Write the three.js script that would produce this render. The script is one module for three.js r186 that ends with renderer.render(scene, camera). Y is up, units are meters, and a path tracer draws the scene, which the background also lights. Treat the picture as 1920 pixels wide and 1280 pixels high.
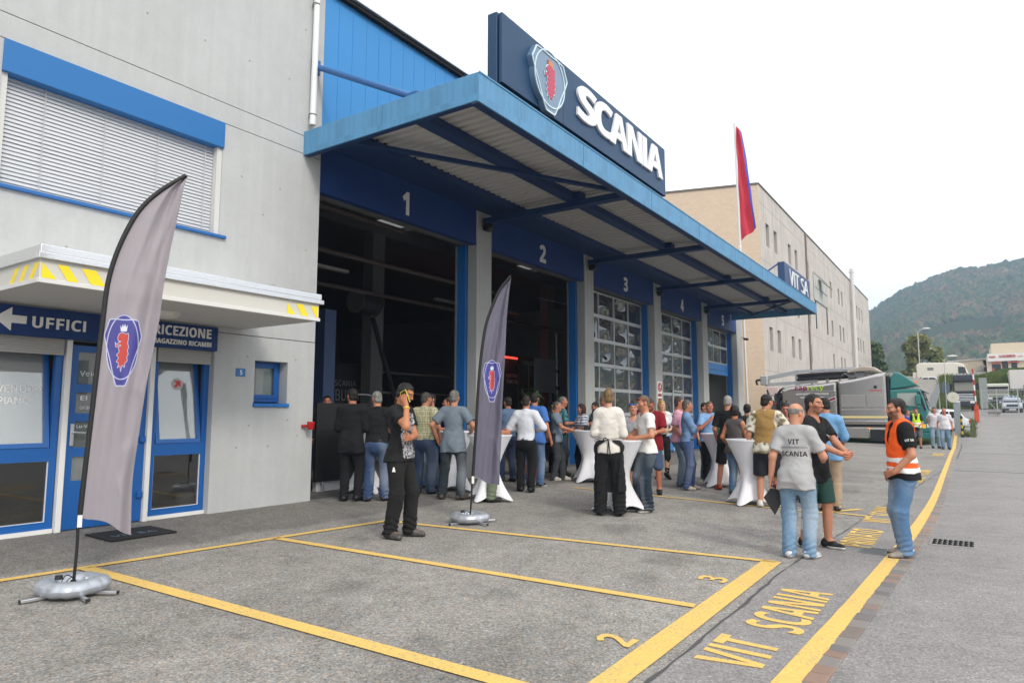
import * as THREE from 'three';
import { RoundedBoxGeometry } from 'three/addons/geometries/RoundedBoxGeometry.js';
import { TextGeometry } from 'three/addons/geometries/TextGeometry.js';
import { FontLoader } from 'three/addons/loaders/FontLoader.js';
import { mergeGeometries } from 'three/addons/utils/BufferGeometryUtils.js';

// ---------------------------------------------------------------- camera, sky, sun, exposure
const scene = new THREE.Scene();
const camera = new THREE.PerspectiveCamera(52.98, 1024 / 682, 0.05, 4000);
camera.position.set(9.1, 1.6, 0);
camera.rotation.order = 'YXZ';
camera.rotation.set(0.10503, 0.59311, 0.001);
const renderer = new THREE.WebGLRenderer({ antialias: true });
renderer.toneMapping = THREE.LinearToneMapping;
renderer.toneMappingExposure = 1.5;
renderer.shadowMap.enabled = true;

const SUN_DIR = new THREE.Vector3(0.72, 0.62, 0.34).normalize();   // behind and right of the photographer, veiled
function skyTexture() {      // bright white veil of late afternoon cloud, a touch bluer overhead, broad glow round the veiled sun
  const w = 256, h = 128, d = new Float32Array(w * h * 4), v = new THREE.Vector3();
  for (let j = 0; j < h; j++) for (let i = 0; i < w; i++) {
    const phi = ((i + 0.5) / w - 0.5) * 2 * Math.PI, th = ((j + 0.5) / h - 0.5) * Math.PI;
    v.set(Math.cos(th) * Math.cos(phi), Math.sin(th), Math.cos(th) * Math.sin(phi));
    const el = Math.max(0, v.y), glow = Math.pow(Math.max(0, v.dot(SUN_DIR)), 5);
    const b = 1.2 - 0.26 * Math.pow(el, 0.7) + 0.75 * glow, t = Math.pow(el, 0.6);
    const o = (j * w + i) * 4;
    d[o] = b * (1.02 - 0.07 * t + 0.04 * glow); d[o + 1] = b * (1.0 - 0.025 * t); d[o + 2] = b * (0.975 + 0.04 * t - 0.07 * glow); d[o + 3] = 1;
  }
  const t = new THREE.DataTexture(d, w, h, THREE.RGBAFormat, THREE.FloatType);
  t.mapping = THREE.EquirectangularReflectionMapping; t.magFilter = THREE.LinearFilter; t.needsUpdate = true;
  return t;
}
scene.background = scene.environment = skyTexture();
const sun = new THREE.DirectionalLight(new THREE.Color(1, 0.92, 0.81), 1.3);
sun.position.copy(SUN_DIR).multiplyScalar(80).add(new THREE.Vector3(3, 0, -15));
sun.target.position.set(3, 0, -15);
sun.castShadow = true; sun.shadow.radius = 24; sun.shadow.mapSize.set(2048, 2048);
Object.assign(sun.shadow.camera, { left: -60, right: 60, top: 60, bottom: -60, near: 1, far: 220 });
scene.add(sun, sun.target);
// ---------------------------------------------------------------- helpers
function rng(a) { return () => { a |= 0; a = a + 0x6D2B79F5 | 0; let t = Math.imul(a ^ a >>> 15, 1 | a); t = t + Math.imul(t ^ t >>> 7, 61 | t) ^ t; return ((t ^ t >>> 14) >>> 0) / 4294967296; }; }
const R = rng(20240917);
const V = (x = 0, y = 0, z = 0) => new THREE.Vector3(x, y, z);
const clamp = (x, a = 0, b = 1) => Math.min(b, Math.max(a, x)), lerp = (a, b, t) => a + (b - a) * t;
const sstep = (a, b, x) => { const t = clamp((x - a) / (b - a)); return t * t * (3 - 2 * t); };
const D2R = Math.PI / 180;
const C = (hex) => new THREE.Color(hex);
function hash3(x, y, z) { let h = Math.imul(x, 374761393) ^ Math.imul(y, 668265263) ^ Math.imul(z, 2147483647 ^ 0x5bd1e995); h = Math.imul(h ^ h >>> 13, 1274126177); return ((h ^ h >>> 16) >>> 0) / 4294967296; }
function noise3(x, y, z) {
  const xi = Math.floor(x), yi = Math.floor(y), zi = Math.floor(z); let u = x - xi, v = y - yi, w = z - zi;
  u = u * u * (3 - 2 * u); v = v * v * (3 - 2 * v); w = w * w * (3 - 2 * w);
  const a = lerp(lerp(hash3(xi, yi, zi), hash3(xi + 1, yi, zi), u), lerp(hash3(xi, yi + 1, zi), hash3(xi + 1, yi + 1, zi), u), v);
  const b = lerp(lerp(hash3(xi, yi, zi + 1), hash3(xi + 1, yi, zi + 1), u), lerp(hash3(xi, yi + 1, zi + 1), hash3(xi + 1, yi + 1, zi + 1), u), v);
  return lerp(a, b, w) * 2 - 1;
}
// tiling noise for textures
function tnoise(x, y, per, seed) {
  const xi = Math.floor(x), yi = Math.floor(y); let u = x - xi, v = y - yi; u = u * u * (3 - 2 * u); v = v * v * (3 - 2 * v);
  const m = (a) => ((a % per) + per) % per;
  return lerp(lerp(hash3(m(xi), m(yi), seed), hash3(m(xi + 1), m(yi), seed), u), lerp(hash3(m(xi), m(yi + 1), seed), hash3(m(xi + 1), m(yi + 1), seed), u), v);
}
function tex(n, fn, srgb = true) {      // fn(u, v) -> [r, g, b] 0..1
  const d = new Uint8Array(n * n * 4);
  for (let j = 0; j < n; j++) for (let i = 0; i < n; i++) {
    const c = fn(i / n, j / n), o = (j * n + i) * 4;
    d[o] = clamp(c[0]) * 255; d[o + 1] = clamp(c[1]) * 255; d[o + 2] = clamp(c[2]) * 255; d[o + 3] = 255;
  }
  const t = new THREE.DataTexture(d, n, n, THREE.RGBAFormat); t.wrapS = t.wrapT = THREE.RepeatWrapping;
  t.magFilter = THREE.LinearFilter; t.minFilter = THREE.LinearMipmapLinearFilter; t.generateMipmaps = true;
  if (srgb) t.colorSpace = THREE.SRGBColorSpace; t.needsUpdate = true; return t;
}
const rep = (t, sx, sy = sx) => { const c = t.clone(); c.repeat.set(1 / sx, 1 / sy); c.needsUpdate = true; return c; };
function mat(color, roughness = 0.8, metalness = 0, o = {}) {
  const c = Array.isArray(color) ? new THREE.Color().setRGB(...color) : new THREE.Color(color);
  const phys = ['transmission', 'clearcoat', 'sheen', 'ior', 'thickness', 'specularIntensity'].some((k) => k in o);
  return new (phys ? THREE.MeshPhysicalMaterial : THREE.MeshStandardMaterial)({ color: c, roughness, metalness, side: THREE.DoubleSide, ...o });
}
const used = new Map();
function numbered(n) { const k = used.get(n) || 0; used.set(n, k + 1); return k ? `${n}_${String(k).padStart(3, '0')}` : n; }
function tag(o, label, category, group, kind) {
  if (label) o.userData.label = label; if (category) o.userData.category = category;
  if (group) o.userData.group = group; if (kind) o.userData.kind = kind; return o;
}
function thing(name, label, category, pos = [0, 0, 0], turn = 0, group) {
  const o = new THREE.Group(); o.name = numbered(name); o.position.set(...pos); o.rotation.y = turn; scene.add(o);
  return tag(o, label, category, group);
}
function struct(name, label) { const o = new THREE.Group(); o.name = numbered(name); scene.add(o); return tag(o, label, null, null, 'structure'); }
// uv in metres by dominant normal
function metreUV(g) {
  const p = g.attributes.position, n = g.attributes.normal, uv = new Float32Array(p.count * 2);
  for (let i = 0; i < p.count; i += 3) {
    let ax = 0, ay = 0, az = 0;
    for (let k = i; k < i + 3 && k < p.count; k++) { ax += n.getX(k); ay += n.getY(k); az += n.getZ(k); }
    ax = Math.abs(ax); ay = Math.abs(ay); az = Math.abs(az);
    for (let k = i; k < i + 3 && k < p.count; k++) {
      const x = p.getX(k), y = p.getY(k), z = p.getZ(k);
      if (ay >= ax && ay >= az) { uv[2 * k] = x; uv[2 * k + 1] = z; } else if (ax >= az) { uv[2 * k] = z; uv[2 * k + 1] = y; } else { uv[2 * k] = x; uv[2 * k + 1] = y; }
    }
  }
  g.setAttribute('uv', new THREE.BufferAttribute(uv, 2)); return g;
}
function join(list) {
  const gs = (Array.isArray(list) ? list : [list]).map((g) => {
    const h = g.index ? g.toNonIndexed() : g.clone();
    for (const k of Object.keys(h.attributes)) if (!['position', 'normal', 'color'].includes(k)) h.deleteAttribute(k);
    if (!h.attributes.normal) h.computeVertexNormals(); return h;
  });
  const anyC = gs.some((g) => g.attributes.color);
  if (anyC) for (const g of gs) if (!g.attributes.color) g.setAttribute('color', new THREE.BufferAttribute(new Float32Array(g.attributes.position.count * 3).fill(1), 3));
  return metreUV(gs.length > 1 ? mergeGeometries(gs) : gs[0]);
}
function obj(name, list, m, parent = scene, label) {
  const o = new THREE.Mesh(list.isBufferGeometry && list.userData.ready ? list : join(list), m);
  o.name = parent === scene ? numbered(name) : name; o.castShadow = o.receiveShadow = true; parent.add(o);
  if (label) o.userData.label = label; return o;
}
const ready = (g) => { g.userData.ready = true; return g; };
// geometry makers
const BX = (x0, x1, y0, y1, z0, z1) => new THREE.BoxGeometry(Math.abs(x1 - x0), Math.abs(y1 - y0), Math.abs(z1 - z0)).translate((x0 + x1) / 2, (y0 + y1) / 2, (z0 + z1) / 2);
const RB = (x0, x1, y0, y1, z0, z1, r = 0.01, s = 2) => new RoundedBoxGeometry(Math.abs(x1 - x0), Math.abs(y1 - y0), Math.abs(z1 - z0), s, Math.min(r, Math.abs(x1 - x0) / 2.01, Math.abs(y1 - y0) / 2.01, Math.abs(z1 - z0) / 2.01)).translate((x0 + x1) / 2, (y0 + y1) / 2, (z0 + z1) / 2);
function bar(a, b, w, h = w, round = 0) {     // rectangular or round bar between points
  const A = V(...a), B = V(...b), L = A.distanceTo(B);
  const g = round ? new THREE.CylinderGeometry(w / 2, h / 2, L, round) : new THREE.BoxGeometry(w, L, h);
  const q = new THREE.Quaternion().setFromUnitVectors(V(0, 1, 0), B.clone().sub(A).normalize());
  return g.applyQuaternion(q).translate((a[0] + b[0]) / 2, (a[1] + b[1]) / 2, (a[2] + b[2]) / 2);
}
function barUp(a, b, w, h) {  // box bar along a-b: w horizontal, h in the upward direction
  const A = V(...a), B = V(...b), y = B.clone().sub(A), L = y.length(); y.normalize();
  const x = V(0, 1, 0).cross(y).normalize(), z = x.clone().cross(y).normalize();
  return new THREE.BoxGeometry(w, L, h).applyMatrix4(new THREE.Matrix4().makeBasis(x, y, z)).translate((a[0] + b[0]) / 2, (a[1] + b[1]) / 2, (a[2] + b[2]) / 2);
}
const rod = (a, b, r, n = 10) => bar(a, b, r * 2, r * 2, n);
const tube = (pts, r, seg = 24, n = 8) => new THREE.TubeGeometry(new THREE.CatmullRomCurve3(pts.map((p) => V(...p))), seg, r, n, false);
const ball = (x, y, z, rx, ry = rx, rz = rx, n = 12) => new THREE.SphereGeometry(1, n, Math.ceil(n * 0.7)).scale(rx, ry, rz).translate(x, y, z);
const cyl = (x, y, z, r0, r1, h, n = 20) => new THREE.CylinderGeometry(r1, r0, h, n).translate(x, y + h / 2, z);
function prism(pts, depth, bevel = 0) {       // polygon in xy extruded along +z
  return new THREE.ExtrudeGeometry(new THREE.Shape(pts.map((p) => new THREE.Vector2(p[0], p[1]))), { depth, bevelEnabled: bevel > 0, bevelThickness: bevel, bevelSize: bevel, bevelOffset: -bevel, bevelSegments: 2, curveSegments: 8 });
}
// prism whose xy polygon is (a, b) = (z backwards, y): stands on the facade plane, extruded along +x
const onFacade = (g) => g.rotateY(Math.PI / 2);      // local x -> -z, local z -> +x
const FONT = await new FontLoader().loadAsync('fonts/droid/droid_sans_bold.typeface.json');
const FONTR = await new FontLoader().loadAsync('fonts/droid/droid_sans_regular.typeface.json');
for (const [F, wd] of [[FONT, .205], [FONTR, .13]]) {      // plain stroke for the capital I, without slabs
  const gl = F.data.glyphs, o = gl.H.o.split(' '), ys = []; for (let i = 0; i < o.length; i++) if (o[i] === 'm' || o[i] === 'l') ys.push(+o[i + 2]); const cap = Math.max(...ys), sb = cap * .115, w = cap * wd;
  gl.I = { ha: Math.round(w + 2 * sb), x_min: sb, x_max: sb + w, o: `m ${sb} 0 l ${sb} ${cap} l ${sb + w} ${cap} l ${sb + w} 0 l ${sb} 0` };
}
function text(s, w, h, depth = 0.01, font = FONT, bevel = 0) {    // text scaled to w x h, origin at lower left, extruded +z
  const g = new TextGeometry(s, { font, size: 1, depth: 0.2, curveSegments: 5, bevelEnabled: bevel > 0, bevelThickness: 0.02, bevelSize: bevel, bevelOffset: 0, bevelSegments: 1 });
  g.computeBoundingBox(); const b = g.boundingBox, sx = w / (b.max.x - b.min.x), sy = h ? h / (b.max.y - b.min.y) : sx;
  g.translate(-b.min.x, -b.min.y, -b.min.z).scale(sx, sy, depth / (b.max.z - b.min.z)); return g;
}
function copyOf(o, label, pos, turn) {
  const c = o.clone(); c.name = numbered(o.name.replace(/_\d{3}$/, '')); c.userData = { ...o.userData }; if (label) c.userData.label = label;
  if (pos) c.position.set(...pos); if (turn !== undefined) c.rotation.y = turn; scene.add(c); return c;
}
// terrain
const GS = 0.022, GX = 8.4;
function gy(x, z) {
  let y = Math.max(0, GS * (GX - Math.max(x, -1)));
  const d = -z, e = (t) => t < 38 ? 0 : t < 57 ? (t - 38) / 19 * 1.5 : t < 70 ? lerp(1.5, 2.0, (t - 57) / 13) : t < 74 ? lerp(2.0, 2.5, (t - 70) / 4) : t < 80 ? lerp(2.5, 5.0, (t - 74) / 6) : lerp(5.0, 7.4, clamp((t - 80) / 34));
  const m = sstep(6.6, 8.4, x);
  y += d > 38 ? lerp(e(d > 66 ? d : Math.max(38, d - 8) * 0.9 + 2), e(d), m) : 0;
  return y;
}
// ---------------------------------------------------------------- ground, road, markings
function stone(u, v, f, seed) { return tnoise(u * f, v * f, f, seed); }
const lotTex = tex(1024, (u, v) => {      // worn asphalt, aggregate showing: 2.4 m tile
  const g = stone(u, v, 256, 3), g2 = stone(u, v, 150, 5), m = stone(u, v, 24, 7), l = stone(u, v, 7, 9);
  let b = 0.53 + (g - 0.5) * 0.19 + (g2 - 0.5) * 0.12 + (m - 0.5) * 0.05 + (l - 0.5) * 0.04;
  const s = stone(u, v, 200, 21); if (s > 0.89) b += 0.15; else if (s < 0.12) b -= 0.13;
  const w = stone(u, v, 90, 31) - 0.5;
  return [b * (1.03 + w * 0.06), b, b * (0.96 - w * 0.06)];
});
const lotBump = tex(1024, (u, v) => { const b = stone(u, v, 200, 21) * 0.5 + stone(u, v, 256, 3) * 0.3 + stone(u, v, 60, 4) * 0.2; return [b, b, b]; }, false);
const roadTex = tex(1024, (u, v) => {
  const g = stone(u, v, 300, 13), g2 = stone(u, v, 180, 15), m = stone(u, v, 20, 17), l = stone(u, v, 6, 19);
  let b = 0.53 + (g - 0.5) * 0.15 + (g2 - 0.5) * 0.09 + (m - 0.5) * 0.035 + (l - 0.5) * 0.035;
  const s = stone(u, v, 230, 41); if (s > 0.9) b += 0.13; else if (s < 0.08) b -= 0.12;
  return [b * 1.015, b * 0.99, b * 0.975];
});
const asphaltLot = mat(0xffffff, 0.9, 0, { map: rep(lotTex, 2.4), bumpMap: rep(lotBump, 2.4), bumpScale: 0.004, vertexColors: true });
const asphaltRoad = mat(0xffffff, 0.9, 0, { map: rep(roadTex, 2.6), bumpMap: rep(lotBump, 2.1), bumpScale: 0.002, vertexColors: true });
const seq = (a, b, n) => Array.from({ length: n + 1 }, (_, i) => lerp(a, b, i / n));
function sheet(xs, zs, dy, colour, yf = gy) {
  const nx = xs.length, nz = zs.length, p = [], c = [], ix = [], uv = [];
  for (let j = 0; j < nz; j++) for (let i = 0; i < nx; i++) {
    const x = xs[i], z = zs[j]; p.push(x, yf(x, z) + dy, z); uv.push(x, z); const q = colour ? colour(x, z) : 1; Array.isArray(q) ? c.push(...q) : c.push(q, q, q);
    if (i < nx - 1 && j < nz - 1) { const k = j * nx + i; ix.push(k, k + nx, k + 1, k + 1, k + nx, k + nx + 1); }
  }
  const g = new THREE.BufferGeometry(); g.setAttribute('position', new THREE.Float32BufferAttribute(p, 3)); g.setAttribute('color', new THREE.Float32BufferAttribute(c, 3)); g.setAttribute('uv', new THREE.Float32BufferAttribute(uv, 2));
  g.setIndex(ix);
  if (zs[1] < zs[0]) { for (let k = 0; k < ix.length; k += 3) [ix[k + 1], ix[k + 2]] = [ix[k + 2], ix[k + 1]]; g.setIndex(ix); }
  g.computeVertexNormals(); return ready(g);
}
const ZS = [400, 120, 40, 12, ...seq(5, -26, 210), ...seq(-26.4, -40, 34), ...seq(-42, -84, 42), ...seq(-88, -120, 8), -200, -500, -1500, -3000];
const XS = [-3000, -800, -200, -60, -24, -12, ...seq(-4, -1, 4), ...seq(-0.7, 8.4, 64), 8.9, 9.6, 10.6, 11.8, 13.2, 15, 20, 30, 60, 200, 800, 3000];
const SPOTS = [[4.4, -4.4, .22, .72], [5.6, -5.0, .14, .7], [3.3, -4.7, .18, .78], [6.2, -7.2, .3, .7], [5.1, -8.6, .35, .75], [6.7, -10.4, .28, .72], [3.9, -9.2, .4, .8], [7.0, -12.6, .35, .68], [2.9, -5.9, .13, .7], [5.9, -3.7, .12, .72], [6.4, -6.3, .16, .74], [4.6, -6.1, .2, 1.12], [3.7, -3.9, .12, 1.15], [5.4, -11.5, .5, .82], [6.3, -16, .8, .85], [5.0, -19, 1.0, .85]];
const TYRE = [[14, -14, 7.2, 2.2, 3.6, .13], [-3, -22, 8.4, -.9, .8, .14], [16, -26, 9.0, 2.4, 3.7, .13]];
const stain = (x, z) => {      // oil, tyre rubber and old patches: matter with its own outline
  let b = 1 + 0.06 * noise3(x * 0.35, 1, z * 0.22) + 0.05 * noise3(x * 1.3, 3, z * 1.1);
  if (x < 1.75 + 0.08 * noise3(x, 5, z * 1.3)) b *= 0.74;               // the older, darker strip along the house
  const o = noise3(x * 0.9 + 9, 7, z * 0.9); if (o > 0.5) b *= lerp(1, .84, sstep(.5, .6, o));
  for (const [sx, sz, r, k] of SPOTS) { const d = Math.hypot(x - sx, (z - sz) * .8) / r; if (d < 1.3) b *= lerp(k, 1, sstep(.55, 1.2, d + .35 * noise3(x * 5, sx, z * 5))); }
  for (const [cx, cz, rr, a0, a1, w] of TYRE) { const d = Math.hypot(x - cx, z - cz), a = Math.atan2(z - cz, x - cx); if (a > a0 && a < a1) for (const q of [rr, rr + 1.55]) b *= lerp(1, .88, sstep(w, w * .3, Math.abs(d - q)) * (.6 + .4 * noise3(a * 9, q, 2))); }
  if (z < -13.5 + .15 * noise3(x * 2, 1, 3) && z > -16.8 && x > 4.9 && x < 7.1) b *= .9;      // an old rectangular patch
  return b;
};
const ground = struct('ground', 'worn grey asphalt yard in front of the workshop');
obj('asphalt', sheet(XS, ZS, 0, stain), asphaltLot, ground);
const road = struct('road', 'smooth grey asphalt road along the yard');
obj('asphalt', sheet([8.4, 8.9, 9.6, 10.6, 11.8, 13.2, 16], ZS.slice(2, -5), 0.004, (x, z) => 0.97 + 0.05 * noise3(x * 0.7, 2, z * 0.3)), asphaltRoad, road);
const poly = (P) => { const c = new THREE.CatmullRomCurve3(P.map((p) => V(p[0], p[1], 0)), false, 'centripetal').getPoints(200); return (z) => { for (let i = 1; i < c.length; i++) if (z >= c[i].x) return lerp(c[i].y, c[i - 1].y, clamp((z - c[i].x) / (c[i - 1].x - c[i].x || 1))); return c[c.length - 1].y; }; };
const bandX = poly([[6, 7.86], [0, 7.94], [-4.45, 8.075], [-6.55, 8.165], [-8.65, 8.235], [-11, 8.305], [-15, 8.36], [-22.5, 8.3], [-36, 8.18], [-52, 8.14]]), settX = poly([[6, 8.0], [0, 8.08], [-4.6, 8.215], [-6.4, 8.29], [-8.5, 8.365], [-10.5, 8.43], [-14.5, 8.475], [-22, 8.415], [-36, 8.29], [-52, 8.25]]);
const crackX = (z) => 7.40 + Math.max(0, -z - 8) * 0.055 + 0.02 * noise3(1, 0, z * 1.7) + 0.012 * noise3(2, 0, z * 6);
{ // smoother strip between the joint and the kerb band
  const zs = seq(4, -26, 150), p = [], c = [], ix = [], uv = [];
  zs.forEach((z, j) => { [crackX(z), 8.0, 8.42].forEach((x) => { p.push(x, gy(x, z) + 0.003, z); const q = 0.93 + 0.05 * noise3(x, 2, z * 0.5); c.push(q, q, q * 1.01); uv.push(x, z); }); if (j) for (let i = 0; i < 2; i++) { const k = (j - 1) * 3 + i; ix.push(k, k + 1, k + 3, k + 1, k + 4, k + 3); } });
  const g = new THREE.BufferGeometry(); g.setAttribute('position', new THREE.Float32BufferAttribute(p, 3)); g.setAttribute('color', new THREE.Float32BufferAttribute(c, 3)); g.setAttribute('uv', new THREE.Float32BufferAttribute(uv, 2)); g.setIndex(ix); g.computeVertexNormals();
  obj('access_strip', ready(g), asphaltRoad, ground);
  const q = [], qi = [];      // tar-sealed joint
  zs.forEach((z, j) => { const x = crackX(z), w = 0.006 + 0.009 * (noise3(5, 0, z * 5) + 0.5) + 0.005 * noise3(7, 0, z * 17); q.push(x - w, gy(x, z) + 0.006, z, x + w * 0.7, gy(x, z) + 0.006, z); if (j) { const k = (j - 1) * 2; qi.push(k, k + 1, k + 2, k + 1, k + 3, k + 2); } });
  const gg = new THREE.BufferGeometry(); gg.setAttribute('position', new THREE.Float32BufferAttribute(q, 3)); gg.setIndex(qi); gg.computeVertexNormals();
  obj('tar_joint', gg, mat(0x504e4e, 0.8), ground);
  // thin cracks across the far road
  const cr = [];
  for (const [xa, za, xb, zb] of [[8.6, -34, 14, -33.4], [8.5, -23.5, 13, -23.2], [8.45, -29.6, 8.45, -40]]) for (let k = 0; k < 20; k++) { const t0 = k / 20, t1 = (k + 1) / 20, f = (t) => [lerp(xa, xb, t), 0, lerp(za, zb, t) + 0.06 * noise3(t * 9, xa, 0)]; const a = f(t0), b = f(t1); a[1] = gy(a[0], a[2]) + 0.007; b[1] = gy(b[0], b[2]) + 0.007; cr.push(barUp(a, b, 0.03, 0.004)); }
  obj('crack', cr, mat(0x4a4846, 0.9), road);
}
// painted lines: thin sheets, paint worn through to the stone in specks
const paintTex = tex(512, (u, v) => { const n = stone(u, v, 256, 61) * 0.6 + stone(u, v, 90, 62) * 0.4, w = stone(u, v, 9, 63); const k = .8 * sstep(0.70, 0.92, n + (w - 0.5) * 0.3), s = 0.94 + stone(u, v, 170, 66) * 0.1; return [lerp(0.88, 0.62, k) * s, lerp(0.735, 0.58, k) * s, lerp(0.41, 0.50, k) * s]; });
const paint = mat(0xffffff, 0.85, 0, { map: rep(paintTex, 1.7), bumpMap: rep(lotBump, 2.4), bumpScale: 0.003 });
function strip(x0, z0, x1, z1, w, dy = 0.009) {
  const dx = x1 - x0, dz = z1 - z0, L = Math.hypot(dx, dz), nx = -dz / L * w / 2, nz = dx / L * w / 2, n = Math.max(2, Math.ceil(L / 0.4)), p = [], ix = [];
  for (let i = 0; i <= n; i++) { const x = lerp(x0, x1, i / n), z = lerp(z0, z1, i / n), j = 0.006 * noise3(x * 5, 1, z * 5); for (const s of [1, -1]) { const X = x + nx * s * (1 + j * 6), Z = z + nz * s * (1 + j * 6); p.push(X, gy(X, Z) + dy, Z); } if (i) { const k = (i - 1) * 2; ix.push(k, k + 1, k + 2, k + 1, k + 3, k + 2); } }
  const g = new THREE.BufferGeometry(); g.setAttribute('position', new THREE.Float32BufferAttribute(p, 3)); g.setIndex(ix); g.computeVertexNormals(); if (g.attributes.normal.getY(0) < 0) { for (let k = 0; k < ix.length; k += 3) [ix[k], ix[k + 1]] = [ix[k + 1], ix[k]]; g.setIndex(ix); g.computeVertexNormals(); } return g;
}
for (const [a, l] of [
  [[1.70, 0.4, 2.32, -7.03, 0.10], 'yellow line at the head of the bays'], [[2.02, -3.27, 7.14, -3.46, 0.14], 'yellow line left of bay 2'], [[2.17, -5.29, 7.1, -5.66, 0.11], 'yellow line between bays 2 and 3'],
  [[2.37, -6.99, 7.24, -7.80, 0.10], 'yellow line beyond bay 3'], [[7.235, -0.6, 7.2, -7.82, 0.19], 'broad yellow line at the open end of the bays'], [[6.9, -11.9, 7.42, -12.86, 0.1], 'yellow stub line'], [[7.15, -12.16, 7.68, -12.08, 0.1], 'yellow stub line'],
  [[2.36, -12.2, 6.95, -11.98, 0.09], 'faint yellow line behind the guests']]) obj('parking_line', strip(...a), paint, ground, l);
obj('kerb_line', seq(3, -46, 98).slice(0, -1).map((z) => strip(bandX(z), z, bandX(z - .5), z - .5, 0.15)), paint, ground, 'long yellow edge line beside the stone gutter');
function roadText(s, xTop, xBase, z0, z1, font = FONT) {      // reads away from the camera, tops towards the house
  const g = text(s, Math.abs(z1 - z0), Math.abs(xBase - xTop), 0.003, font);      // x -> -z, y -> -x
  const p = g.attributes.position;
  for (let i = 0; i < p.count; i++) { const X = xBase - p.getY(i), Z = z0 - p.getX(i); p.setXYZ(i, X, gy(X, Z) + 0.0065 + p.getZ(i), Z); }
  g.computeVertexNormals(); return g;
}
const RT = (s, ...a) => obj('painted_lettering', roadText(s, ...a), paint, ground);
RT('VIT', 7.49, 7.9, -4.5, -5.1); RT('SCANIA', 7.55, 7.97, -5.42, -6.78); RT('2', 6.8, 7.07, -4.42, -4.6); RT('3', 6.8, 7.07, -6.55, -6.74);
RT('PRIVATO', 7.6, 7.98, -9.3, -10.75); RT('VIT', 7.6, 7.98, -11.5, -12.0); RT('SCANIA', 7.6, 7.98, -12.3, -13.5);
RT('PRIVATO', 7.6, 7.98, -18.6, -20.1); RT('VIT SCANIA', 7.6, 7.98, -21, -23); RT('PRIVATO', 7.6, 7.98, -31, -32.8);
// stone gutter: single setts
{
  const sm = [[0.30, 0.25, 0.22], [0.36, 0.27, 0.23], [0.27, 0.255, 0.25], [0.33, 0.30, 0.28], [0.24, 0.22, 0.215], [0.40, 0.27, 0.21]].map((c) => mat(c, 0.85, 0, { bumpMap: rep(lotBump, 0.9), bumpScale: 0.006 }));
  const sg = [0, 1, 2].map((k) => { const g = RB(-0.062, 0.062, -0.05, 0.012, -0.5, 0.5, 0.008); const p = g.attributes.position; for (let i = 0; i < p.count; i++) p.setXYZ(i, p.getX(i) + 0.006 * noise3(p.getX(i) * 9 + k * 7, p.getY(i) * 9, p.getZ(i) * 3), p.getY(i) + 0.004 * noise3(k * 5 + p.getX(i) * 9, 2, p.getZ(i) * 4), p.getZ(i)); g.computeVertexNormals(); return ready(join(g)); });
    let z = -2.6, n = 0;
  while (z > -45) {
    const L = 0.13 + R() * 0.1 + (z < -24 ? 0.1 : 0); const m = new THREE.Mesh(sg[n % 3], sm[Math.floor(R() * 6)]); m.name = 'sett'; m.scale.set(1, 1, L - 0.012); m.position.set(settX(z), gy(settX(z), z) + 0.004 * R(), z - L / 2); m.rotation.y = (R() - 0.5) * 0.08 + Math.atan2(settX(z) - settX(z - .4), .4); m.castShadow = m.receiveShadow = true; ground.add(m); z -= L; n++;
  }
}
// drains
function drain(label, x0, x1, z0, z1, n) {
  const t = thing('drain_grate', label, 'drain grate'), y = gy((x0 + x1) / 2, z0) + 0.009; const fm = mat(0x77787a, 0.6, 0.6), dk = mat(0x15161a, 0.9);
  obj('frame', [BX(x0 - .03, x1 + .03, y - .06, y, z0, z0 + .03), BX(x0 - .03, x1 + .03, y - .06, y, z1 - .03, z1), BX(x0 - .03, x0, y - .06, y, z1, z0), BX(x1, x1 + .03, y - .06, y, z1, z0)], fm, t);
  obj('sump', BX(x0, x1, y - .03, y - .009, z1, z0), dk, t);
  for (let i = 0; i < n; i++) { const z = lerp(z0 - .02, z1 + .02, (i + 0.5) / n); obj('grate_bar', BX(x0, x1, y - .02, y - .002, z - (z0 - z1) / n * .27, z + (z0 - z1) / n * .27), fm, t); }
  return t;
}
{
  drain('grey drain grate in the strip beside the orange vest man', 7.9, 8.14, -8.98, -9.32, 8);
  const t = thing('gully_cover', 'small road gully cover with dark curved slots on the right', 'gully cover'), y = 0.012;
  obj('frame', RB(8.52, 9.0, y - .04, y, -10.5, -10.02, .008), mat([0.24, 0.23, 0.22], .8), t);
  for (let r = 0; r < 3; r++) for (let k = 0; k < 8; k++) obj('slot', tube([[8.565 + k * .055, y, -10.09 - r * .14], [8.60 + k * .055, y + .001, -10.135 - r * .14], [8.57 + k * .055, y, -10.18 - r * .14]], .011, 6, 5), mat(0x0c0c0d, .9), t);
}
// ---------------------------------------------------------------- office block
const concTex = tex(1024, (u, v) => {      // formwork concrete, 4 m tile: faint board seams, runs and blotches
  const a = stone(u, v, 6, 71), b = stone(u, v, 24, 72), c = stone(u, v, 128, 73), st = tnoise(u * 64, v * 3, 64, 74), seam = Math.abs(((u * 8) % 1) - 0.5) > 0.49 ? -0.012 : 0;
  const p = stone(u, v, 200, 75) > 0.93 ? -0.03 : 0, k = 0.735 + (a - 0.5) * 0.028 + (b - 0.5) * 0.014 + (c - 0.5) * 0.014 + (st - 0.5) * 0.02 + seam * .6 + p * .5;
  return [k * 0.985, k * .998, k * 1.0];
});
const concBump = tex(512, (u, v) => { const k = stone(u, v, 16, 81) * 0.5 + stone(u, v, 90, 82) * 0.3 - (stone(u, v, 110, 83) > 0.92 ? 0.5 : 0) + 0.3; return [k, k, k]; }, false);
const concrete = mat(0xffffff, 0.88, 0, { map: rep(concTex, 4), bumpMap: rep(concBump, 2.2), bumpScale: 0.003 });
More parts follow.
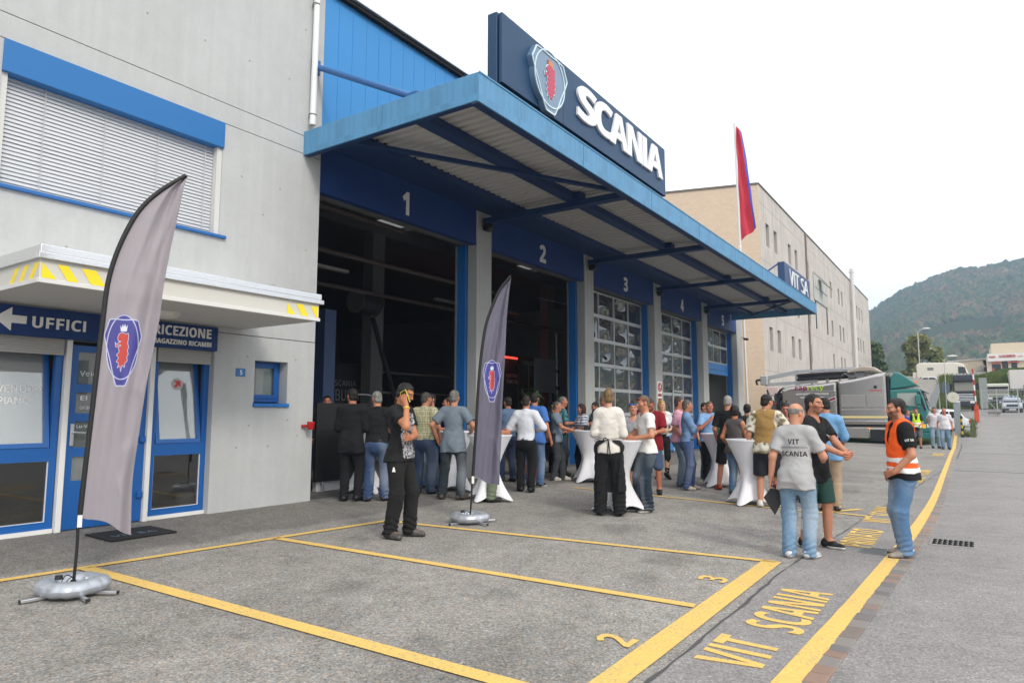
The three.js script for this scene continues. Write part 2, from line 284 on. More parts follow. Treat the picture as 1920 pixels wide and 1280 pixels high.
const pillarConc = mat([0.80, 0.79, 0.76], 0.9, 0, { map: rep(concTex, 3), bumpMap: rep(concBump, 2.2), bumpScale: 0.003 });
const blue = mat([0.010, 0.125, 0.40], 0.42, 0, { clearcoat: 0.25, clearcoatRoughness: 0.35 });
const frameBlue = mat([0.006, 0.105, 0.38], 0.38, 0, { clearcoat: 0.3, clearcoatRoughness: 0.3 });
const cladBlue = mat([0.035, 0.25, 0.60], 0.5);
const fasciaTex = tex(256, (u, v) => { const k = 0.97 + (tnoise(u * 40, v * 2, 40, 91) - 0.5) * 0.10 + (tnoise(u * 9, v * 3, 9, 93) - .5) * .07 + (stone(u, v, 90, 92) - 0.5) * 0.04; return [k, k, k]; });
const fasciaBlue = mat([0.095, 0.285, 0.50], 0.5, 0, { map: rep(fasciaTex, 2) });
const navy = mat([0.004, 0.036, 0.165], 0.6);
const steelBlue = mat([0.008, 0.035, 0.12], 0.6);
const alu = mat([0.72, 0.73, 0.74], 0.3, 0.85);
const white = mat([0.78, 0.78, 0.77], 0.5);
const dark = mat([0.012, 0.012, 0.013], 0.85);
const glass = mat(0xffffff, 0.015, 0, { transmission: 1, thickness: 0, ior: 1.55 });
const coated = mat([0.75, 0.8, 0.8], 0.01, 0, { transmission: 0.85, thickness: 0, ior: 2.1 });

const office = thing('office_building', 'pale concrete office block with blue door and blind window', 'building');
{
  const panels = [], core = [], wall = (y0, y1, z0, z1) => { panels.push([y0, y1, z0, z1]); core.push(BX(-.3, -.05, y0, y1, z0, z1)); };
  wall(-.2, 2.775, -7.6, -7.07); wall(-.2, 1.74, -7.07, -6.465); wall(2.41, 2.775, -7.07, -6.465); wall(-.2, 2.775, -6.465, -5.79); wall(-.2, 2.775, 2, 6);
  wall(2.775, 4.2, -7.6, 6); wall(4.2, 5.93, -7.6, -5.77); wall(4.2, 5.93, -2.95, 6); wall(5.93, 6.24, -7.6, 6); wall(6.24, 11, -7.6, 6);
  core.push(BX(-.3, -.05, 2.5, 2.775, -5.79, 2));
  obj('core_wall', core, concrete, office);
  // facing panels: same-course panels butt, courses leave an open joint
  const cuts = { '6.24': 1, '5.93': 1, '2.775': 1 };
  const top = (v) => cuts[v] ? v - .006 : v, bot = (v) => cuts[v] ? v + .006 : v;
  const course = (list) => obj('wall_panel', list.map(([a, b, c, d]) => BX(-.05, 0, bot(a), top(b), c, d)), concrete, office);
  course(panels.slice(0, 4)); course([panels[4]]); course(panels.slice(5, 8)); course([panels[8]]); course([panels[9]]);
  obj('lintel_panel', BX(-.05, 0, 2.5, 2.769, -5.79, 2), concrete, office);
  obj('end_wall', BX(-9, -.3, -.2, 11, -7.6, -7.35), concrete, office);
  obj('roof_slab', BX(-9, -.3, 10.7, 11, -7.35, 6), concrete, office);
  obj('rear_wall', BX(-9.2, -9, -.2, 11, -7.6, 6), concrete, office);
  obj('side_wall', BX(-9, -.3, -.2, 10.7, 5.8, 6), concrete, office);
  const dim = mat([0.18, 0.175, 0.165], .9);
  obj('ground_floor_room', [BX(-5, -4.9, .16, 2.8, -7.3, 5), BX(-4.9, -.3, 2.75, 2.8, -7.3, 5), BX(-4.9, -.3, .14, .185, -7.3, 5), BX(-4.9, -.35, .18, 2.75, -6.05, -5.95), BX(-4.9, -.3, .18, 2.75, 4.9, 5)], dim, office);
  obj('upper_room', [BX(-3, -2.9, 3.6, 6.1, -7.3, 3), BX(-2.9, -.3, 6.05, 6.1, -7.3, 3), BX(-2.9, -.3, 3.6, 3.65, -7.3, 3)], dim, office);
  // form-tie holes
  const ties = []; for (const [z, y] of [[-3.55, 7.02], [-4.55, 7.05], [-5.4, 7.06], [-6.15, 7.08], [-6.9, 7.1], [-6.1, 5.2], [-6.8, 5.2], [-6.5, 4.7], [-3.75, 3.62], [-4.6, 3.6], [-6.0, 3.6], [-6.75, 3.62], [-7.35, 4.3], [-6.33, 2.46], [-7.22, 2.46], [-6.2, 1.1], [-6.75, 1.1], [-7.3, 1.25], [-3.9, 8.2], [-5.1, 8.2], [-6.3, 8.2], [-7.2, 8.1], [-6.4, 1.42], [-7.1, 1.5]]) ties.push([z, y]);
  const tg = ready(join(new THREE.TorusGeometry(.012, .004, 5, 12).rotateY(Math.PI / 2))), tm = mat([0.36, 0.36, 0.35], .95), td = ready(join(new THREE.CircleGeometry(.012, 12).rotateY(Math.PI / 2))), tdm = mat([0.32, 0.32, 0.31], 1);
  for (const [z, y] of ties) { const m = obj('tie_hole', tg, tm, office); m.position.set(.001, y, z); const c = obj('plug', td, tdm, m); c.position.x = .0005; }
  // upstairs window: blue roller box, external blind
  const win = new THREE.Group(); win.name = 'window'; office.add(win);
  obj('blind_box', RB(-.2, .03, 5.535, 5.925, -5.775, -2.95, .006), mat([0.014, 0.15, 0.42], .45), win, 'blue blind box above the slats');
  for (const [a, b] of [[-5.768, -5.69], [-3.02, -2.953]]) obj('reveal', BX(-.3, -.02, 4.22, 5.535, a, b), mat([0.62, 0.62, 0.6], .7), win);
  obj('sill', RB(-.28, .05, 4.165, 4.21, -5.86, -2.93, .008), blue, win);
  obj('pane', BX(-.27, -.262, 4.22, 5.54, -5.69, -3.02), glass, win);
  const slat = ready(join((() => { const s = new THREE.Shape(); s.moveTo(-.036, -.006); s.quadraticCurveTo(-.01, .016, .038, .0); s.lineTo(.038, -.0035); s.quadraticCurveTo(-.01, .012, -.036, -.0095); return new THREE.ExtrudeGeometry(s, { depth: 2.66, bevelEnabled: false, curveSegments: 5 }); })()));
  const slatM = mat([0.58, 0.60, 0.63], .4, .1);
  const N = 27; for (let i = 0; i < N; i++) { const m = obj('slat', slat, slatM, win); m.position.set(-.13, 4.26 + i * 1.27 / (N - 1), -5.685); m.rotation.z = -1.12 + (R() - .5) * .06; }
  for (const z of [-5.55, -4.85, -4.15, -3.45]) obj('blind_cord', BX(-.098, -.094, 4.24, 5.53, z - .006, z + .006), mat([0.5, 0.52, 0.55], .6), win);
  // small window
  const sw = new THREE.Group(); sw.name = 'window'; office.add(sw);
  obj('frame', [BX(-.26, -.19, 1.78, 2.4, -7.06, -6.97), BX(-.26, -.19, 1.78, 2.4, -6.56, -6.47), BX(-.26, -.19, 2.31, 2.4, -6.97, -6.56), BX(-.26, -.19, 1.78, 1.88, -6.97, -6.56), BX(-.2, -.17, 1.84, 2.34, -7.0, -6.95), BX(-.2, -.17, 1.84, 1.89, -6.95, -6.58)], frameBlue, sw);
  obj('pane', BX(-.235, -.228, 1.88, 2.31, -6.97, -6.56), coated, sw);
  obj('curtain', BX(-.29, -.28, 1.8, 2.4, -7.0, -6.7), mat([0.7, 0.69, 0.62], .9), sw);
  obj('sill', RB(-.26, .035, 1.70, 1.755, -7.1, -6.45, .006), mat([0.014, 0.16, 0.5], .45), sw);
  // entrance: window, door, window
  const xf = -.12, ew = (name, label, z0, z1, open) => {      // fixed light below, tilted sash above
    const g = new THREE.Group(); g.name = 'window'; office.add(g); if (label) g.userData.label = label; const B = (a, b, c, d, x0 = xf - .07, x1 = xf) => BX(x0, x1, a, b, c, d);
    obj('frame', [B(.19, 2.5, z0, z0 + .075), B(.19, 2.5, z1 - .075, z1), B(.235, .32, z0 + .075, z1 - .075), B(1.03, 1.19, z0 + .075, z1 - .075), B(2.42, 2.5, z0 + .075, z1 - .075)], frameBlue, g);
    obj('threshold', BX(-.2, -.09, .17, .235, z0, z1), white, g);
    obj('pane', BX(xf - .04, xf - .034, .32, 1.03, z0 + .075, z1 - .075), glass, g);
    obj('gasket', [B(.32, 1.03, z0 + .075, z0 + .083, xf - .03, xf - .012), B(.32, 1.03, z1 - .083, z1 - .075, xf - .03, xf - .012), B(.318, .326, z0 + .083, z1 - .083, xf - .03, xf - .012)], white, g);
    const s = new THREE.Group(); s.name = 'sash'; g.add(s); s.position.set(xf - .02, 1.19, 0); s.rotation.z = open;
    const h = 1.22; obj('sash_frame', [BX(-.03, .03, 0, .055, z0 + .085, z1 - .085), BX(-.03, .03, h - .055, h, z0 + .085, z1 - .085), BX(-.03, .03, .055, h - .055, z0 + .085, z0 + .14), BX(-.03, .03, .055, h - .055, z1 - .14, z1 - .085)], frameBlue, s);
    obj('sash_pane', BX(-.004, .004, .055, h - .055, z0 + .14, z1 - .14), mat([0.75, 0.8, 0.8], 0.01, 0, { transmission: 0.7, thickness: 0, ior: 2.3 }), s);
    // raised outer blind packed under the fascia
    const bl = []; for (let i = 0; i < 7; i++) bl.push(RB(-.1, -.045, 2.30 + i * .028, 2.325 + i * .028, z0 + .02, z1 - .02, .004)); obj('raised_blind', bl, mat([0.42, 0.41, 0.39], .6), g);
    return [g, s];
  };
  const [w1, s1] = ew('window', 'wide window left of the blue door', -3.85, -1.2, .16), [w2, s2] = ew('window', 'narrow window right of the blue door', -5.79, -4.97, .16);
  { // lettering on the tilted panes
    const lm = mat([0.85, 0.86, 0.87], .6); const L1 = onFacade(text('UFFICIO VENDITA', .92, .085, .002, FONTR)).translate(.006, .66, -2.78), L2 = onFacade(text('1° PIANO', .46, .085, .002, FONTR)).translate(.006, .52, -3.1), L3 = onFacade(prism([[0, .03], [.06, .07], [.06, .045], [.14, .045], [.14, .015], [.06, .015], [.06, -.01]], .002)).translate(.006, .52, -2.88);
    obj('glass_lettering', [L1, L2, L3], lm, s1);
    obj('sticker', onFacade(new THREE.CircleGeometry(.085, 24)).translate(.006, .83, -5.4), mat([0.55, 0.5, 0.5], .6), s2);
    obj('sticker_arrow', onFacade(prism([[-.05, -.03], [-.01, .01], [-.045, .045], [.05, .05], [.05, -.045], [.02, -.015], [-.02, -.055]], .003)).translate(.007, .83, -5.4), mat([0.65, 0.06, 0.08], .6), s2);
  }
  const dr = new THREE.Group(); dr.name = 'door'; office.add(dr); dr.userData.label = 'blue entrance door with glazed slots';
  for (const q of [-3.925, -4.963]) obj('door_post', RB(-.14, -.05, .185, 2.5, q, q + .063, .006), white, dr);
  const dl = [[2.36, 1.96], [1.86, 1.6], [1.5, 1.18], [1.07, .78]];
  const leaf = []; let yy = 2.44; for (const [a, b] of dl) { leaf.push(BX(-.16, -.1, a, yy, -4.895, -3.93)); yy = b; } leaf.push(BX(-.16, -.1, .2, yy, -4.895, -3.93));
  for (const [a, b] of dl) leaf.push(BX(-.159, -.101, b, a, -4.02, -3.93), BX(-.159, -.101, b, a, -4.895, -4.55));
  obj('leaf', leaf, frameBlue, dr);
  for (const [a, b] of dl) obj('pane', BX(-.135, -.13, b, a, -4.55, -4.02), coated, dr);
  for (const q of [1.22, .5]) obj('hinge', RB(-.11, -.06, q, q + .08, -4.89, -4.82, .01), frameBlue, dr);
  obj('handle', [RB(-.105, -.085, 1.2, 1.47, -4.02, -3.975, .008), rod([-.09, 1.37, -4.0], [-.045, 1.37, -4.0], .01), rod([-.045, 1.37, -4.0], [-.045, 1.36, -4.13], .01)], alu, dr);
  obj('door_lettering', [onFacade(text('Veicoli', .3, .07, .002, FONTR)).translate(-.129, 2.06, -4.06), onFacade(text('EI', .08, .055, .002)).translate(-.129, 1.76, -4.08), onFacade(text('orari', .15, .05, .002, FONTR)).translate(-.129, 1.65, -4.08), onFacade(text('Lu-Ve', .15, .04, .002, FONTR)).translate(-.129, 1.42, -4.06)], mat([0.7, 0.72, 0.74], .6), dr);
  // fascia sign over the entrance
  const fs = new THREE.Group(); fs.name = 'fascia_sign'; office.add(fs);
  obj('board', RB(-.03, .045, 2.49, 2.835, -5.80, 0.5, .006), navy, fs);
  const wl = mat([0.86, 0.85, 0.82], .5), F = (g, y, z) => onFacade(g).translate(.045, y, z);
  obj('lettering', [F(text('UFFICI', .58, .135, .012), 2.592, -3.43), F(prism([[0, .135], [.17, .27], [.17, .18], [.32, .18], [.32, .09], [.17, .09], [.17, 0]], .012), 2.535, -3.05), F(text('RICEZIONE', .83, .135, .012), 2.66, -4.86), F(text('MAGAZZINO RICAMBI', .86, .068, .012), 2.54, -4.835)], wl, fs);
  // house number, drainpipe
  obj('number_plate', RB(0, .012, 2.15, 2.27, -6.30, -6.14, .004), mat([0.03, 0.16, 0.42], .5), office); obj('number_digit', onFacade(text('5', .04, .07, .003)).translate(.012, 2.175, -6.205), white, office);
  const pm = mat([0.78, 0.79, 0.8], .4); obj('drainpipe', [rod([.09, 6.44, -7.33], [.09, 11, -7.36], .052, 16)], pm, office); for (const y of [6.62, 8.6]) obj('pipe_clamp', [new THREE.TorusGeometry(.056, .009, 6, 16).rotateX(Math.PI / 2).translate(.09, y, -7.33), BX(0, .04, y - .02, y + .02, -7.35, -7.31)], mat([.3, .3, .3], .5, .5), office);
}
// entrance awning
{
  const t = thing('entrance_awning', 'white flat entrance awning with yellow striped corners', 'awning');
  const cream = mat([0.62, 0.61, 0.57], .7);
  obj('soffit_slab', RB(0.003, 1.68, 2.86, 3.10, -6.25, -2.84, .008), cream, t);
  obj('lower_trim', [RB(1.68, 1.70, 2.855, 2.90, -6.26, -2.83, .005), RB(.003, 1.68, 2.855, 2.90, -2.839, -2.825, .004)], mat([0.7, 0.7, 0.68], .5), t);
  obj('metal_flashing', [RB(1.66, 1.725, 3.09, 3.15, -6.30, -2.81, .006), RB(1.64, 1.70, 3.152, 3.235, -6.28, -2.83, .01), RB(.003, 1.66, 3.09, 3.15, -2.845, -2.81, .006), RB(.003, 1.64, 3.152, 3.235, -2.88, -2.835, .01), BX(.003, 1.64, 3.15, 3.2, -6.28, -2.88), RB(.003, 1.66, 3.09, 3.15, -6.30, -6.26, .006)], mat([0.8, 0.8, 0.8], .22, .9), t);
  const ym = mat([0.95, 0.72, 0.02], .35), ymk = (z, w) => onFacade(prism([[0, .15], [w, .15], [w + .1, 0], [.1, 0]], .003)).translate(1.683, 2.905, z);
  obj('warning_stripe', [onFacade(prism([[0, .15], [.13, 0], [0, 0]], .003)).translate(1.683, 2.905, -2.86), ymk(-2.99, .1), ymk(-3.21, .14)], ym, t, 'yellow warning stripe at the near corner');
  obj('warning_stripe', [onFacade(prism([[0, .15], [.13, 0], [0, 0]], .003)).translate(1.683, 2.905, -5.72), ymk(-5.86, .11), onFacade(prism([[0, .15], [.13, .15], [.13, 0], [.1, 0]], .003)).translate(1.683, 2.905, -6.1)], ym, t, 'yellow warning stripe at the far corner');
  obj('warning_stripe', [[1.55, 0], [1.32, 0], [1.1, 0]].map(([x]) => prism([[0, 0], [.12, .15], [.02 + .2, .15], [.1, 0]], .003).translate(x - .1, 2.905, -2.84)), ym, t, 'yellow warning stripe on the side face');
  const l = thing('bulkhead_lamp', 'round white ceiling lamp under the entrance awning', 'lamp'); obj('base', cyl(.75, 2.83, -4.62, .17, .17, .028, 24), white, l); obj('diffuser', ball(.75, 2.83, -4.62, .15, .055, .15, 20), mat([0.72, 0.7, 0.64], .4), l);
}
{
  const t = thing('wall_ashtray', 'red round wall bin on the office corner', 'wall bin'); const red = mat([0.5, 0.012, 0.015], .35);
  obj('bin', new THREE.LatheGeometry([[0, 0], [.05, 0], [.062, .12], [.067, .125], [.06, .128], [.052, .03], [0, .03]].map((p) => new THREE.Vector2(...p)), 24).translate(.12, 1.34, -7.47), red, t); obj('bracket', [RB(.001, .06, 1.38, 1.42, -7.43, -7.37, .006), RB(.05, .075, 1.385, 1.415, -7.44, -7.4, .006)], red, t);
}
// ---------------------------------------------------------------- workshop hall
const hall = thing('workshop_hall', 'blue clad truck workshop with five numbered bays', 'building');
const BAYS = [[-7.602, -12.09], [-12.66, -17.24], [-17.80, -22.40], [-23.0, -27.5], [-28.13, -32.4]], PILL = [[-12.66, -12.09], [-17.80, -17.24], [-23.0, -22.40], [-28.13, -27.5], [-33.3, -32.4]];
{
  for (const [a, b] of PILL) obj('pillar', RB(-.27, 0, 0, 6.4, a, b, .02), pillarConc, hall);
  for (const [a, b] of BAYS) obj('door_lintel', [BX(-.13, -.03, 5.40, 6.4, b, a), BX(-.15, -.02, 5.385, 5.40, b, a)], navy, hall);
  for (const [a, b] of BAYS) { obj('door_jamb', BX(-.5, -.272, 0, 5.4, b + .005, b + .08), blue, hall); obj('door_jamb', BX(-.5, -.272, 0, 5.4, a - .08, a - .005), blue, hall); }
  for (const [a, b] of BAYS) for (const q of [b + .085, a - .11]) obj('guide_rail', BX(-.54, -.502, 0, 5.4, q, q + .025), mat([.42, .43, .43], .4, .7), hall);
  const nm = mat([0.72, 0.72, 0.70], .5);
  ['1', '2', '3', '4', '5'].forEach((s, i) => obj('bay_number', onFacade(text(s, s === '1' ? .19 : .31, .47, .006, FONT, .03)).translate(-.0295, 5.51, [-9.68, -14.82, -19.95, -25.1, -30.25][i]), nm, hall));
  // cladding panels, three ribs each
  const pw = .995, pg = ready(join([BX(-.06, 0, 6.4, 9.02, -pw + .006, 0), ...[.33, .66].map((f) => BX(0, .006, 6.4, 9.02, -pw * f - .012, -pw * f + .012))]));
  for (let k = 0; k < 26; k++) { const m = obj('cladding_panel', pg, cladBlue, hall); m.position.z = -7.603 - k * pw; }
  obj('panel_backing', BX(-.12, -.065, 6.4, 9.02, -33.3, -7.602), dark, hall);
  obj('roof_edge', [BX(-.1, .1, 9.02, 9.1, -33.4, -7.602)], dark, hall); obj('roof_flashing', [RB(-.2, .16, 9.1, 9.24, -33.45, -7.603, .01)], mat([.8, .8, .8], .35, .5), hall);
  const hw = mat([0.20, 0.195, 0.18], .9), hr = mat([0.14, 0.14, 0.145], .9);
  for (const [x, z] of [[-4.4, -9.2], [-4.4, -11.6], [-9, -9.2], [-9, -11.6]]) obj('lift_post', [BX(x - .18, x + .18, .19, 4.2, z - .18, z + .18)], mat([.08, .14, .3], .5), hall); for (let i = 0; i < 5; i++) obj('tool_cabinet', [RB(-7.6, -7.0, .2, 1.3, -20.5 + i * 1.0, -19.6 + i * 1.0, .02)], mat(i % 2 ? [.3, .04, .03] : [.12, .13, .15], .5), hall); for (let i = 0; i < 3; i++) obj('shelf', BX(-8.6, -8, 1.6 + i * .7, 1.66 + i * .7, -21, -15.6), mat([.3, .28, .25], .7), hall);
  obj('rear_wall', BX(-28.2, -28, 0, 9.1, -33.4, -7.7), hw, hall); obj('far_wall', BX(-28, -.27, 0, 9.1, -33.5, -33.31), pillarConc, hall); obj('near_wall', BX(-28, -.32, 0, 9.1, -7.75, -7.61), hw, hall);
  // roof with two rooflight openings
  const L = [[-6.5, -5.6, -16.2, -14.7], [-6.5, -5.6, -24, -22.5]];
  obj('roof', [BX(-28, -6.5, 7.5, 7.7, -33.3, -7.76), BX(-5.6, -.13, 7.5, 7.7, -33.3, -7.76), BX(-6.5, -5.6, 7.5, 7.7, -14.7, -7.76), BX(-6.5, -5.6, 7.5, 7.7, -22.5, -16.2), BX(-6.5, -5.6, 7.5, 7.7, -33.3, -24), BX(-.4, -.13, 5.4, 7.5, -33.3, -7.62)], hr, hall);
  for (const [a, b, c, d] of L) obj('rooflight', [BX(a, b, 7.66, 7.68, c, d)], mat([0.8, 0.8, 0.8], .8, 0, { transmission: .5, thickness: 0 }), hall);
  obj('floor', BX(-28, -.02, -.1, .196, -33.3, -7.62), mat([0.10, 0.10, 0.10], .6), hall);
  obj('threshold_slab', BX(-.02, .35, -.1, .192, -33.3, -7.605), mat([0.17, 0.165, 0.16], .9), hall);
  for (const x of [-3.2, -6]) obj('roof_beam', BX(x - .15, x + .15, 7.1, 7.5, -33.2, -7.8), hr, hall);
  for (const z of [-12.4, -17.5, -22.7, -27.8]) obj('inner_column', BX(-6.2, -5.8, .19, 7.1, z - 2.4 - .25, z - 2.4 + .25), mat([0.2, 0.2, 0.19], .9), hall);
  for (const [x, y, z0, z1] of [[-3, 5.3, -8, -17], [-4.6, 4.9, -8, -24], [-2.2, 6.0, -8, -12]]) obj('service_pipe', rod([x, y, z0], [x, y, z1], .06), mat([0.13, 0.10, 0.09], .6), hall);
  for (const [x, y, z] of [[-4, 5.15, -10.6], [-5, 5.2, -16.5], [-5, 5.3, -20]]) obj('strip_light', RB(x - .08, x + .08, y, y + .08, z - 1.3, z, .02), mat([.45, .44, .42], .6), hall);
  // sectional doors in bays 3, 4 and 5
  const railM = mat([0.55, 0.57, 0.58], .4, .3), rib = mat([0.05, 0.22, 0.55], .5), paneM = mat([0.05, 0.05, 0.052], .02, 0, { ior: 2.1, specularIntensity: 1 });
  const panes = []; for (let k = 0; k < 7; k++) { const g = new THREE.PlaneGeometry(1, 1, 14, 12), p = g.attributes.position; for (let i = 0; i < p.count; i++) { const x = p.getX(i), y = p.getY(i), e = (1 - 4 * x * x) * (1 - 4 * y * y); p.setZ(i, (k % 3 - 1) * .04 * e + .045 * noise3(x * 1.7 + k * 9, y * 1.7, k) * (.25 + e)); } g.rotateY(Math.PI / 2); g.computeVertexNormals(); g.userData.ready = true; panes.push(g); }
  const door = (label, z0, z1, yBot, rows, bottom) => {      // z0 near, z1 far; rows of glazing from the top
    const g = new THREE.Group(); g.name = 'sectional_door'; g.userData.label = label; hall.add(g); const x = -.45, top = 5.38, ph = .76, nb = 4, w = (z0 - z1) / nb; let y = top;
    for (let r = 0; r < rows; r++) {
      const y1 = y, y0 = y - ph;
      obj('rail', [BX(x - .04, x, y0, y0 + .055, z1, z0), BX(x - .04, x, y1 - .05, y1 - .004, z1, z0)], railM, g);
      for (let b = 0; b <= nb; b++) { const zc = z0 - b * w; obj('mullion', BX(x - .04, x - .002, y0 + .055, y1 - .05, Math.max(z1, zc - (b === nb ? .045 : .022)), Math.min(z0, zc + (b ? .022 : .045) - (b === 0 ? .045 : 0))), railM, g); }
      for (let b = 0; b < nb; b++) { const m = obj('pane', panes[Math.floor(R() * 7)], paneM, g); m.position.set(x - .03, (y0 + y1) / 2, z0 - (b + .5) * w); m.scale.set(1, ph - .1, w - .04); }
      y = y0;
    }
    for (let k = 0; y - yBot > .1; k++) { const h = Math.min(.3, y - yBot); obj('ribbed_panel', [RB(x - .045, x + .003, y - h + .006, y - .006, z1, z0, .01), BX(x + .003, x + .01, y - h * .5 - .012, y - h * .5 + .012, z1, z0)], rib, g); y -= h; }
    if (bottom) { const zc = z0 - w * 1.9; obj('wicket_frame', [BX(x, x + .02, .2, 2.5, zc - .03, zc + .03), BX(x, x + .02, .2, 2.5, zc - 1.0, zc - .94), BX(x, x + .02, 2.44, 2.5, zc - .94, zc - .03)], railM, g); }
  };
  door('closed glazed sectional door in bay 3', -17.9, -22.3, .2, 6, 0); door('closed glazed sectional door in bay 4 with wicket', -23.1, -27.4, .2, 6, 1); door('half raised sectional door in bay 5', -28.23, -32.3, 3.35, 2, 0);
}
// canopy
{
  const t = thing('canopy', 'long blue steel canopy over the workshop doors', 'canopy'); const z0 = -7.23, z1 = -31.6, X = 3.67;
  obj('fascia', [RB(X - .03, X, 5.88, 6.31, z1, z0, .006), RB(0.004, X - .03, 5.90, 6.31, z0 - .03, z0, .006), RB(.004, X - .03, 5.88, 6.31, z1, z1 + .03, .006)], fasciaBlue, t);
  obj('fascia_return', [BX(X - .16, X - .03, 5.875, 5.89, z1 + .03, z0 - .03), BX(.004, X - .16, 5.895, 5.905, z0 - .12, z0 - .03)], steelBlue, t);
  { const n = 1024, p = [], ix = []; for (let i = 0; i <= n; i++) { const z = lerp(z0 - .04, z1 + .04, i / n), ph = (i % 8) / 8, y = 6.19 + (ph < .55 ? .0 : .05); for (const x of [.95, X - .05]) p.push(x, y, z); if (i) { const k = (i - 1) * 2; ix.push(k, k + 1, k + 2, k + 1, k + 3, k + 2); } } const g = new THREE.BufferGeometry(); g.setAttribute('position', new THREE.Float32BufferAttribute(p, 3)); g.setIndex(ix); const h = g.toNonIndexed(); h.computeVertexNormals(); obj('corrugated_ceiling', h, mat([0.50, 0.49, 0.47], .7), t); }
  { const jm = mat([.05, .2, .38], .6); for (let z = z0 - 3.05; z > z1; z -= 3.05) obj('fascia_joint', BX(X, X + .004, 5.885, 6.305, z - .006, z + .006), jm, t); obj('fascia_joint', BX(1.82, 1.832, 5.905, 6.305, z0, z0 + .004), jm, t); obj('fascia_lip', BX(X, X + .012, 6.295, 6.318, z1, z0), fasciaBlue, t); }
  obj('roof_deck', BX(.004, X - .035, 6.24, 6.28, z1 + .035, z0 - .035), dark, t);
  obj('inner_soffit', BX(.004, .95, 6.17, 6.2, z1 + .04, z0 - .04), steelBlue, t);
  obj('edge_beam', BX(.86, .98, 6.05, 6.17, z1 + .04, z0 - .04), steelBlue, t);
  obj('mid_beam', BX(2.2, 2.44, 6.03, 6.17, z1 + .04, z0 - .04), steelBlue, t);
  for (const z of [-12.37, -17.5, -22.7, -27.8]) { obj('cross_beam', [BX(.02, 3.63, 5.91, 6.03, z - .1, z + .1)], steelBlue, t); obj('beam_bracket', BX(2.44, 2.6, 6.03, 6.16, z - .02, z + .22), steelBlue, t); }
  obj('diagonal_brace', [barUp([.95, 6.0, -7.5], [3.55, 6.0, -12.3], .09, .06)], steelBlue, t); obj('diagonal_brace', [barUp([1.0, 6.0, -31.3], [3.55, 6.0, -27.9], .09, .06)], steelBlue, t);
  obj('tie_strut', [rod([.05, 7.52, -7.42], [2.4, 6.3, -7.3], .05, 14), RB(.002, .05, 7.4, 7.66, -7.5, -7.34, .01), RB(2.3, 2.52, 6.28, 6.37, -7.36, -7.24, .02)], mat([0.02, 0.12, 0.34], .4), t);
  for (const z of [-12.3, -17.45, -22.6, -27.7]) { const l = thing('floodlight', ({ 12: 'black floodlight under the canopy, nearest the office block', 17: 'black floodlight under the canopy beside the second number', 22: 'black floodlight under the canopy above the prohibition sign', 27: 'black floodlight under the canopy, farthest from the office' })[Math.floor(-z)], 'floodlight', [0, 0, 0], 0, 'floodlights under the canopy'); obj('housing', [RB(.06, .24, 5.72, 5.88, z - .1, z + .1, .03), ball(.22, 5.8, z, .05, .06, .07)], mat([.01, .01, .012], .4), l); obj('arm', rod([0, 5.86, z], [.1, 5.84, z], .02), dark, l); }
}
// ---------------------------------------------------------------- emblem, signs, feather flags
const GRIFFIN = [[-.30, .40], [-.22, .56], [-.05, .62], [.16, .56], [.26, .60], [.30, .42], [.27, .20], [.33, .02], [.27, -.10], [.33, -.24], [.26, -.36], [.29, -.52], [.18, -.60], [.16, -.78], [.04, -.70], [-.04, -.95], [-.10, -.72], [-.22, -.80], [-.18, -.60], [-.30, -.56], [-.20, -.40], [-.31, -.28], [-.18, -.16], [-.24, .02], [-.10, .10], [-.20, .12], [-.36, .02], [-.42, .22], [-.36, .14], [-.22, .22], [-.12, .26], [-.26, .28]].map(([x, y]) => [x * .62, y * .62 - .02]);
const GRIF_S = () => smoothPts(GRIFFIN);
const smoothPts = (P) => new THREE.CatmullRomCurve3(P.map((p) => V(p[0], p[1], 0)), true, 'centripetal').getPoints(160).slice(0, -1).map((v) => [v.x, v.y]);
const CROWN = [[-.13, .40], [-.17, .62], [-.10, .52], [-.05, .66], [0, .55], [.05, .68], [.10, .55], [.18, .64], [.15, .40]].map(([x, y]) => [x * .72 - .0, y * .72 + .06]);
const circlePts = (r, n = 64, cx = 0, cy = 0) => Array.from({ length: n }, (_, i) => [cx + r * Math.cos(i / n * 2 * Math.PI), cy + r * Math.sin(i / n * 2 * Math.PI)]);
const lobeR = (a) => { let d = 9; for (const l of [30, 150, 270]) { let q = Math.abs(a * 180 / Math.PI - l) % 360; if (q > 180) q = 360 - q; d = Math.min(d === 9 ? 999 : d, q); } const e = d / 57.3; return d < 13 ? .96 / Math.cos(e) : lerp(.68, .985, Math.pow(clamp((60 - d) / 47), 2.1)); };
const lobePts = (r, n = 144) => Array.from({ length: n }, (_, i) => { const a = i / n * 2 * Math.PI, rr = r * lobeR(a); return [rr * Math.cos(a), rr * Math.sin(a)]; });
function ringShape(pts, k) { const s = new THREE.Shape(pts.map((p) => new THREE.Vector2(...p))); s.holes.push(new THREE.Path(pts.map((p) => new THREE.Vector2(p[0] * k, p[1] * k)).reverse())); return s; }
const unionR = (r) => Array.from({ length: 144 }, (_, i) => { const a = i / 144 * 2 * Math.PI, rr = r * Math.max(lobeR(a), .82); return [rr * Math.cos(a), rr * Math.sin(a)]; });
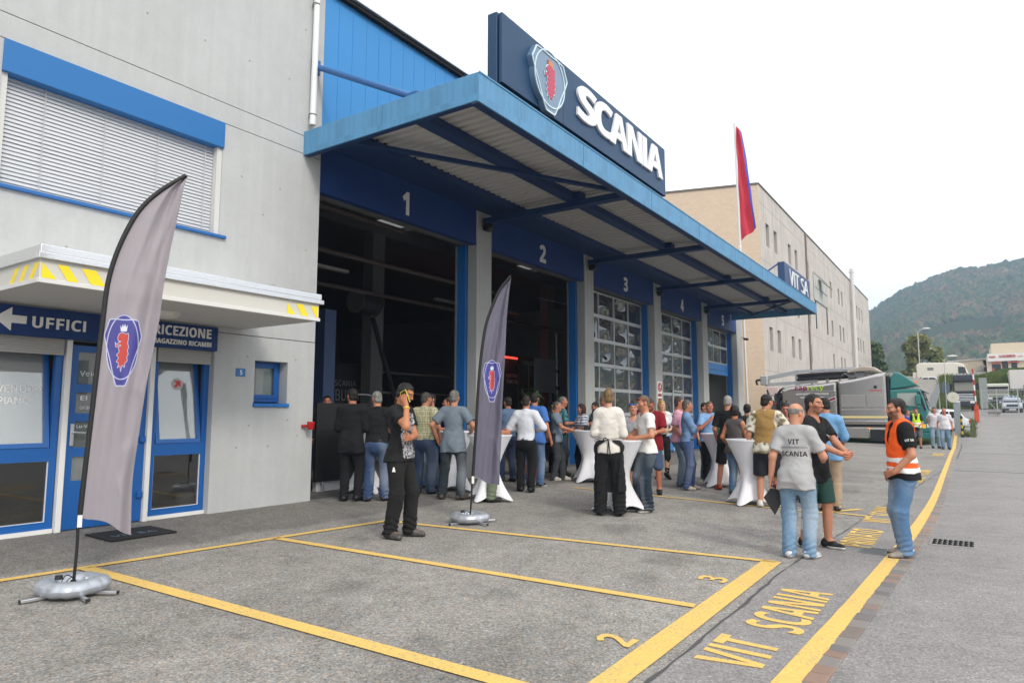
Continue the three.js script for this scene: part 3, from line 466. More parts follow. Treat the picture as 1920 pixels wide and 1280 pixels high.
{
  const t = thing('roof_sign', 'large navy roof sign with white letters and red griffin emblem', 'sign'); const bd = mat([0.010, 0.050, 0.125], .5), bd2 = 0;
  obj('back_box', RB(3.30, 3.47, 6.47, 7.62, -14.49, -7.93, .01), bd, t); obj('front_panel', [RB(3.49, 3.55, 6.50, 7.6, -9.79, -7.96, .008), RB(3.49, 3.551, 6.50, 7.6, -14.47, -9.80, .008)], bd, t);
  const pl = []; for (let k = 0; k < 6; k++) pl.push(BX(3.3, 3.4, 6.28, 6.47, -8.3 - k * 1.16, -8.2 - k * 1.16)); obj('mounting_bracket', pl, dark, t);
  const lw = mat([0.82, 0.84, 0.87], .35), P = (g, x) => onFacade(g).translate(x, 7.03, -9.2);
  const w = [['S', 0, .74], ['C', .66, .76], ['A', 1.30, .82], ['N', 2.10, .74], ['I', 2.88, .21], ['A', 3.10, .88]];
  for (const [s, x, wd] of w) obj('letter', onFacade(text(s, wd, .66, .05, FONT, .027)).translate(3.552, 6.80, -10.24 - x), lw, t);
  const em = new THREE.Group(); em.name = 'emblem'; t.add(em); const S = .60, GX2 = 1.15;
  const ext = (s, d) => new THREE.ExtrudeGeometry(s, { depth: d, bevelEnabled: false, curveSegments: 6 });
  const sh = (pts) => new THREE.Shape(pts.map((p) => new THREE.Vector2(p[0] * S, p[1] * S)));
  obj('shield', P(ext(sh(unionR(1)), .09), 3.552), mat([0.13, 0.22, 0.34], .3, 0, { clearcoat: .5 }), em);
  const li = mat([0.62, 0.76, 0.82], .35); obj('shield_outline', [P(ext(ringShape(circlePts(.8 * S), .955), .012), 3.643), P(ext(ringShape(lobePts(S), .955), .014), 3.643)], li, em);
  obj('griffin', P(ext(sh(GRIF_S().map(([x, y]) => [x * GX2, y])), .02), 3.643), mat([0.50, 0.045, 0.10], .4), em); obj('crown', P(ext(sh(CROWN), .018), 3.645), mat([0.62, 0.22, 0.10], .4), em);
  obj('griffin_outline', P(ext((() => { const s = sh(GRIF_S().map(([x, y]) => [x * 1.1 * GX2, y * 1.06])); s.holes.push(new THREE.Path(GRIF_S().map((p) => new THREE.Vector2(p[0] * S * .99 * GX2, p[1] * S * .99)).reverse())); return s; })(), .012), 3.643), li, em);
}
{
  const t = thing('company_sign', 'small navy sign with white letters at the canopy end', 'sign');
  obj('board', RB(3.25, 3.5, 6.36, 7.27, -31.2, -26.5, .02), mat([0.03, 0.065, 0.17], .4), t); obj('lettering', onFacade(text('VIT SA', 3.5, .62, .03, FONTR)).translate(3.5, 6.5, -27.2), mat([.8, .82, .85], .4), t);
  obj('stay', rod([3.3, 7.25, -26.6], [2.4, 6.28, -25.4], .03), navy, t);
}
function featherFlag(label, clothHex, turn, pos, L, Rr, em, seed, lean) {
  const t = thing('feather_flag', label, 'flag', pos, turn); const F = lean;
  const cvs = document.createElement('canvas'); cvs.width = 512; cvs.height = 2048; const x = cvs.getContext('2d'), U = 0.8, H = 4; x.fillStyle = clothHex; x.fillRect(0, 0, 512, 2048);
  const T = (px, py) => [px / U * 512, (1 - py / H) * 2048]; const path = (pts, cx, cy, sx, sy) => { x.beginPath(); pts.forEach((p, i) => { const q = T(cx + p[0] * sx, cy + p[1] * sy); i ? x.lineTo(...q) : x.moveTo(...q); }); x.closePath(); };
  const [cx, cy, sx, sy] = em;
  path(unionR(1), cx, cy, sx, sy); x.fillStyle = '#4a4999'; x.fill(); x.lineWidth = 5; x.strokeStyle = '#c8cce4'; path(circlePts(.8), cx, cy, sx, sy); x.stroke(); path(lobePts(1), cx, cy, sx, sy); x.stroke();
  path(GRIF_S(), cx, cy, sx * 1.45, sy); x.fillStyle = '#cc4a40'; x.fill(); x.lineWidth = 3; x.stroke(); path(CROWN, cx, cy + sy * .04, sx * 1.5, sy); x.fillStyle = '#e6e8f4'; x.fill();
  const ct = new THREE.CanvasTexture(cvs); ct.colorSpace = THREE.SRGBColorSpace;
  const cur = (P) => new THREE.CatmullRomCurve3(P.map((p) => V(p[0], p[1], 0)), false, 'centripetal'), cl = cur(L), cr = cur(Rr), n = 90, m = 26, p = [], uv = [], ix = [];
  for (let i = 0; i <= n; i++) { const a = cl.getPoint(i / n), b = cr.getPoint(i / n); for (let j = 0; j <= m; j++) { const s = j / m, sag = Math.sin(s * Math.PI) * -.0 * (1 - i / n), xx = lerp(a.x, b.x, s), yy = lerp(a.y, b.y, s) - sag - (i < 12 ? (1 - i / 12) * .02 * Math.sin(s * 7 + seed) : 0);
    const fold = s * (.035 * Math.sin(s * 9 + yy * 1.1 + seed) + .022 * Math.sin(s * 17 - yy * 2.3 + seed * 2) + .03 * noise3(s * 3, yy * 1.6, seed)) + .007 * noise3(s * 9, yy * 7, seed) * s + .016 * s * Math.pow(1 - Math.abs(noise3(s * 2.2 + yy * .9, yy * 2.1, seed + 4)), 6) - .010 * Math.pow(1 - Math.abs(noise3(s * 5 - yy, yy * .8, seed + 9)), 5); p.push(xx, yy, fold); uv.push(xx / U, yy / H); if (i < n && j < m) { const k = i * (m + 1) + j; ix.push(k, k + 1, k + m + 1, k + 1, k + m + 2, k + m + 1); } } }
  const g = new THREE.BufferGeometry(); g.setAttribute('position', new THREE.Float32BufferAttribute(p, 3)); g.setAttribute('uv', new THREE.Float32BufferAttribute(uv, 2)); g.setIndex(ix); g.computeVertexNormals();
  obj('sail', ready(g), mat(0xffffff, .6, 0, { map: ct, transmission: .18, thickness: 0 }), t);
  const bk = mat([0.012, 0.012, 0.013], .6); const pole = [[0, .05, 0], [L[0][0] * .5, L[0][1] * .55, 0], ...L.map((q) => [q[0] - .012, q[1], 0])];
  obj('pole', tube(pole, .012, 70, 8), bk, t); obj('sleeve', tube(L.map((q) => [q[0] - .004, q[1], 0]), .02, 60, 8), bk, t); obj('clip', RB(L[0][0] - .02, L[0][0] + .015, L[0][1] - .1, L[0][1] + .0, -.01, .025, .004), white, t);
  return t;
}
function flagBase(t, seed, feet, turnL) {      // silver water cushion ring on a crossed foot
  const sm = mat([0.46, 0.49, 0.54], .32, .4); const g = new THREE.TorusGeometry(.175, .078, 20, 104), p = g.attributes.position;
  for (let i = 0; i < p.count; i++) { let x = p.getX(i), y = p.getY(i), z = p.getZ(i); const a = Math.atan2(y, x), r = Math.hypot(x, y), sq = 1 + .1 * Math.pow(Math.cos(2 * a + .4), 2), sm2 = Math.pow(Math.abs(Math.sin(a * 7 + seed)), .5), pk = 1 - .035 * (1 - sm2) * sstep(.17, .25, r); p.setXYZ(i, x * sq * pk, y * sq * pk, z * .8 * (1 - .12 * (1 - sm2) * sstep(.17, .24, r)) + .006 * noise3(a * 3, r * 9, seed)); }
  g.rotateX(-Math.PI / 2).translate(0, .08, 0); g.computeVertexNormals(); obj('water_cushion', g, sm, t);
  obj('filler_cap', cyl(-.1, .155, .1, .03, .028, .03, 14), mat([.02, .02, .02], .5), t); obj('socket', cyl(0, .02, 0, .025, .02, .1, 12), dark, t);
  for (const a of feet) { const f = obj('foot_bar', RB(.0, .37, .008, .033, -.017, .017, .006), alu, t); f.rotation.y = a; obj('foot_cap', RB(.365, .375, .007, .034, -.018, .018, .004), mat([.02, .02, .02], .6), f); }
  obj('cord', [tube([[0, .14, .01], [-.05, .17, .03], [-.08, .13, .07]], .004, 8, 5), tube([[0, .14, .01], [-.02, .15, .05], [-.05, .12, .06]], .004, 8, 5)], bkM, t);
}
const bkM = mat([0.015, 0.015, 0.015], .6);
{
  const f1 = featherFlag('tall grey feather flag with griffin emblem before the blue door', '#a0999f', 1.149, [2.876, gy(2.876), -2.792], [[.02, .64], [.04, 1.10], [.06, 1.54], [.09, 2.18], [.12, 2.65], [.20, 2.99], [.32, 3.28], [.47, 3.48], [.68, 3.67]], [[.40, .45], [.39, .90], [.42, 1.36], [.45, 1.73], [.49, 2.07], [.52, 2.31], [.54, 2.60], [.58, 2.95], [.63, 3.30], [.67, 3.58], [.695, 3.66]], [.25, 2.05, .15, .35], 1.3, 0);
  flagBase(f1, 1, [-.55, 1.9, 3.5, 5.0]);
  const f2 = featherFlag('violet grey feather flag standing by the dark doorway', '#6a6779', .653, [3.264, gy(3.264), -7.629], [[.04, .63], [.08, 1.30], [.11, 1.90], [.16, 2.42], [.21, 2.73], [.31, 3.03], [.42, 3.26], [.56, 3.44]], [[.40, .49], [.41, .79], [.43, 1.16], [.44, 1.60], [.46, 2.05], [.48, 2.35], [.50, 2.80], [.54, 3.23], [.565, 3.43]], [.295, 1.97, .135, .33], 4.1, 0);
  flagBase(f2, 4, [.3, 2.2, 3.9, 5.4]);
}
{ // door mat
  const t = thing('door_mat', 'black door mat on the asphalt before the blue door', 'door mat'); const g = RB(.38, 1.0, 0, .018, -4.77, -4.0, .008), p = g.attributes.position; for (let i = 0; i < p.count; i++) p.setY(i, p.getY(i) + gy(p.getX(i)) + .004); obj('mat', g, mat([.012, .012, .013], .95), t);
  const l = text('VIT SA', .5, .1, .002, FONTR), q = l.attributes.position; for (let i = 0; i < q.count; i++) { const X = .82 - q.getY(i), Z = -4.12 - q.getX(i); q.setXYZ(i, X, gy(X) + .0225 + q.getZ(i), Z); } l.computeVertexNormals(); obj('mat_lettering', l, mat([.10, .16, .22], .9), t);
}
{ // prohibition sign on pillar between bays 3 and 4
  const t = thing('prohibition_sign', 'small round prohibition sign on the pillar left of bay 4', 'sign'); obj('plate', RB(.001, .012, 1.95, 2.72, -22.9, -22.5, .005), white, t);
  obj('ring', onFacade(new THREE.TorusGeometry(.14, .022, 6, 28)).translate(.014, 2.52, -22.7), mat([.5, .02, .02], .5), t); obj('slash', onFacade(new THREE.BoxGeometry(.27, .03, .01).rotateZ(-.78)).translate(.014, 2.52, -22.7), mat([.5, .02, .02], .5), t); obj('figure', [onFacade(new THREE.BoxGeometry(.05, .14, .006)).translate(.014, 2.5, -22.7), onFacade(new THREE.CircleGeometry(.03, 12)).translate(.015, 2.6, -22.7)], dark, t); obj('notice', [BX(.012, .014, 2.2, 2.3, -22.86, -22.54), BX(.012, .014, 2.02, 2.14, -22.86, -22.54)], mat([.3, .05, .05], .6), t);
}
// ---------------------------------------------------------------- neighbour building, hill, trees, far things
{
  const t = thing('neighbour_building', 'long three storey beige and grey concrete building beyond the workshop', 'building'); const X = -1.6, Z0 = -44, len = 54, top = 16.2;
  const panelTex = tex(512, (u, v) => { const a = stone(u, v, 8, 101), st = tnoise(u * 48, v * 2, 48, 102), c = stone(u, v, 100, 103), k = .735 + (a - .5) * .05 + (st - .5) * .07 + (c - .5) * .03; return [k * 1.0, k * .965, k * .935]; });
  const gray = mat(0xffffff, .9, 0, { map: rep(panelTex, 6) }), brickTex = tex(512, (u, v) => { const row = Math.floor(v * 40), uu = u * 16 + (row % 2) * .5, e = Math.min(Math.abs((v * 40) % 1 - .5), Math.abs(uu % 1 - .5) * 1.4), m = e > .46 ? .985 : 1, n = hash3(Math.floor(uu) % 16, row, 5), k = m * (.985 + .03 * n + (stone(u, v, 120, 104) - .5) * .05); return [.82 * k, .735 * k, .645 * k]; });
  const beige = mat(0xffffff, .92, 0, { map: rep(brickTex, 5) }), win = mat([0.03, 0.032, 0.035], .08, 0, { ior: 1.6, specularIntensity: 1 }), fr = mat([.05, .05, .05], .6);
  const cols = [2.0, 4.2, 8.5, 10.75, 15.05, 25.9, 30.4, 32.4, 39.1, 43.1, 45.1, 47.5], w = .92, rows = [[5.65, 7.2, 3.1], [8.8, 10.35, 3.2], [12.5, 14.05]], jn = [-.1, 4.4, 8.2, 11.5, 15.2];
  const strips = []; let y = -1; const full = (a, b) => strips.push(BX(X - .5, X, a, b, Z0 - len, Z0));
  for (const [a, b] of rows) { full(y, a); let s = 0; for (const c of cols) { strips.push(BX(X - .5, X, a, b, Z0 - c + w / 2, Z0 - s)); s = c + w / 2; } strips.push(BX(X - .5, X, a, b, Z0 - len, Z0 - s)); y = b; } full(y, top);
  obj('side_wall', strips, gray, t); const seam = []; for (let s = 1.2; s < len; s += 2.4) if (!cols.some((c) => Math.abs(c - s) < .5)) seam.push(BX(X, X + .004, 0, top, Z0 - s - .02, Z0 - s + .02)); for (const q of [4.3, 8.0, 11.4, 15.1]) seam.push(BX(X, X + .005, q, q + .03, Z0 - len, Z0)); obj('panel_joint', seam, mat([.30, .28, .27], .95), t);
  rows.forEach(([a, b]) => cols.forEach((c) => { const o = obj('window', [BX(X - .36, X - .31, a, b, Z0 - c - w / 2, Z0 - c - w / 2 + .06), BX(X - .36, X - .31, a, b, Z0 - c + w / 2 - .06, Z0 - c + w / 2), BX(X - .36, X - .31, a, a + .06, Z0 - c - w / 2 + .06, Z0 - c + w / 2 - .06)], fr, t); obj('pane', BX(X - .38, X - .36, a, b, Z0 - c - w / 2, Z0 - c + w / 2), win, o); }));
  { const g = new THREE.Group(); g.name = 'window_band'; t.add(g); g.userData.label = 'translucent glass block window with one open dark sash'; obj('glass_sheet', BX(X, X + .05, 11.15, 13.5, Z0 - 23.3, Z0 - 17.1), mat([.62, .63, .6], .25), g); for (let i = 0; i <= 8; i++) obj('glazing_bar', BX(X + .05, X + .08, 11.15, 13.5, Z0 - 17.1 - i * .775 - .03, Z0 - 17.1 - i * .775 + .03), mat([.42, .42, .4], .7), g); for (const q of [11.15, 12.3, 13.45]) obj('glazing_bar', BX(X + .08, X + .1, q, q + .06, Z0 - 23.3, Z0 - 17.1), mat([.42, .42, .4], .7), g); obj('open_sash', barUp([X + .1, 13.2, Z0 - 20], [X + .9, 12.4, Z0 - 20], 1.5, .05), mat([.02, .02, .02], .4), g); for (const s of [17.6, 22.9]) obj('slit_window', BX(X + .003, X + .03, 8.75, 11.1, Z0 - s - .4, Z0 - s), win, g); }
  const pipe = mat([.62, .6, .58], .6); obj('chimney_pipe', rod([X + .3, 0, Z0 - 38], [X + .3, 17.0, Z0 - 38], .2, 16), pipe, t); obj('pipe_cap', [cyl(X + .3, 17.0, Z0 - 38, .3, .3, .12, 16), cyl(X + .3, 17.12, Z0 - 38, .14, .24, .25, 16)], mat([.7, .69, .66], .6), t); obj('rain_pipe', rod([X + .09, 0, Z0 - 14.3], [X + .09, 16.2, Z0 - 14.3], .07, 8), mat([.22, .17, .14], .6), t);
  const f = prism([[0, -1], [-22, -1], [-22, top], [0, top]], .5).rotateY(-.268 + 0).translate(X, 0, Z0 - .5); const gf = new THREE.BoxGeometry(24, top + 1, .5).translate(-12, (top - 1) / 2, -.25).rotateY(.268).translate(X, 0, Z0); obj('front_wall', gf, beige, t); obj('roof', [BX(X - 18, X - .5, top - .4, top - .1, Z0 - len, Z0)], mat([.3, .3, .3], .9), t); obj('parapet_cap', [BX(X - .55, X + .06, top, top + .1, Z0 - len, Z0), new THREE.BoxGeometry(24, .1, .6).translate(-12, top + .05, -.25).rotateY(.268).translate(X, 0, Z0 + .03)], mat([.16, .14, .13], .7), t); obj('end_wall', BX(X - 18, X, -1, top, Z0 - len - .4, Z0 - len), gray, t);
}
// grass
const grassTex = tex(512, (u, v) => { const a = stone(u, v, 128, 111), b = stone(u, v, 18, 112), c = stone(u, v, 60, 113), k = .62 + a * .5 + (c - .5) * .3, d = sstep(.55, .8, b) * .6; return [lerp(.30, .46, d) * k, lerp(.40, .42, d) * k, lerp(.15, .22, d) * k]; });
const grassM = mat(0xffffff, .95, 0, { map: rep(grassTex, 3), vertexColors: true });
{
  const g = struct('grass_bank', 'grassy bank rising behind the parked trucks'); obj('turf', sheet([6.4, 7, 8, 9, 10, 11, 12, 14, 18, 26, 40], seq(-70, -81, 11), .05, (x, z) => .9 + .25 * noise3(x * .5, 3, z * .5)), grassM, g);
  obj('turf', sheet([-30, -10, -2, 2, 5, 7, 7.9], [-41.2, -42, -44, -47, -52], .02, (x, z) => 1), grassM, g, 'narrow lawn under the tank truck');
  const tm = prism([[0, 0], [1.2, .5], [3, .95], [5, 1.0], [7, .8], [9, .3], [10, 0]], 5).translate(9.0, 5.6, -96); obj('mound', tm, grassM, g, 'grass mound before the far shop');
  // tufts
  const bl = new THREE.BufferGeometry(); const P = []; for (let i = 0; i < 7; i++) { const a = i * .9, r = .06 * (i % 3), h = .14 + .1 * R(), l = .06; P.push(r * Math.cos(a) - .012, 0, r * Math.sin(a), r * Math.cos(a) + .012, 0, r * Math.sin(a), r * Math.cos(a) + l * Math.cos(a * 2), h, r * Math.sin(a) + l * Math.sin(a * 2)); } bl.setAttribute('position', new THREE.Float32BufferAttribute(P, 3)); bl.computeVertexNormals();
  const N = 9000, im = new THREE.InstancedMesh(bl, mat([.10, .15, .035], .9), N), m = new THREE.Matrix4(), q = new THREE.Quaternion(); im.name = 'grass'; tag(im, 'grass growing on bank and lawn', null, null, 'stuff');
  for (let i = 0; i < N; i++) { let x, z, s = 1; if (i < 5500) { x = 6.4 + R() * 12; z = -70 - R() * 11; s = 1.6 + R() * 1.5; } else { x = 2 + R() * 5.9; z = -41.2 - R() * 5; s = .5 + R() * .5; } m.compose(V(x, gy(x, z) + .02, z), q.setFromAxisAngle(V(0, 1, 0), R() * 6.3), V(s, s, s)); im.setMatrixAt(i, m); im.setColorAt(i, new THREE.Color().setRGB(.8 + R() * .7, .85 + R() * .4, .6 + R() * .5)); } scene.add(im);
  // weeds along the right kerb at the gate
  const wd = new THREE.InstancedMesh(bl, mat([.13, .15, .06], .9), 260); wd.name = 'weeds'; tag(wd, 'dry weeds at the wall foot right of the bollard', null, null, 'stuff'); for (let i = 0; i < 260; i++) { const x = 8.5 + R() * .5, z = -43 - R() * 9; m.compose(V(x, gy(x, z), z), q.setFromAxisAngle(V(0, 1, 0), R() * 6.3), V(1.5, .8 + R() * 1.2, 1.5)); wd.setMatrixAt(i, m); } scene.add(wd);
}
// hill
{
  const prof = [[-300, 20], [-160, 40], [-90, 66], [-55, 79], [-44, 87], [-30, 95.5], [-12, 102], [2, 107], [22, 107.5], [44, 110], [90, 122], [200, 140], [400, 90]];
  const ridge = (x) => { for (let i = 1; i < prof.length; i++) if (x <= prof[i][0]) { const t = (x - prof[i - 1][0]) / (prof[i][0] - prof[i - 1][0]); return lerp(prof[i - 1][1], prof[i][1], clamp(t)); } return 90; };
  const hy = (x, z) => { const d = -z, xs = (x - 9) * 600 / d + 9, t = clamp((d - 260) / 340), r = ridge(xs) - 7; const s = d <= 600 ? Math.pow(t, 1.15) : 1 - .3 * clamp((d - 600) / 400); return 5 + (r - 5) * s + 5 * noise3(x * .02, 1, z * .02) * t * (d < 560 ? 1 : .2); };
  const hill = struct('hill', 'wooded hill in the haze'); obj('hillside', sheet(seq(-420, 420, 90), [...seq(-255, -600, 60), ...seq(-620, -1000, 10)], 0, (x, z) => { const n = noise3(x * .03, 5, z * .03); return [.055 + .03 * sstep(.1, .5, n), .07 + .012 * n, .035]; }, hy), mat(0xffffff, .95, 0, { vertexColors: true }), hill);
  const fields = []; for (let k = 0; k < 9; k++) { const z = -385 - k * 6, x0 = -12 + k * .5, x1 = 24; fields.push(...seq(x0, x1, 9).slice(0, -1).map((x) => barUp([x, hy(x, z) + 3.5, z], [x + 3.6, hy(x + 3.6, z) + 3.5, z], 1.6, 2.2))); } obj('vineyard', fields, mat([.075, .095, .04], .95), hill);
  const g = new THREE.IcosahedronGeometry(1, 2), p = g.attributes.position; for (let i = 0; i < p.count; i++) { const x = p.getX(i), y = p.getY(i), z = p.getZ(i), s = 1 + .28 * noise3(x * 2.2, y * 2.2, z * 2.2) + .16 * noise3(x * 5, y * 5, z * 5); p.setXYZ(i, x * s, y * s * .95, z * s); } g.computeVertexNormals();
  const N = 42000, im = new THREE.InstancedMesh(g, mat([1, 1, 1], .95), N), m = new THREE.Matrix4(), q = new THREE.Quaternion(), r = rng(77); im.name = 'forest'; tag(im, 'dense mixed wood covering the hill, browned in patches', null, null, 'stuff');
  for (let i = 0; i < N; i++) { const d = 265 + 345 * Math.sqrt(r()), x = 9 + (r() < .4 ? lerp(-.125, .085, r()) : lerp(-.3, .55, r())) * d, z = -d, s = (2.2 + r() * 2.6) * (.75 + d / 1500), n = noise3(x * .028 + 3, 2, z * .016), vine = d > 375 && d < 440 && x > -16 && x < 26; m.compose(V(x, hy(x, z) + (vine ? -6 : s * .55), z), q.setFromAxisAngle(V(0, 1, 0), r() * 6.3), V(s, s * (.9 + r() * .5), s)); im.setMatrixAt(i, m); const br = n > .25 ? (r() < .45 ? 1 : 0) : r() < .1 ? 1 : 0, k = .7 + r() * .7; im.setColorAt(i, br ? new THREE.Color().setRGB(.12 * k, .085 * k, .045 * k) : new THREE.Color().setRGB(.042 * k * (1 + r() * .6), .072 * k, .026 * k)); }
  hill.userData.kind = 'structure'; scene.add(im);
}
scene.fog = new THREE.FogExp2(new THREE.Color(0.52, 0.74, 1.0), 0.0009);
// trees beyond the car park
function leafTree(label, x, y, z, h, w, n, seed, hue, bot = .12) {
  const t = thing('tree', label, 'tree', [x, y, z]); const r = rng(seed), P = [], Cc = [], N = [], bl = []; for (let i = 0; i < 34; i++) { const a = r() * 6.3, e = Math.pow(r(), .8), hh = bot + (1 - bot) * e, rad = w * .5 * Math.sqrt(Math.max(.05, 1 - Math.pow((e - .38) / .66, 2))) * (.55 + .45 * r()); bl.push([Math.cos(a) * rad * .82, hh * h * .93, Math.sin(a) * rad * .82, w * (.1 + .09 * r())]); }
  for (let i = 0; i < n; i++) { const b = bl[i % bl.length], u = V(r() - .5, r() - .5, r() - .5).normalize(), q = Math.pow(r(), .4) * b[3], c = V(b[0] + u.x * q, b[1] + u.y * q * .85, b[2] + u.z * q), s = .13 + .14 * r(), e1 = V(r() - .5, r() - .5, r() - .5).normalize().multiplyScalar(s), e2 = V(r() - .5, r() - .8, r() - .5).normalize().multiplyScalar(s * 1.5), col = hue(r(), b[1] / h); const A = c.clone().add(e1), B = c.clone().add(e2), D = c.clone().sub(e1), E2 = c.clone().sub(e2).multiplyScalar(1); for (const v of [A, B, D, A, D, E2]) { P.push(v.x, v.y, v.z); Cc.push(...col); } const nn = e1.clone().cross(e2).normalize(); for (let k = 0; k < 6; k++) N.push(nn.x, nn.y, nn.z); }
  const g = new THREE.BufferGeometry(); g.setAttribute('position', new THREE.Float32BufferAttribute(P, 3)); g.setAttribute('normal', new THREE.Float32BufferAttribute(N, 3)); g.setAttribute('color', new THREE.Float32BufferAttribute(Cc, 3)); obj('crown', g, mat(0xffffff, .8, 0, { vertexColors: true, transmission: .25, thickness: 0 }), t);
  const lim = [bar([0, -1, 0], [.05, h * .45, .05], w * .05, w * .035, 9)]; for (const b of bl.slice(0, 12)) lim.push(bar([.02, h * (.16 + .2 * r()), .02], [b[0] * .8, b[1], b[2] * .8], w * .018, w * .008, 6)); obj('trunk', lim, mat([.06, .05, .04], .95), t); return t;
}
leafTree('wide yellowing tree behind the white motorhome', 4.1, 4.6, -95, 6.3, 5.4, 9000, 5, (a, e) => { const y = a < .35 + .2 * e ? 1 : 0, k = .7 + .6 * a; return y ? [.34 * k, .31 * k, .09 * k] : [.15 * k, .19 * k, .06 * k]; });
leafTree('dark green tree right of the neighbour building', -2.0, 4.2, -102, 7.3, 4.6, 7000, 9, (a) => { const k = .7 + .6 * a; return [.10 * k, .15 * k, .045 * k]; }, .05);
// street lamps
function lamp(label, x, y, z, h, arm, r = .06) { const t = thing('street_lamp', label, 'street lamp', [x, y, z]); obj('pole', [rod([0, 0, 0], [0, h, 0], r, 8)], mat([.52, .52, .5], .5, .3), t); obj('arm', tube([[0, h - .3, 0], [0, h, 0], [arm * .5, h + .35, 0], [arm, h + .42, 0]], r * .7, 12, 6), mat([.52, .52, .5], .5, .3), t); obj('lamp_head', ball(arm + .25, h + .42, 0, .42, .1, .2, 10), mat([.75, .75, .74], .4), t); }
lamp('tall street lamp with curved arm before the yellowing tree', 4.15, 4.6, -90, 6.2, .6); lamp('smaller street lamp right of the yellowing tree', 5.2, 4.6, -100, 4.7, -.35, .05); lamp('thin lamp post before the motorhome nose', 6.95, 3.3, -75, 3.2, .4, .035);
// far shop and low hall
{
  const t = thing('shop_building', 'low cream shop with white fascia and red lettering on the rise', 'building'); const z = -110, cr = mat([.66, .56, .42], .85), wh = mat([.74, .72, .68], .7), rd = mat([.5, .04, .03], .6), gl = mat([.02, .02, .022], .1);
  obj('wall', [BX(11.0, 12.3, 6.2, 8.5, z, z - .4), BX(13.95, 14.2, 6.2, 8.5, z, z - .4), BX(12.98, 13.3, 6.2, 8.5, z, z - .4), BX(14.2, 26, 6.2, 8.5, z, z - .4), BX(10.7, 26, 5.5, 6.2, z, z - .4), BX(11.3, 26, 9.5, 10.9, z - .5, z - 14), BX(10.7, 11, 5.5, 9.2, z, z - 14)], cr, t); obj('fascia', BX(10.8, 26, 8.5, 9.5, z + .3, z - .3), wh, t);
  obj('shopfront', [BX(12.3, 12.98, 6.2, 8.5, z - .3, z - .4), BX(13.3, 13.95, 6.2, 8.5, z - .3, z - .4)], gl, t); obj('doorway', BX(11.25, 12.2, 6.3, 8.1, z + .004, z + .05), gl, t); obj('awning_band', [BX(11.2, 12.3, 8.2, 8.32, z + .05, z + .3), BX(12.9, 14.1, 8.25, 8.37, z + .05, z + .3)], rd, t); obj('coloured_panel', [BX(11.3, 11.5, 7.0, 7.6, z + .05, z + .09), BX(12.35, 12.42, 6.2, 8.2, z - .25, z - .2)], rd, t);
  obj('lettering', [text('BOSCH', .65, .24, .04).translate(11.0, 8.95, z + .31), text('LA RICAMBISTA', 1.7, .34, .04).translate(12.1, 8.95, z + .31), text('service', .5, .12, .04, FONTR).translate(14.1, 9, z + .31)], rd, t); obj('railing', [rod([10.2, 6.5, z + 2], [14, 6.3, z + 2], .025, 6), ...[10.2, 11.1, 12, 12.9, 13.8].map((x) => rod([x, 5.4, z + 2], [x, 6.5, z + 2], .02, 6))], mat([.3, .3, .3], .5), t);
  const h = thing('warehouse', 'long low cream warehouse left of the shop', 'building'); obj('wall', [BX(3.0, 10.68, 4.4, 8.9, z - 3, z - 3.4), BX(10.3, 10.68, 4.4, 9.0, z - 3, z - 16)], cr, h); obj('roof_edge', bar([2.9, 8.7, z - 2.9], [10.7, 9.1, z - 2.9], .15, .2), mat([.5, .5, .48], .6), h); obj('stair_stringer', [barUp([9.0, 5.6, z - 2.5], [10.0, 8.0, z - 2.5], .2, .35), BX(10.0, 10.6, 7.9, 8.15, z - 2.6, z - 2.4)], mat([.42, .42, .41], .6), h); for (let i = 0; i < 8; i++) obj('wall_panel', BX(3.1 + i * .92, 3.98 + i * .92, 4.6, 8.5, z - 2.99, z - 2.95), cr, h);
  const s = thing('low_white_hall', 'pale flat roofed hall between the two trees', 'building'); obj('wall', BX(-2, 2.2, 5.5, 7.3, -130, -135), wh, s); obj('roof', BX(-2.1, 2.3, 7.3, 7.5, -129.8, -135.2), mat([.5, .4, .35], .8), s);
}
// things outside the frame that the door glass mirrors
{
  const t = thing('opposite_hall', 'pale industrial hall across the road, seen only mirrored in glass', 'building'); obj('wall', BX(44, 56, 0, 8, -58, 6), mat([.55, .50, .47], .9), t); obj('roof', BX(43.6, 56, 8, 8.4, -58.4, 6.4), mat([.35, .3, .28], .8), t); for (let i = 0; i < 10; i++) obj('window', BX(43.94, 43.99, 3, 5.4, -54 + i * 6, -51 + i * 6), mat([.03, .03, .04], .1), t);
  const h = new THREE.Mesh(join(seq(0, 40, 40).map((i) => ball(22 + .3 * noise3(i, 0, 1), .7, 4 - i * 1.05, .9, .85 + .2 * noise3(i, 3, 1), .8, 9))), mat([.03, .055, .018], .95)); h.name = 'hedge'; tag(h, 'low clipped hedge across the road, mirrored in the office glass', null, null, 'stuff'); h.castShadow = true; scene.add(h);
}
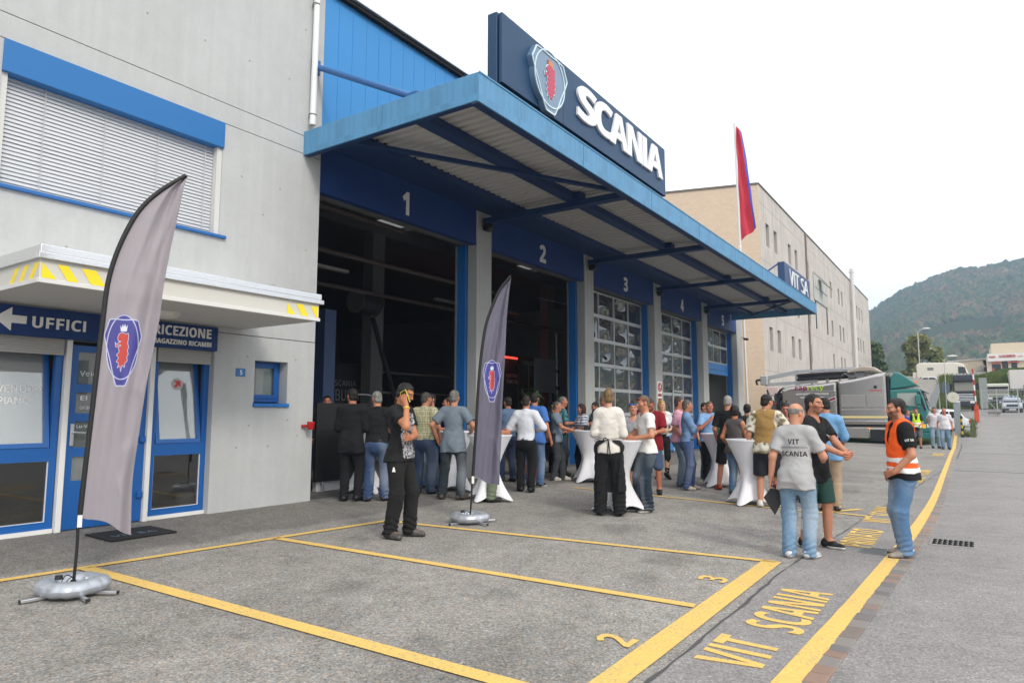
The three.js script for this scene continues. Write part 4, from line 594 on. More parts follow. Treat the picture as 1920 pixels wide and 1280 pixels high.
// ---------------------------------------------------------------- vehicles
const rubber = mat([.014, .014, .015], .85), chrome = mat([.75, .75, .76], .18, .95), blackP = mat([.012, .012, .014], .45), steelPol = mat([.54, .51, .48], .27, .92);
const amber = mat([.8, .28, .02], .3, 0, { emissive: new THREE.Color(1, .35, .02), emissiveIntensity: .5 });
function wheel(parent, x, y, z, r, w, hub = steelPol) { const g = new THREE.Group(); g.name = 'wheel'; g.position.set(x, y, z); parent.add(g); obj('tyre', new THREE.LatheGeometry([[r * .58, -w / 2], [r * .9, -w / 2], [r, -w * .36], [r, w * .36], [r * .9, w / 2], [r * .58, w / 2]].map((p) => new THREE.Vector2(...p)), 28).rotateX(Math.PI / 2), rubber, g); obj('rim', [new THREE.LatheGeometry([[0, w * .2], [r * .22, w * .28], [r * .3, w * .18], [r * .56, w * .42], [r * .6, w * .46], [r * .6, -w * .4]].map((p) => new THREE.Vector2(...p)), 24).rotateX(Math.PI / 2)], hub, g); return g; }
{
  const T = thing('tank_truck', 'polished silver suction tank truck with a green cab', 'truck', [0, .06, -40]); const green = mat([.012, .17, .155], .35, 0, { clearcoat: .6, clearcoatRoughness: .15 }), dgr = mat([.008, .10, .095], .35);
  // body sides: rear and front section, rounded roof
  const sec = (pts) => prism(pts, 2.12, .16).translate(0, 0, -2.31);
  obj('rear_body', sec([[.2, .95], [3.03, .95], [3.03, 3.28], [2.4, 3.2], [.6, 3.05], [.2, 2.88]]), steelPol, T); obj('front_body', sec([[3.06, .95], [5.38, .95], [5.38, 3.68], [4.9, 3.63], [3.9, 3.41], [3.06, 3.29]]), steelPol, T);
  for (let k = 0; k < 9; k++) obj('rib', RB(.92, 2.98, 1.5 + k * .145, 1.605 + k * .145, -.02, .008, .012), steelPol, T); obj('body_seam', BX(3.035, 3.055, .95, 3.0, -.4, -.028), blackP, T);
  obj('side_hatch', [RB(3.2, 4.35, 1.9, 2.55, -.035, -.008, .01), RB(3.2, 5.2, 1.72, 1.8, -.035, -.008, .01), RB(4.45, 5.2, 1.9, 2.55, -.035, -.01, .01)], mat([.50, .475, .45], .38, .85), T); obj('filler_cap', new THREE.CylinderGeometry(.085, .085, .03, 18).rotateX(Math.PI / 2).translate(4.86, 2.93, -.02), blackP, T); obj('end_handle', RB(.42, .48, 2.05, 2.3, -.04, -.01, .01), blackP, T);
  obj('reflective_strip', RB(2.45, 5.36, 1.33, 1.43, -.03, -.006, .006), mat([.85, .70, .30], .3), T); obj('chrome_rail', RB(.3, 5.36, 1.12, 1.2, -.06, -.01, .02), chrome, T); obj('chassis_rail', BX(.1, 6.9, .86, .94, -2.3, -.03), blackP, T); obj('side_skirt', [RB(2.95, 4.45, .3, .8, -.12, -.04, .02), RB(2.95, 4.45, .55, .6, -.04, -.02, .008)], steelPol, T); obj('tool_box', RB(4.5, 5.36, .14, .74, -.6, -.03, .03), blackP, T);
  for (const x of [2.62, 4.4]) obj('marker_lamp', RB(x, x + .13, .79, .85, -.03, .0, .008), amber, T);
  for (const x of [.95, 2.35]) { wheel(T, x, .55, -.35, .52, .34); wheel(T, x, .55, -2.1, .52, .34); } wheel(T, 6.05, .55, -.3, .52, .32); wheel(T, 6.05, .55, -2.15, .52, .32);
  obj('mudguard', [1, 2].map((i) => tube([[[.95, 2.35][i - 1] - .6, .5, -.2], [[.95, 2.35][i - 1] - .42, 1.0, -.2], [[.95, 2.35][i - 1], 1.14, -.2], [[.95, 2.35][i - 1] + .42, 1.0, -.2], [[.95, 2.35][i - 1] + .6, .5, -.2]], .05, 16, 6)), blackP, T);
  // lettering
  const P = mat([.28, .02, .10], .4), Gn = mat([.38, .62, .06], .4); obj('lettering', text('cap', .62, .30, .006).translate(.92, 2.74, .012), P, T, 'dark red letters on the tank side'); obj('lettering', text('recy', .82, .30, .006).translate(1.57, 2.74, .012), Gn, T, 'lime letters on the tank side'); const sl = (g) => { const p = g.attributes.position; for (let i = 0; i < p.count; i++) p.setX(i, p.getX(i) + (p.getY(i)) * .25); return g; }; obj('lettering', [sl(text('WITH WATER CLARIFICATION', 1.65, .1, .006)).translate(.95, 2.57, .012), sl(text('MIT WASSERKLÄRUNG', 1.2, .1, .006)).translate(1.2, 2.39, .012)], white, T, 'white slanted letters on the tank side');
  obj('sticker', new THREE.BoxGeometry(.52, .17, .008).rotateZ(.35).translate(2.72, 2.3, .01), white, T); obj('sticker_print', new THREE.BoxGeometry(.48, .12, .008).rotateZ(.35).translate(2.72, 2.3, .016), mat([.22, .01, .04], .5), T); obj('red_script', sl(text('Wiedemann', .6, .1, .006)).translate(4.55, 2.72, -.026), mat([.6, .05, .06], .4), T);
  // roof gear: hose boom, coiled hose, cover
  const boom = mat([.55, .57, .6], .35, .6); obj('boom', [barUp([-1.0, 3.56, -1.2], [1.0, 3.92, -1.2], .3, .2), barUp([1.0, 3.92, -1.2], [3.9, 4.00, -1.2], .24, .14), barUp([-.9, 3.2, -1.1], [1.9, 3.35, -1.1], .25, .18), RB(-1.15, -.75, 3.2, 3.75, -1.5, -.9, .05), RB(.75, .98, 3.1, 3.8, -1.4, -1, .03), RB(2.35, 2.45, 3.0, 3.95, -1.4, -1, .02)], boom, T);
  const hose = []; for (const [y, a, b] of [[3.5, 1.32, .6], [3.62, 1.25, .55], [3.74, 1.3, .6]]) hose.push(tube(Array.from({ length: 25 }, (_, i) => { const q = i / 24 * 6.283; return [2.15 + a * Math.cos(q), y + .05 * Math.cos(q), -1.2 + b * Math.sin(q)]; }), .075, 48, 8)); obj('coiled_hose', hose, rubber, T); obj('roof_rail', [rod([.2, 3.05, -.3], [3.2, 3.2, -.3], .025, 6), ...[.4, 1.0, 1.6, 2.2, 2.8].map((x) => rod([x, 2.85, -.3], [x, 3.1, -.3], .02, 6)), rod([-.3, 3.62, -.9], [2.4, 4.0, -.9], .022, 6), rod([2.4, 4.0, -.9], [3.7, 3.95, -.9], .022, 6)], boom, T);
  const cov = prism([[3.45, 3.72], [3.75, 3.95], [4.3, 4.08], [4.8, 4.0], [5.15, 3.74], [5.05, 3.70], [4.6, 3.8], [3.9, 3.78]], 1.3, .05).translate(0, 0, -1.8); obj('engine_cover', cov, mat([.5, .44, .36], .4, .6), T); obj('roof_machinery', [RB(3.5, 3.8, 3.2, 3.72, -1.5, -.7, .05), RB(3.9, 4.3, 3.35, 3.78, -1.3, -.6, .06), ball(4.5, 3.62, -.8, .2, .14, .2), tube([[3.0, 3.2, -.8], [3.3, 3.7, -.8], [3.7, 3.5, -.6], [4.1, 3.66, -.6], [4.6, 3.5, -.7]], .045, 20, 6), rod([5.0, 3.62, -.9], [5.0, 3.8, -.9], .04, 6)], mat([.22, .22, .23], .5, .4), T);
  obj('rear_machinery', [RB(-.6, .15, 1.0, 2.3, -2.2, -.3, .08), RB(-.35, .1, 2.3, 2.75, -1.8, -.6, .06)], mat([.1, .1, .105], .5, .3), T); obj('rear_panel', RB(-.75, -.1, 2.55, 3.1, -.9, -.6, .05), mat([.66, .52, .5], .35), T); obj('rear_hoses', [tube([[-.1, 2.2, -.5], [.0, 2.75, -.4], [.25, 2.95, -.4], [.3, 2.6, -.3]], .07, 18, 8), tube([[-.7, 2.9, -.6], [-.5, 2.4, -.5], [-.2, 2.2, -.4], [.1, 2.4, -.4]], .05, 18, 8), tube([[-1.1, 3.5, -.9], [-1.35, 3.45, -.9], [-1.3, 3.2, -.9]], .06, 10, 8), tube([[.05, 2.5, -.3], [-.05, 2.1, -.28], [.02, 1.6, -.28]], .09, 12, 8)], rubber, T); obj('red_tap', ball(-.15, 2.1, -.3, .12, .05, .05), mat([.5, .03, .03], .4), T);
  // cab
  obj('cab_body', prism([[5.5, .62], [5.5, 2.78], [6.78, 2.82], [6.9, 2.7], [7.13, 1.75], [7.2, 1.35], [7.2, .62], [6.75, .62], [6.68, .9], [6.4, 1.14], [6.05, 1.18], [5.7, 1.14], [5.55, .95]], 2.26, .07).translate(0, 0, -2.35), green, T); obj('wind_deflector', prism([[5.5, 2.8], [5.54, 3.35], [5.72, 3.66], [5.95, 3.66], [6.25, 3.45], [6.72, 3.06], [6.76, 2.98], [6.1, 2.86]], 2.1, .07).translate(0, 0, -2.28), green, T); obj('cab_gap', BX(5.40, 5.49, .95, 3.5, -2.2, -.1), blackP, T);
  obj('side_window', prism([[5.84, 2.02], [6.72, 1.92], [6.68, 2.6], [5.84, 2.6]], .02).translate(0, 0, -.022), mat([.35, .38, .34], .05, 0, { specularIntensity: 1 }), T); obj('door_line', [BX(5.74, 5.752, .75, 2.7, -.025, -.014), BX(6.8, 6.812, .75, 1.9, -.025, -.014), BX(5.752, 6.8, 1.86, 1.875, -.025, -.014)], dgr, T); obj('windscreen', barUp([6.96, 2.6, -1.2], [7.17, 1.78, -1.2], 2.1, .03), mat([.03, .035, .035], .04), T); obj('pillar_trim', prism([[6.74, 2.66], [6.84, 2.66], [7.08, 1.72], [6.98, 1.72]], .02).translate(0, 0, -.018), blackP, T);
  obj('sun_visor', barUp([6.8, 2.78, -1.2], [7.12, 2.6, -1.2], 2.2, .05), blackP, T); obj('mirror', [RB(6.62, 6.86, 2.0, 2.5, .02, .22, .05), rod([6.8, 2.5, .1], [6.75, 2.6, -.1], .02, 6), RB(6.66, 6.82, 1.84, 1.98, .02, .2, .04)], green, T); obj('beacon', [cyl(6.62, 3.02, -.5, .1, .1, .06, 14), ball(6.62, 3.12, -.5, .1, .1, .1, 12)], mat([.75, .12, .01], .25), T); obj('door_script', [text('SPURGO', .7, .1, .004).translate(5.95, 1.62, -.014)], mat([.7, .5, .03], .4), T); obj('handle', RB(5.86, 6.02, 1.42, 1.52, -.02, .0, .01), blackP, T);
  obj('bumper', RB(6.7, 7.25, .3, .62, -2.4, -.02, .06), green, T); obj('step_panel', RB(5.5, 5.62, .34, .95, -.3, -.04, .02), dgr, T); obj('headlight', RB(7.04, 7.24, .86, 1.06, -.3, -.012, .02), mat([.7, .7, .7], .1), T); obj('indicator', RB(6.86, 7.0, .84, 1.04, -.06, -.008, .015), amber, T); obj('grille', [0, 1, 2].map((i) => RB(7.2, 7.23, 1.05 + i * .18, 1.17 + i * .18, -2.0, -.5, .01)), blackP, T);
}
// trucks and cars parked beyond the gate
function cabFront(name, label, x, y, z, w, h, col, o = {}) {
  const T = thing(name, label, 'truck', [x, y, z]), c = mat(col, .35, 0, { clearcoat: .5 }), hw = w / 2; obj('cab', RB(-hw, hw, .75, h, -2.2, 0, .1), c, T); obj('windscreen', RB(-hw * .9, hw * .9, h * .55, h * .8, -.04, .015, .05), mat(o.glass || [.05, .05, .05], .06), T); obj('sun_visor', RB(-hw * .95, hw * .95, h * .8, h * .87, 0, .18, .04), o.visor || blackP, T); obj('grille', RB(-hw * .8, hw * .8, h * .27, h * .5, -.02, .02, .03), blackP, T);
  for (let i = 0; i < 5; i++) obj('grille_bar', RB(-hw * .78, hw * .78, h * (.28 + i * .043), h * (.3 + i * .043), .02, .045, .008), o.bar || chrome, T); obj('bumper', RB(-hw, hw, .35, .82, -.3, .06, .06), o.bumper || c, T); for (const s of [-1, 1]) { obj('headlight', RB(s * hw * .68 - .17, s * hw * .68 + .17, .62, .8, .04, .075, .03), mat([.75, .75, .75], .1), T); obj('mirror', RB(s * (hw + .14) - .1, s * (hw + .14) + .1, h * .58, h * .76, -.1, .05, .04), blackP, T); wheel(T, s * (hw - .2), .5, -.9, .5, .3).rotation.y = Math.PI / 2; }
  if (o.lamps) for (let i = 0; i < 6; i++) obj('roof_lamp', RB(-hw * .8 + i * hw * .32 - .06, -hw * .8 + i * hw * .32 + .06, h + .02, h + .12, -.3, -.2, .02), mat([.6, .6, .6], .2), T); if (o.body) obj('load_body', RB(-hw, hw, 1, h + .5, -8, -2.4, .05), mat(o.body, .6), T); return T;
}
cabFront('black_truck', 'dark blue truck with chrome grille bars and roof lamps, parked nose on', 8.46, gy(8.46, -66) - .0, -66, 1.5, 2.9, [.012, .014, .028], { lamps: 1, glass: [.25, .24, .2] });
cabFront('white_truck', 'cream white truck parked nose on behind the fence', 10.75, gy(10.75, -71) + .1, -71, 1.6, 1.95, [.62, .64, .52], { glass: [.28, .27, .22], bar: mat([.5, .55, .42], .5), bumper: blackP });
cabFront('blue_truck', 'bright blue truck at the right edge behind the fence', 13.1, gy(13, -66), -66, 1.5, 2.1, [.02, .05, .35], {});
{ const t = thing('semi_trailer', 'white box trailer at the right edge behind the fence', 'trailer', [13.1, gy(13, -76) - .4, -76]); obj('box', RB(-1.3, 1.4, .9, 2.6, -6, 0, .04), mat([.7, .66, .64], .6), t); obj('chassis', BX(-1.1, 1.1, .5, .88, -6, -.1), blackP, t); for (const s of [-.9, .9]) wheel(t, s, .5, -1.2, .45, .3).rotation.y = Math.PI / 2; }
function carSide(label, x, y, z, L, h, col, turn = 0, o = {}) {
  const T = thing('parked_car', label, 'car', [x, y, z], turn), c = mat(col, .3, 0, { clearcoat: .7 }), gl = mat([.03, .035, .04], .05), k = h / 1.45; const prof = [[0, .35], [0, .75], [.1, .88], [L * .26, .93], [L * .38, 1.4], [L * .5, 1.46], [L * .78, 1.42], [L * .94, .98], [L, .9], [L, .35]].map(([a, b]) => [a, b * k]);
  obj('body', prism(prof, 1.5, .1).translate(0, 0, -1.6), c, T); obj('side_window', prism([[L * .33, .95], [L * .41, 1.33], [L * .76, 1.33], [L * .87, .98]].map(([a, b]) => [a, b * k]), .02).translate(0, 0, .005), gl, T); obj('pillar', BX(L * .56, L * .58, .95 * k, 1.34 * k, .02, .035), c, T); obj('windscreen', barUp([L * .275, .95 * k, -.85], [L * .375, 1.36 * k, -.85], 1.3, .02).translate(-.1, .06, 0), gl, T);
  for (const u of [.19, .81]) { wheel(T, L * u, .31 * k, -.1, .31 * k, .2); wheel(T, L * u, .31 * k, -1.4, .31 * k, .2); } obj('headlight', RB(-.1, .06, .62 * k, .76 * k, -1.4, -.1, .02), mat([.7, .7, .7], .1), T); obj('tail_light', RB(L - .05, L + .105, .72 * k, .86 * k, -1.45, -.05, .02), mat([.4, .02, .02], .2), T); return T;
}
carSide('silver white car behind the orange beacon', 3.9, 4.35, -80, 2.6, .95, [.62, .63, .65]); carSide('white estate car left of the motorhome nose', 5.9, 4.3, -80.5, 2.8, .92, [.6, .66, .66], 0);
carSide('white car parked behind the two men in white', 6.5, gy(7.5, -47), -46.5, 2.6, 1.5, [.66, .70, .74], .5);
{ const T = thing('motorhome', 'long white motorhome parked on the upper level', 'motorhome', [4.2, 4.35, -83]); const w = mat([.72, .68, .60], .4); obj('body', prism([[0, .45], [0, 2.35], [.3, 2.55], [3.6, 2.5], [4.15, 2.3], [4.5, 1.5], [4.62, 1.1], [4.6, .45]], 2.0, .1).translate(0, 0, -2.1), w, T); obj('rear_locker', RB(-.35, 0, .7, 1.6, -2, -.1, .06), w, T); obj('side_window', [RB(1.0, 1.55, 1.75, 2.05, .0, .02, .03)], mat([.2, .2, .19], .1), T); obj('cab_window', prism([[3.68, 1.35], [4.4, 1.3], [4.25, 2.0], [3.68, 2.05]], .03).translate(0, 0, -.0), mat([.03, .035, .04], .06), T); obj('stripe', BX(.05, 3.6, 1.0, 1.05, .003, .012), mat([.5, .48, .44], .5), T); wheel(T, 1.0, .38, -.1, .38, .2); wheel(T, 3.7, .38, -.1, .38, .2); obj('roof_vent', RB(3.3, 3.55, 2.55, 2.7, -1, -.7, .03), mat([.3, .3, .3], .5), T); }
{ const T = thing('off_road_car', 'pale blue off road car with roof lamps, parked nose on behind the fence', 'car', [11.35, gy(11.35, -62) - .15, -62]); const c = mat([.5, .56, .64], .3, 0, { clearcoat: .6 }), gl = mat([.05, .06, .07], .05); obj('body', [RB(-.62, .62, .42, .9, -3, 0, .1), RB(-.54, .54, .85, 1.28, -2.6, -.7, .12)], c, T); obj('windscreen', barUp([0, .88, -.62], [0, 1.2, -.76], .95, .02), gl, T); obj('grille', RB(-.34, .34, .6, .76, -.02, .025, .03), blackP, T); obj('bumper', RB(-.62, .62, .3, .5, -.2, .05, .05), blackP, T); for (const s of [-1, 1]) { obj('headlight', RB(s * .47 - .11, s * .47 + .11, .62, .78, -.02, .03, .03), mat([.75, .76, .78], .1), T); wheel(T, s * .52, .3, -.55, .3, .2).rotation.y = Math.PI / 2; obj('mirror', RB(s * .68 - .07, s * .68 + .07, .88, 1.0, -.8, -.7, .03), c, T); } for (let i = 0; i < 4; i++) obj('roof_lamp', ball(-.36 + i * .24, 1.36, -.9, .09, .08, .05), mat([.4, .5, .65], .15), T); obj('number_plate', RB(-.2, .2, .36, .44, .05, .06, .005), white, T); }
// ---------------------------------------------------------------- tables, counter, planter and things in the hall
function tableCover(r0, h, seed) {      // stretch cover: round top, tight waist, pulled out to four feet
  const n = 72, m = 40, p = [], ix = []; for (let j = 0; j <= m; j++) for (let i = 0; i <= n; i++) { const v = j / m, a = i / n * 6.2832, c4 = Math.pow(Math.abs(Math.cos(2 * (a - .5))), 1.4), hem = .015 + .085 * (1 - Math.pow(Math.abs(Math.cos(2 * (a - .5))), 5)), y = lerp(h, hem, v), t = clamp((h - y) / h), top = r0 * Math.pow(clamp(1 - t * 1.75), 1.5), waist = .155, foot = lerp(.235, .46, Math.pow(c4, 1.6)) * Math.pow(clamp((t - .38) / .62), 1.9), r = Math.max(0, waist * (1 - Math.pow(t, 3)) * (1 - .0 * v)) + top * (1 - waist / r0) + foot; p.push(Math.cos(a) * r, y, Math.sin(a) * r); if (i < n && j < m) { const k = j * (n + 1) + i; ix.push(k, k + 1, k + n + 1, k + 1, k + n + 2, k + n + 1); } }
  const g = new THREE.BufferGeometry(); g.setAttribute('position', new THREE.Float32BufferAttribute(p, 3)); g.setIndex(ix); g.computeVertexNormals(); return ready(metreUV(g.toNonIndexed()).userData ? g : g);
}
const clothW = mat([.78, .78, .82], .75, 0, { sheen: .3 }); 
const tbl = thing('cocktail_table', 'white covered standing table in front of the khaki waistcoat', 'table', [5.80, gy(5.8), -12.25], .35, 'white covered standing tables');
obj('cover', tableCover(.38, 1.09, 1), clothW, tbl); obj('top', RB(-.375, .375, 1.085, 1.105, -.375, .375, .01).scale(1, 1, 1) && new THREE.CylinderGeometry(.382, .382, .022, 48).translate(0, 1.094, 0), clothW, tbl); obj('seam', [0, 1].map((i) => rod([.16 * Math.cos(i * 1.57), .5, .16 * Math.sin(i * 1.57)], [.17 * Math.cos(i * 1.57), .8, .17 * Math.sin(i * 1.57)], .003, 5)), clothW, tbl);
copyOf(tbl, 'white covered standing table holding a green bottle', [4.57, gy(4.57), -14.55], .2); copyOf(tbl, 'white covered standing table behind the waitress', [4.40, gy(4.4), -9.98], .9);
copyOf(tbl, 'white covered standing table with a black camera on it', [2.08, gy(2.08), -13.4], .4); copyOf(tbl, 'white covered standing table behind the violet flag', [2.16, gy(2.16), -9.62], .6); copyOf(tbl, 'white covered standing table behind the black counter', [-.1, gy(0), -8.9], .2);
copyOf(tbl, 'white covered standing table among the guests in doorway 1', [.85, gy(.85), -10.3], .4);
{ const t = thing('bottle', 'green glass bottle on the standing table', 'bottle', [4.62, gy(4.57) + 1.106, -14.42]); obj('glass_body', new THREE.LatheGeometry([[0, 0], [.032, 0], [.034, .01], [.034, .15], [.03, .175], [.014, .215], [.013, .26], [.015, .262], [.015, .275], [.011, .275]].map((p) => new THREE.Vector2(...p)), 20), mat([.02, .22, .06], .05, 0, { transmission: .35, thickness: 0, ior: 1.5 }), t); obj('label_band', new THREE.CylinderGeometry(.0345, .0345, .06, 20, 1, true).translate(0, .09, 0), mat([.02, .15, .05], .6), t); }
{ const t = thing('camera', 'black camera lying on the standing table', 'camera', [2.1, gy(2.08) + 1.106, -13.3], .5); obj('camera_body', [RB(-.07, .07, 0, .085, -.03, .03, .015), RB(-.025, .03, .08, .11, -.025, .025, .01), RB(.045, .072, 0, .09, .02, .045, .012)], mat([.012, .012, .013], .5), t); obj('lens', new THREE.CylinderGeometry(.034, .038, .08, 20).rotateX(Math.PI / 2).translate(-.01, .045, .065), mat([.015, .015, .017], .3), t); }
{ const t = thing('napkin_stack', 'folded dark blue cloth on the table behind the waitress', 'cloth', [4.15, gy(4.2) + 1.107, -10.0], .3); obj('cloth_fold', [prism([[-.16, 0], [.02, .02], [.17, .1], [.19, .12], [.2, .0]], .2, .006).translate(0, 0, -.1)], mat([.012, .02, .075], .8), t); }
{ const t = thing('planter', 'orange square planter with a tall dark plant in doorway 2', 'planter', [.95, gy(.95), -13.0]); obj('pot', [prism([[-.13, 0], [.13, 0], [.17, .3], [-.17, .3]], .28, .01).translate(0, 0, -.14), RB(-.185, .185, .29, .33, -.16, .16, .01)], mat([.42, .11, .045], .7), t); obj('soil', BX(-.15, .15, .27, .332, -.13, .13), mat([.03, .02, .015], 1), t); const lf = [], st = []; for (let i = 0; i < 26; i++) { const a = R() * 6.28, h = .5 + R() * 1.2, o = .1 + R() * .28; st.push(tube([[.05 * Math.cos(a), .33, .05 * Math.sin(a)], [o * .4 * Math.cos(a), .33 + h * .7, o * .4 * Math.sin(a)], [o * Math.cos(a), .33 + h, o * Math.sin(a)]], .007, 8, 5)); for (let k = 0; k < 5; k++) { const q = .4 + k * .15; lf.push(new THREE.PlaneGeometry(.05, .3, 1, 3).rotateX(-.7 - R() * .7).rotateY(R() * 6.28).translate(o * q * Math.cos(a), .33 + h * q, o * q * Math.sin(a))); } } obj('stem', st, mat([.04, .06, .02], .8), t); obj('leaf', lf, mat([.03, .075, .02], .6), t).userData.kind = 'stuff'; }
{ const t = thing('bar_counter', 'black bar counter panel by the office corner', 'counter'); obj('panel', RB(-.78, -.72, .38, 1.79, -9.62, -8.3, .01), mat([.014, .014, .015], .35), t); obj('white_skirt', BX(-.9, -.8, .2, .42, -9.6, -8.4), clothW, t); obj('leg', [rod([-.75, .19, -8.5], [-.75, .38, -8.5], .03, 8), rod([-.75, .19, -9.4], [-.75, .38, -9.4], .03, 8)], alu, t); obj('edge_tube', tube([[-.7, .4, -9.66], [-.7, 1.9, -9.66], [-.7, 1.95, -9.6], [-.7, 1.95, -9.0]], .012, 24, 6), mat([.3, .3, .3], .4, .5), t); }
{ const t = thing('lettered_banner', 'dark banner wall with grey lettering deep in doorway 1', 'banner'); obj('cloth', BX(-6.6, -6.55, .2, 3.1, -15.8, -12.6), mat([.02, .02, .021], .8), t); const m = mat([.24, .24, .24], .7), F = (s, w, h, y, z) => onFacade(text(s, w, h, .01, FONTR)).translate(-6.55, y, z); obj('lettering', [F('UNION SCANIA', 1.75, .17, 2.42, -12.95), F('ONLY BUSINESS', 2.5, .34, 1.98, -12.9), F('EURO', .6, .22, 1.66, -14.2)], m, t); }
{ const t = thing('hose_reel', 'large wall hose reel inside doorway 1', 'hose reel'); obj('drum', new THREE.CylinderGeometry(.3, .3, .75, 28).rotateX(Math.PI / 2).translate(-5.6, 4.85, -14.1), mat([.05, .05, .055], .6), t); for (const q of [-14.5, -13.7]) obj('flange', new THREE.CylinderGeometry(.36, .36, .03, 28).rotateX(Math.PI / 2).translate(-5.6, 4.85, q), mat([.2, .195, .18], .5), t); obj('hanging_hose', tube([[-5.4, 4.4, -14.2], [-5.3, 3.4, -14.5], [-5.0, 1.8, -14.8], [-5.1, .6, -14.8]], .07, 24, 8), mat([.02, .02, .02], .8), t); }
{ const t = thing('show_stand', 'dark show wall with red glowing strip inside doorway 2', 'show wall'); obj('wall_panel', BX(-6.25, -6.2, .2, 3.75, -23.6, -20.5), mat([.02, .02, .021], .8), t); const red = mat([.5, .02, .02], .5, 0, { emissive: new THREE.Color(1, .07, .04), emissiveIntensity: 1.1 }); obj('red_strip', RB(-6.19, -6.14, 3.78, 3.86, -23.1, -21.0, .01), red, t); obj('lettering', [onFacade(text('FOR THE OPERATION', 1.9, .15, .01, FONTR)).translate(-6.2, 3.03, -22.3), onFacade(text('THAT MATTERS', 1.5, .15, .01, FONTR)).translate(-6.2, 2.8, -22.3)], mat([.4, .4, .4], .6), t);
  const l = new THREE.PointLight(new THREE.Color(1, .12, .07), .5); l.position.set(-6.0, 3.82, -22); l.castShadow = true; scene.add(l); l.name = 'red_strip_light'; }
{ const t = thing('packing_crate', 'tall brown crate with pale battens beside the show wall', 'crate'); obj('crate_side', BX(-5.2, -5.1, .6, 3.75, -23.0, -21.6), mat([.10, .06, .035], .85), t); obj('batten', [BX(-5.09, -5.06, 1.2, 3.6, -22.2, -22.12)], mat([.28, .2, .12], .8), t); obj('batten', BX(-5.055, -5.03, 3.45, 3.6, -22.6, -21.75), mat([.28, .2, .12], .8), t); obj('batten', BX(-5.055, -5.03, 2.5, 2.57, -22.6, -21.7), mat([.28, .2, .12], .8), t); }
{ const t = thing('projection_screen', 'plain pale grey screen panel inside doorway 2', 'screen'); obj('screen_panel', BX(-4.6, -4.55, 2.4, 3.7, -23.5, -21.8), mat([.42, .44, .45], .7), t); obj('screen_stand', [rod([-4.62, .2, -23.2], [-4.62, 2.4, -23.2], .03, 8)], dark, t); }
{ const t = thing('lighting_stand', 'thin metal lighting pole in doorway 2', 'light stand'); obj('pole', rod([-1.9, .2, -18.95], [-1.9, 4.15, -18.85], .022, 8), mat([.5, .5, .48], .35, .7), t); for (const y of [2.35, 2.9]) obj('clamp', RB(-1.95, -1.84, y, y + .12, -19.0, -18.86, .02), dark, t); obj('cross_bar', rod([-1.9, 5.2, -19.6], [-1.9, 5.15, -17.8], .02, 8), mat([.5, .5, .48], .35, .7), t); }
{ const t = thing('folding_ladder', 'metal folding ladder with red cap in doorway 5', 'ladder', [-.9, .2, -29.6]); const m = mat([.55, .55, .55], .35, .7); for (const s of [-.22, .22]) { obj('rail', bar([.0, 0, s * 1.3], [-.35, 2.1, s], .06, .03), m, t); obj('rail', bar([-.85, 0, s * 1.3], [-.42, 2.1, s], .06, .03), m, t); } for (let i = 1; i < 7; i++) obj('rung', BX(-.05 * i - .05, -.05 * i + .05, i * .3 - .015, i * .3 + .015, -.27, .27), m, t); obj('cap', RB(-.46, -.3, 2.08, 2.2, -.27, .27, .03), mat([.5, .02, .03], .4), t); }
// flagpole, gate, fence, barrier, posts
{ const t = thing('banner_flag', 'limp red and blue flag on a white mast behind the canopy', 'flag', [-.1, 0, -34.3]); obj('mast', rod([0, 0, 0], [-.2, 16.4, 0], .055, 10), mat([.7, .7, .7], .4), t); const mk = (u0, u1, col, nm) => { const p = [], ix = []; const n = 40, m = 6; for (let i = 0; i <= n; i++) for (let j = 0; j <= m; j++) { const v = i / n, y = lerp(16.25, 10.25, v), w = lerp(.22, .78, Math.pow(v, .8)) + (v > .9 ? -.0 : 0), u = lerp(u0, u1, j / m), x = -.2 * y / 16.4 + .07 + u * w, yy = y + u * (.5 * v - .3 * (1 - v)); p.push(x, yy, .12 * Math.sin(u * 9 + y * .5) * (.3 + u) + .03 * Math.sin(y * 3 + u * 5)); if (i < n && j < m) { const k = i * (m + 1) + j; ix.push(k, k + m + 1, k + 1, k + 1, k + m + 1, k + m + 2); } } const g = new THREE.BufferGeometry(); g.setAttribute('position', new THREE.Float32BufferAttribute(p, 3)); g.setIndex(ix); g.computeVertexNormals(); obj(nm, g, mat(col, .7, 0, { transmission: .2, thickness: 0 }), t); }; mk(0, .86, [.62, .025, .06], 'red_field'); mk(.86, 1, [.03, .07, .5], 'blue_edge'); obj('halyard_ring', [cyl(-.12, 9.9, 0, .07, .07, .1, 10)], white, t); }
const galv = mat([.42, .44, .45], .5, .5);
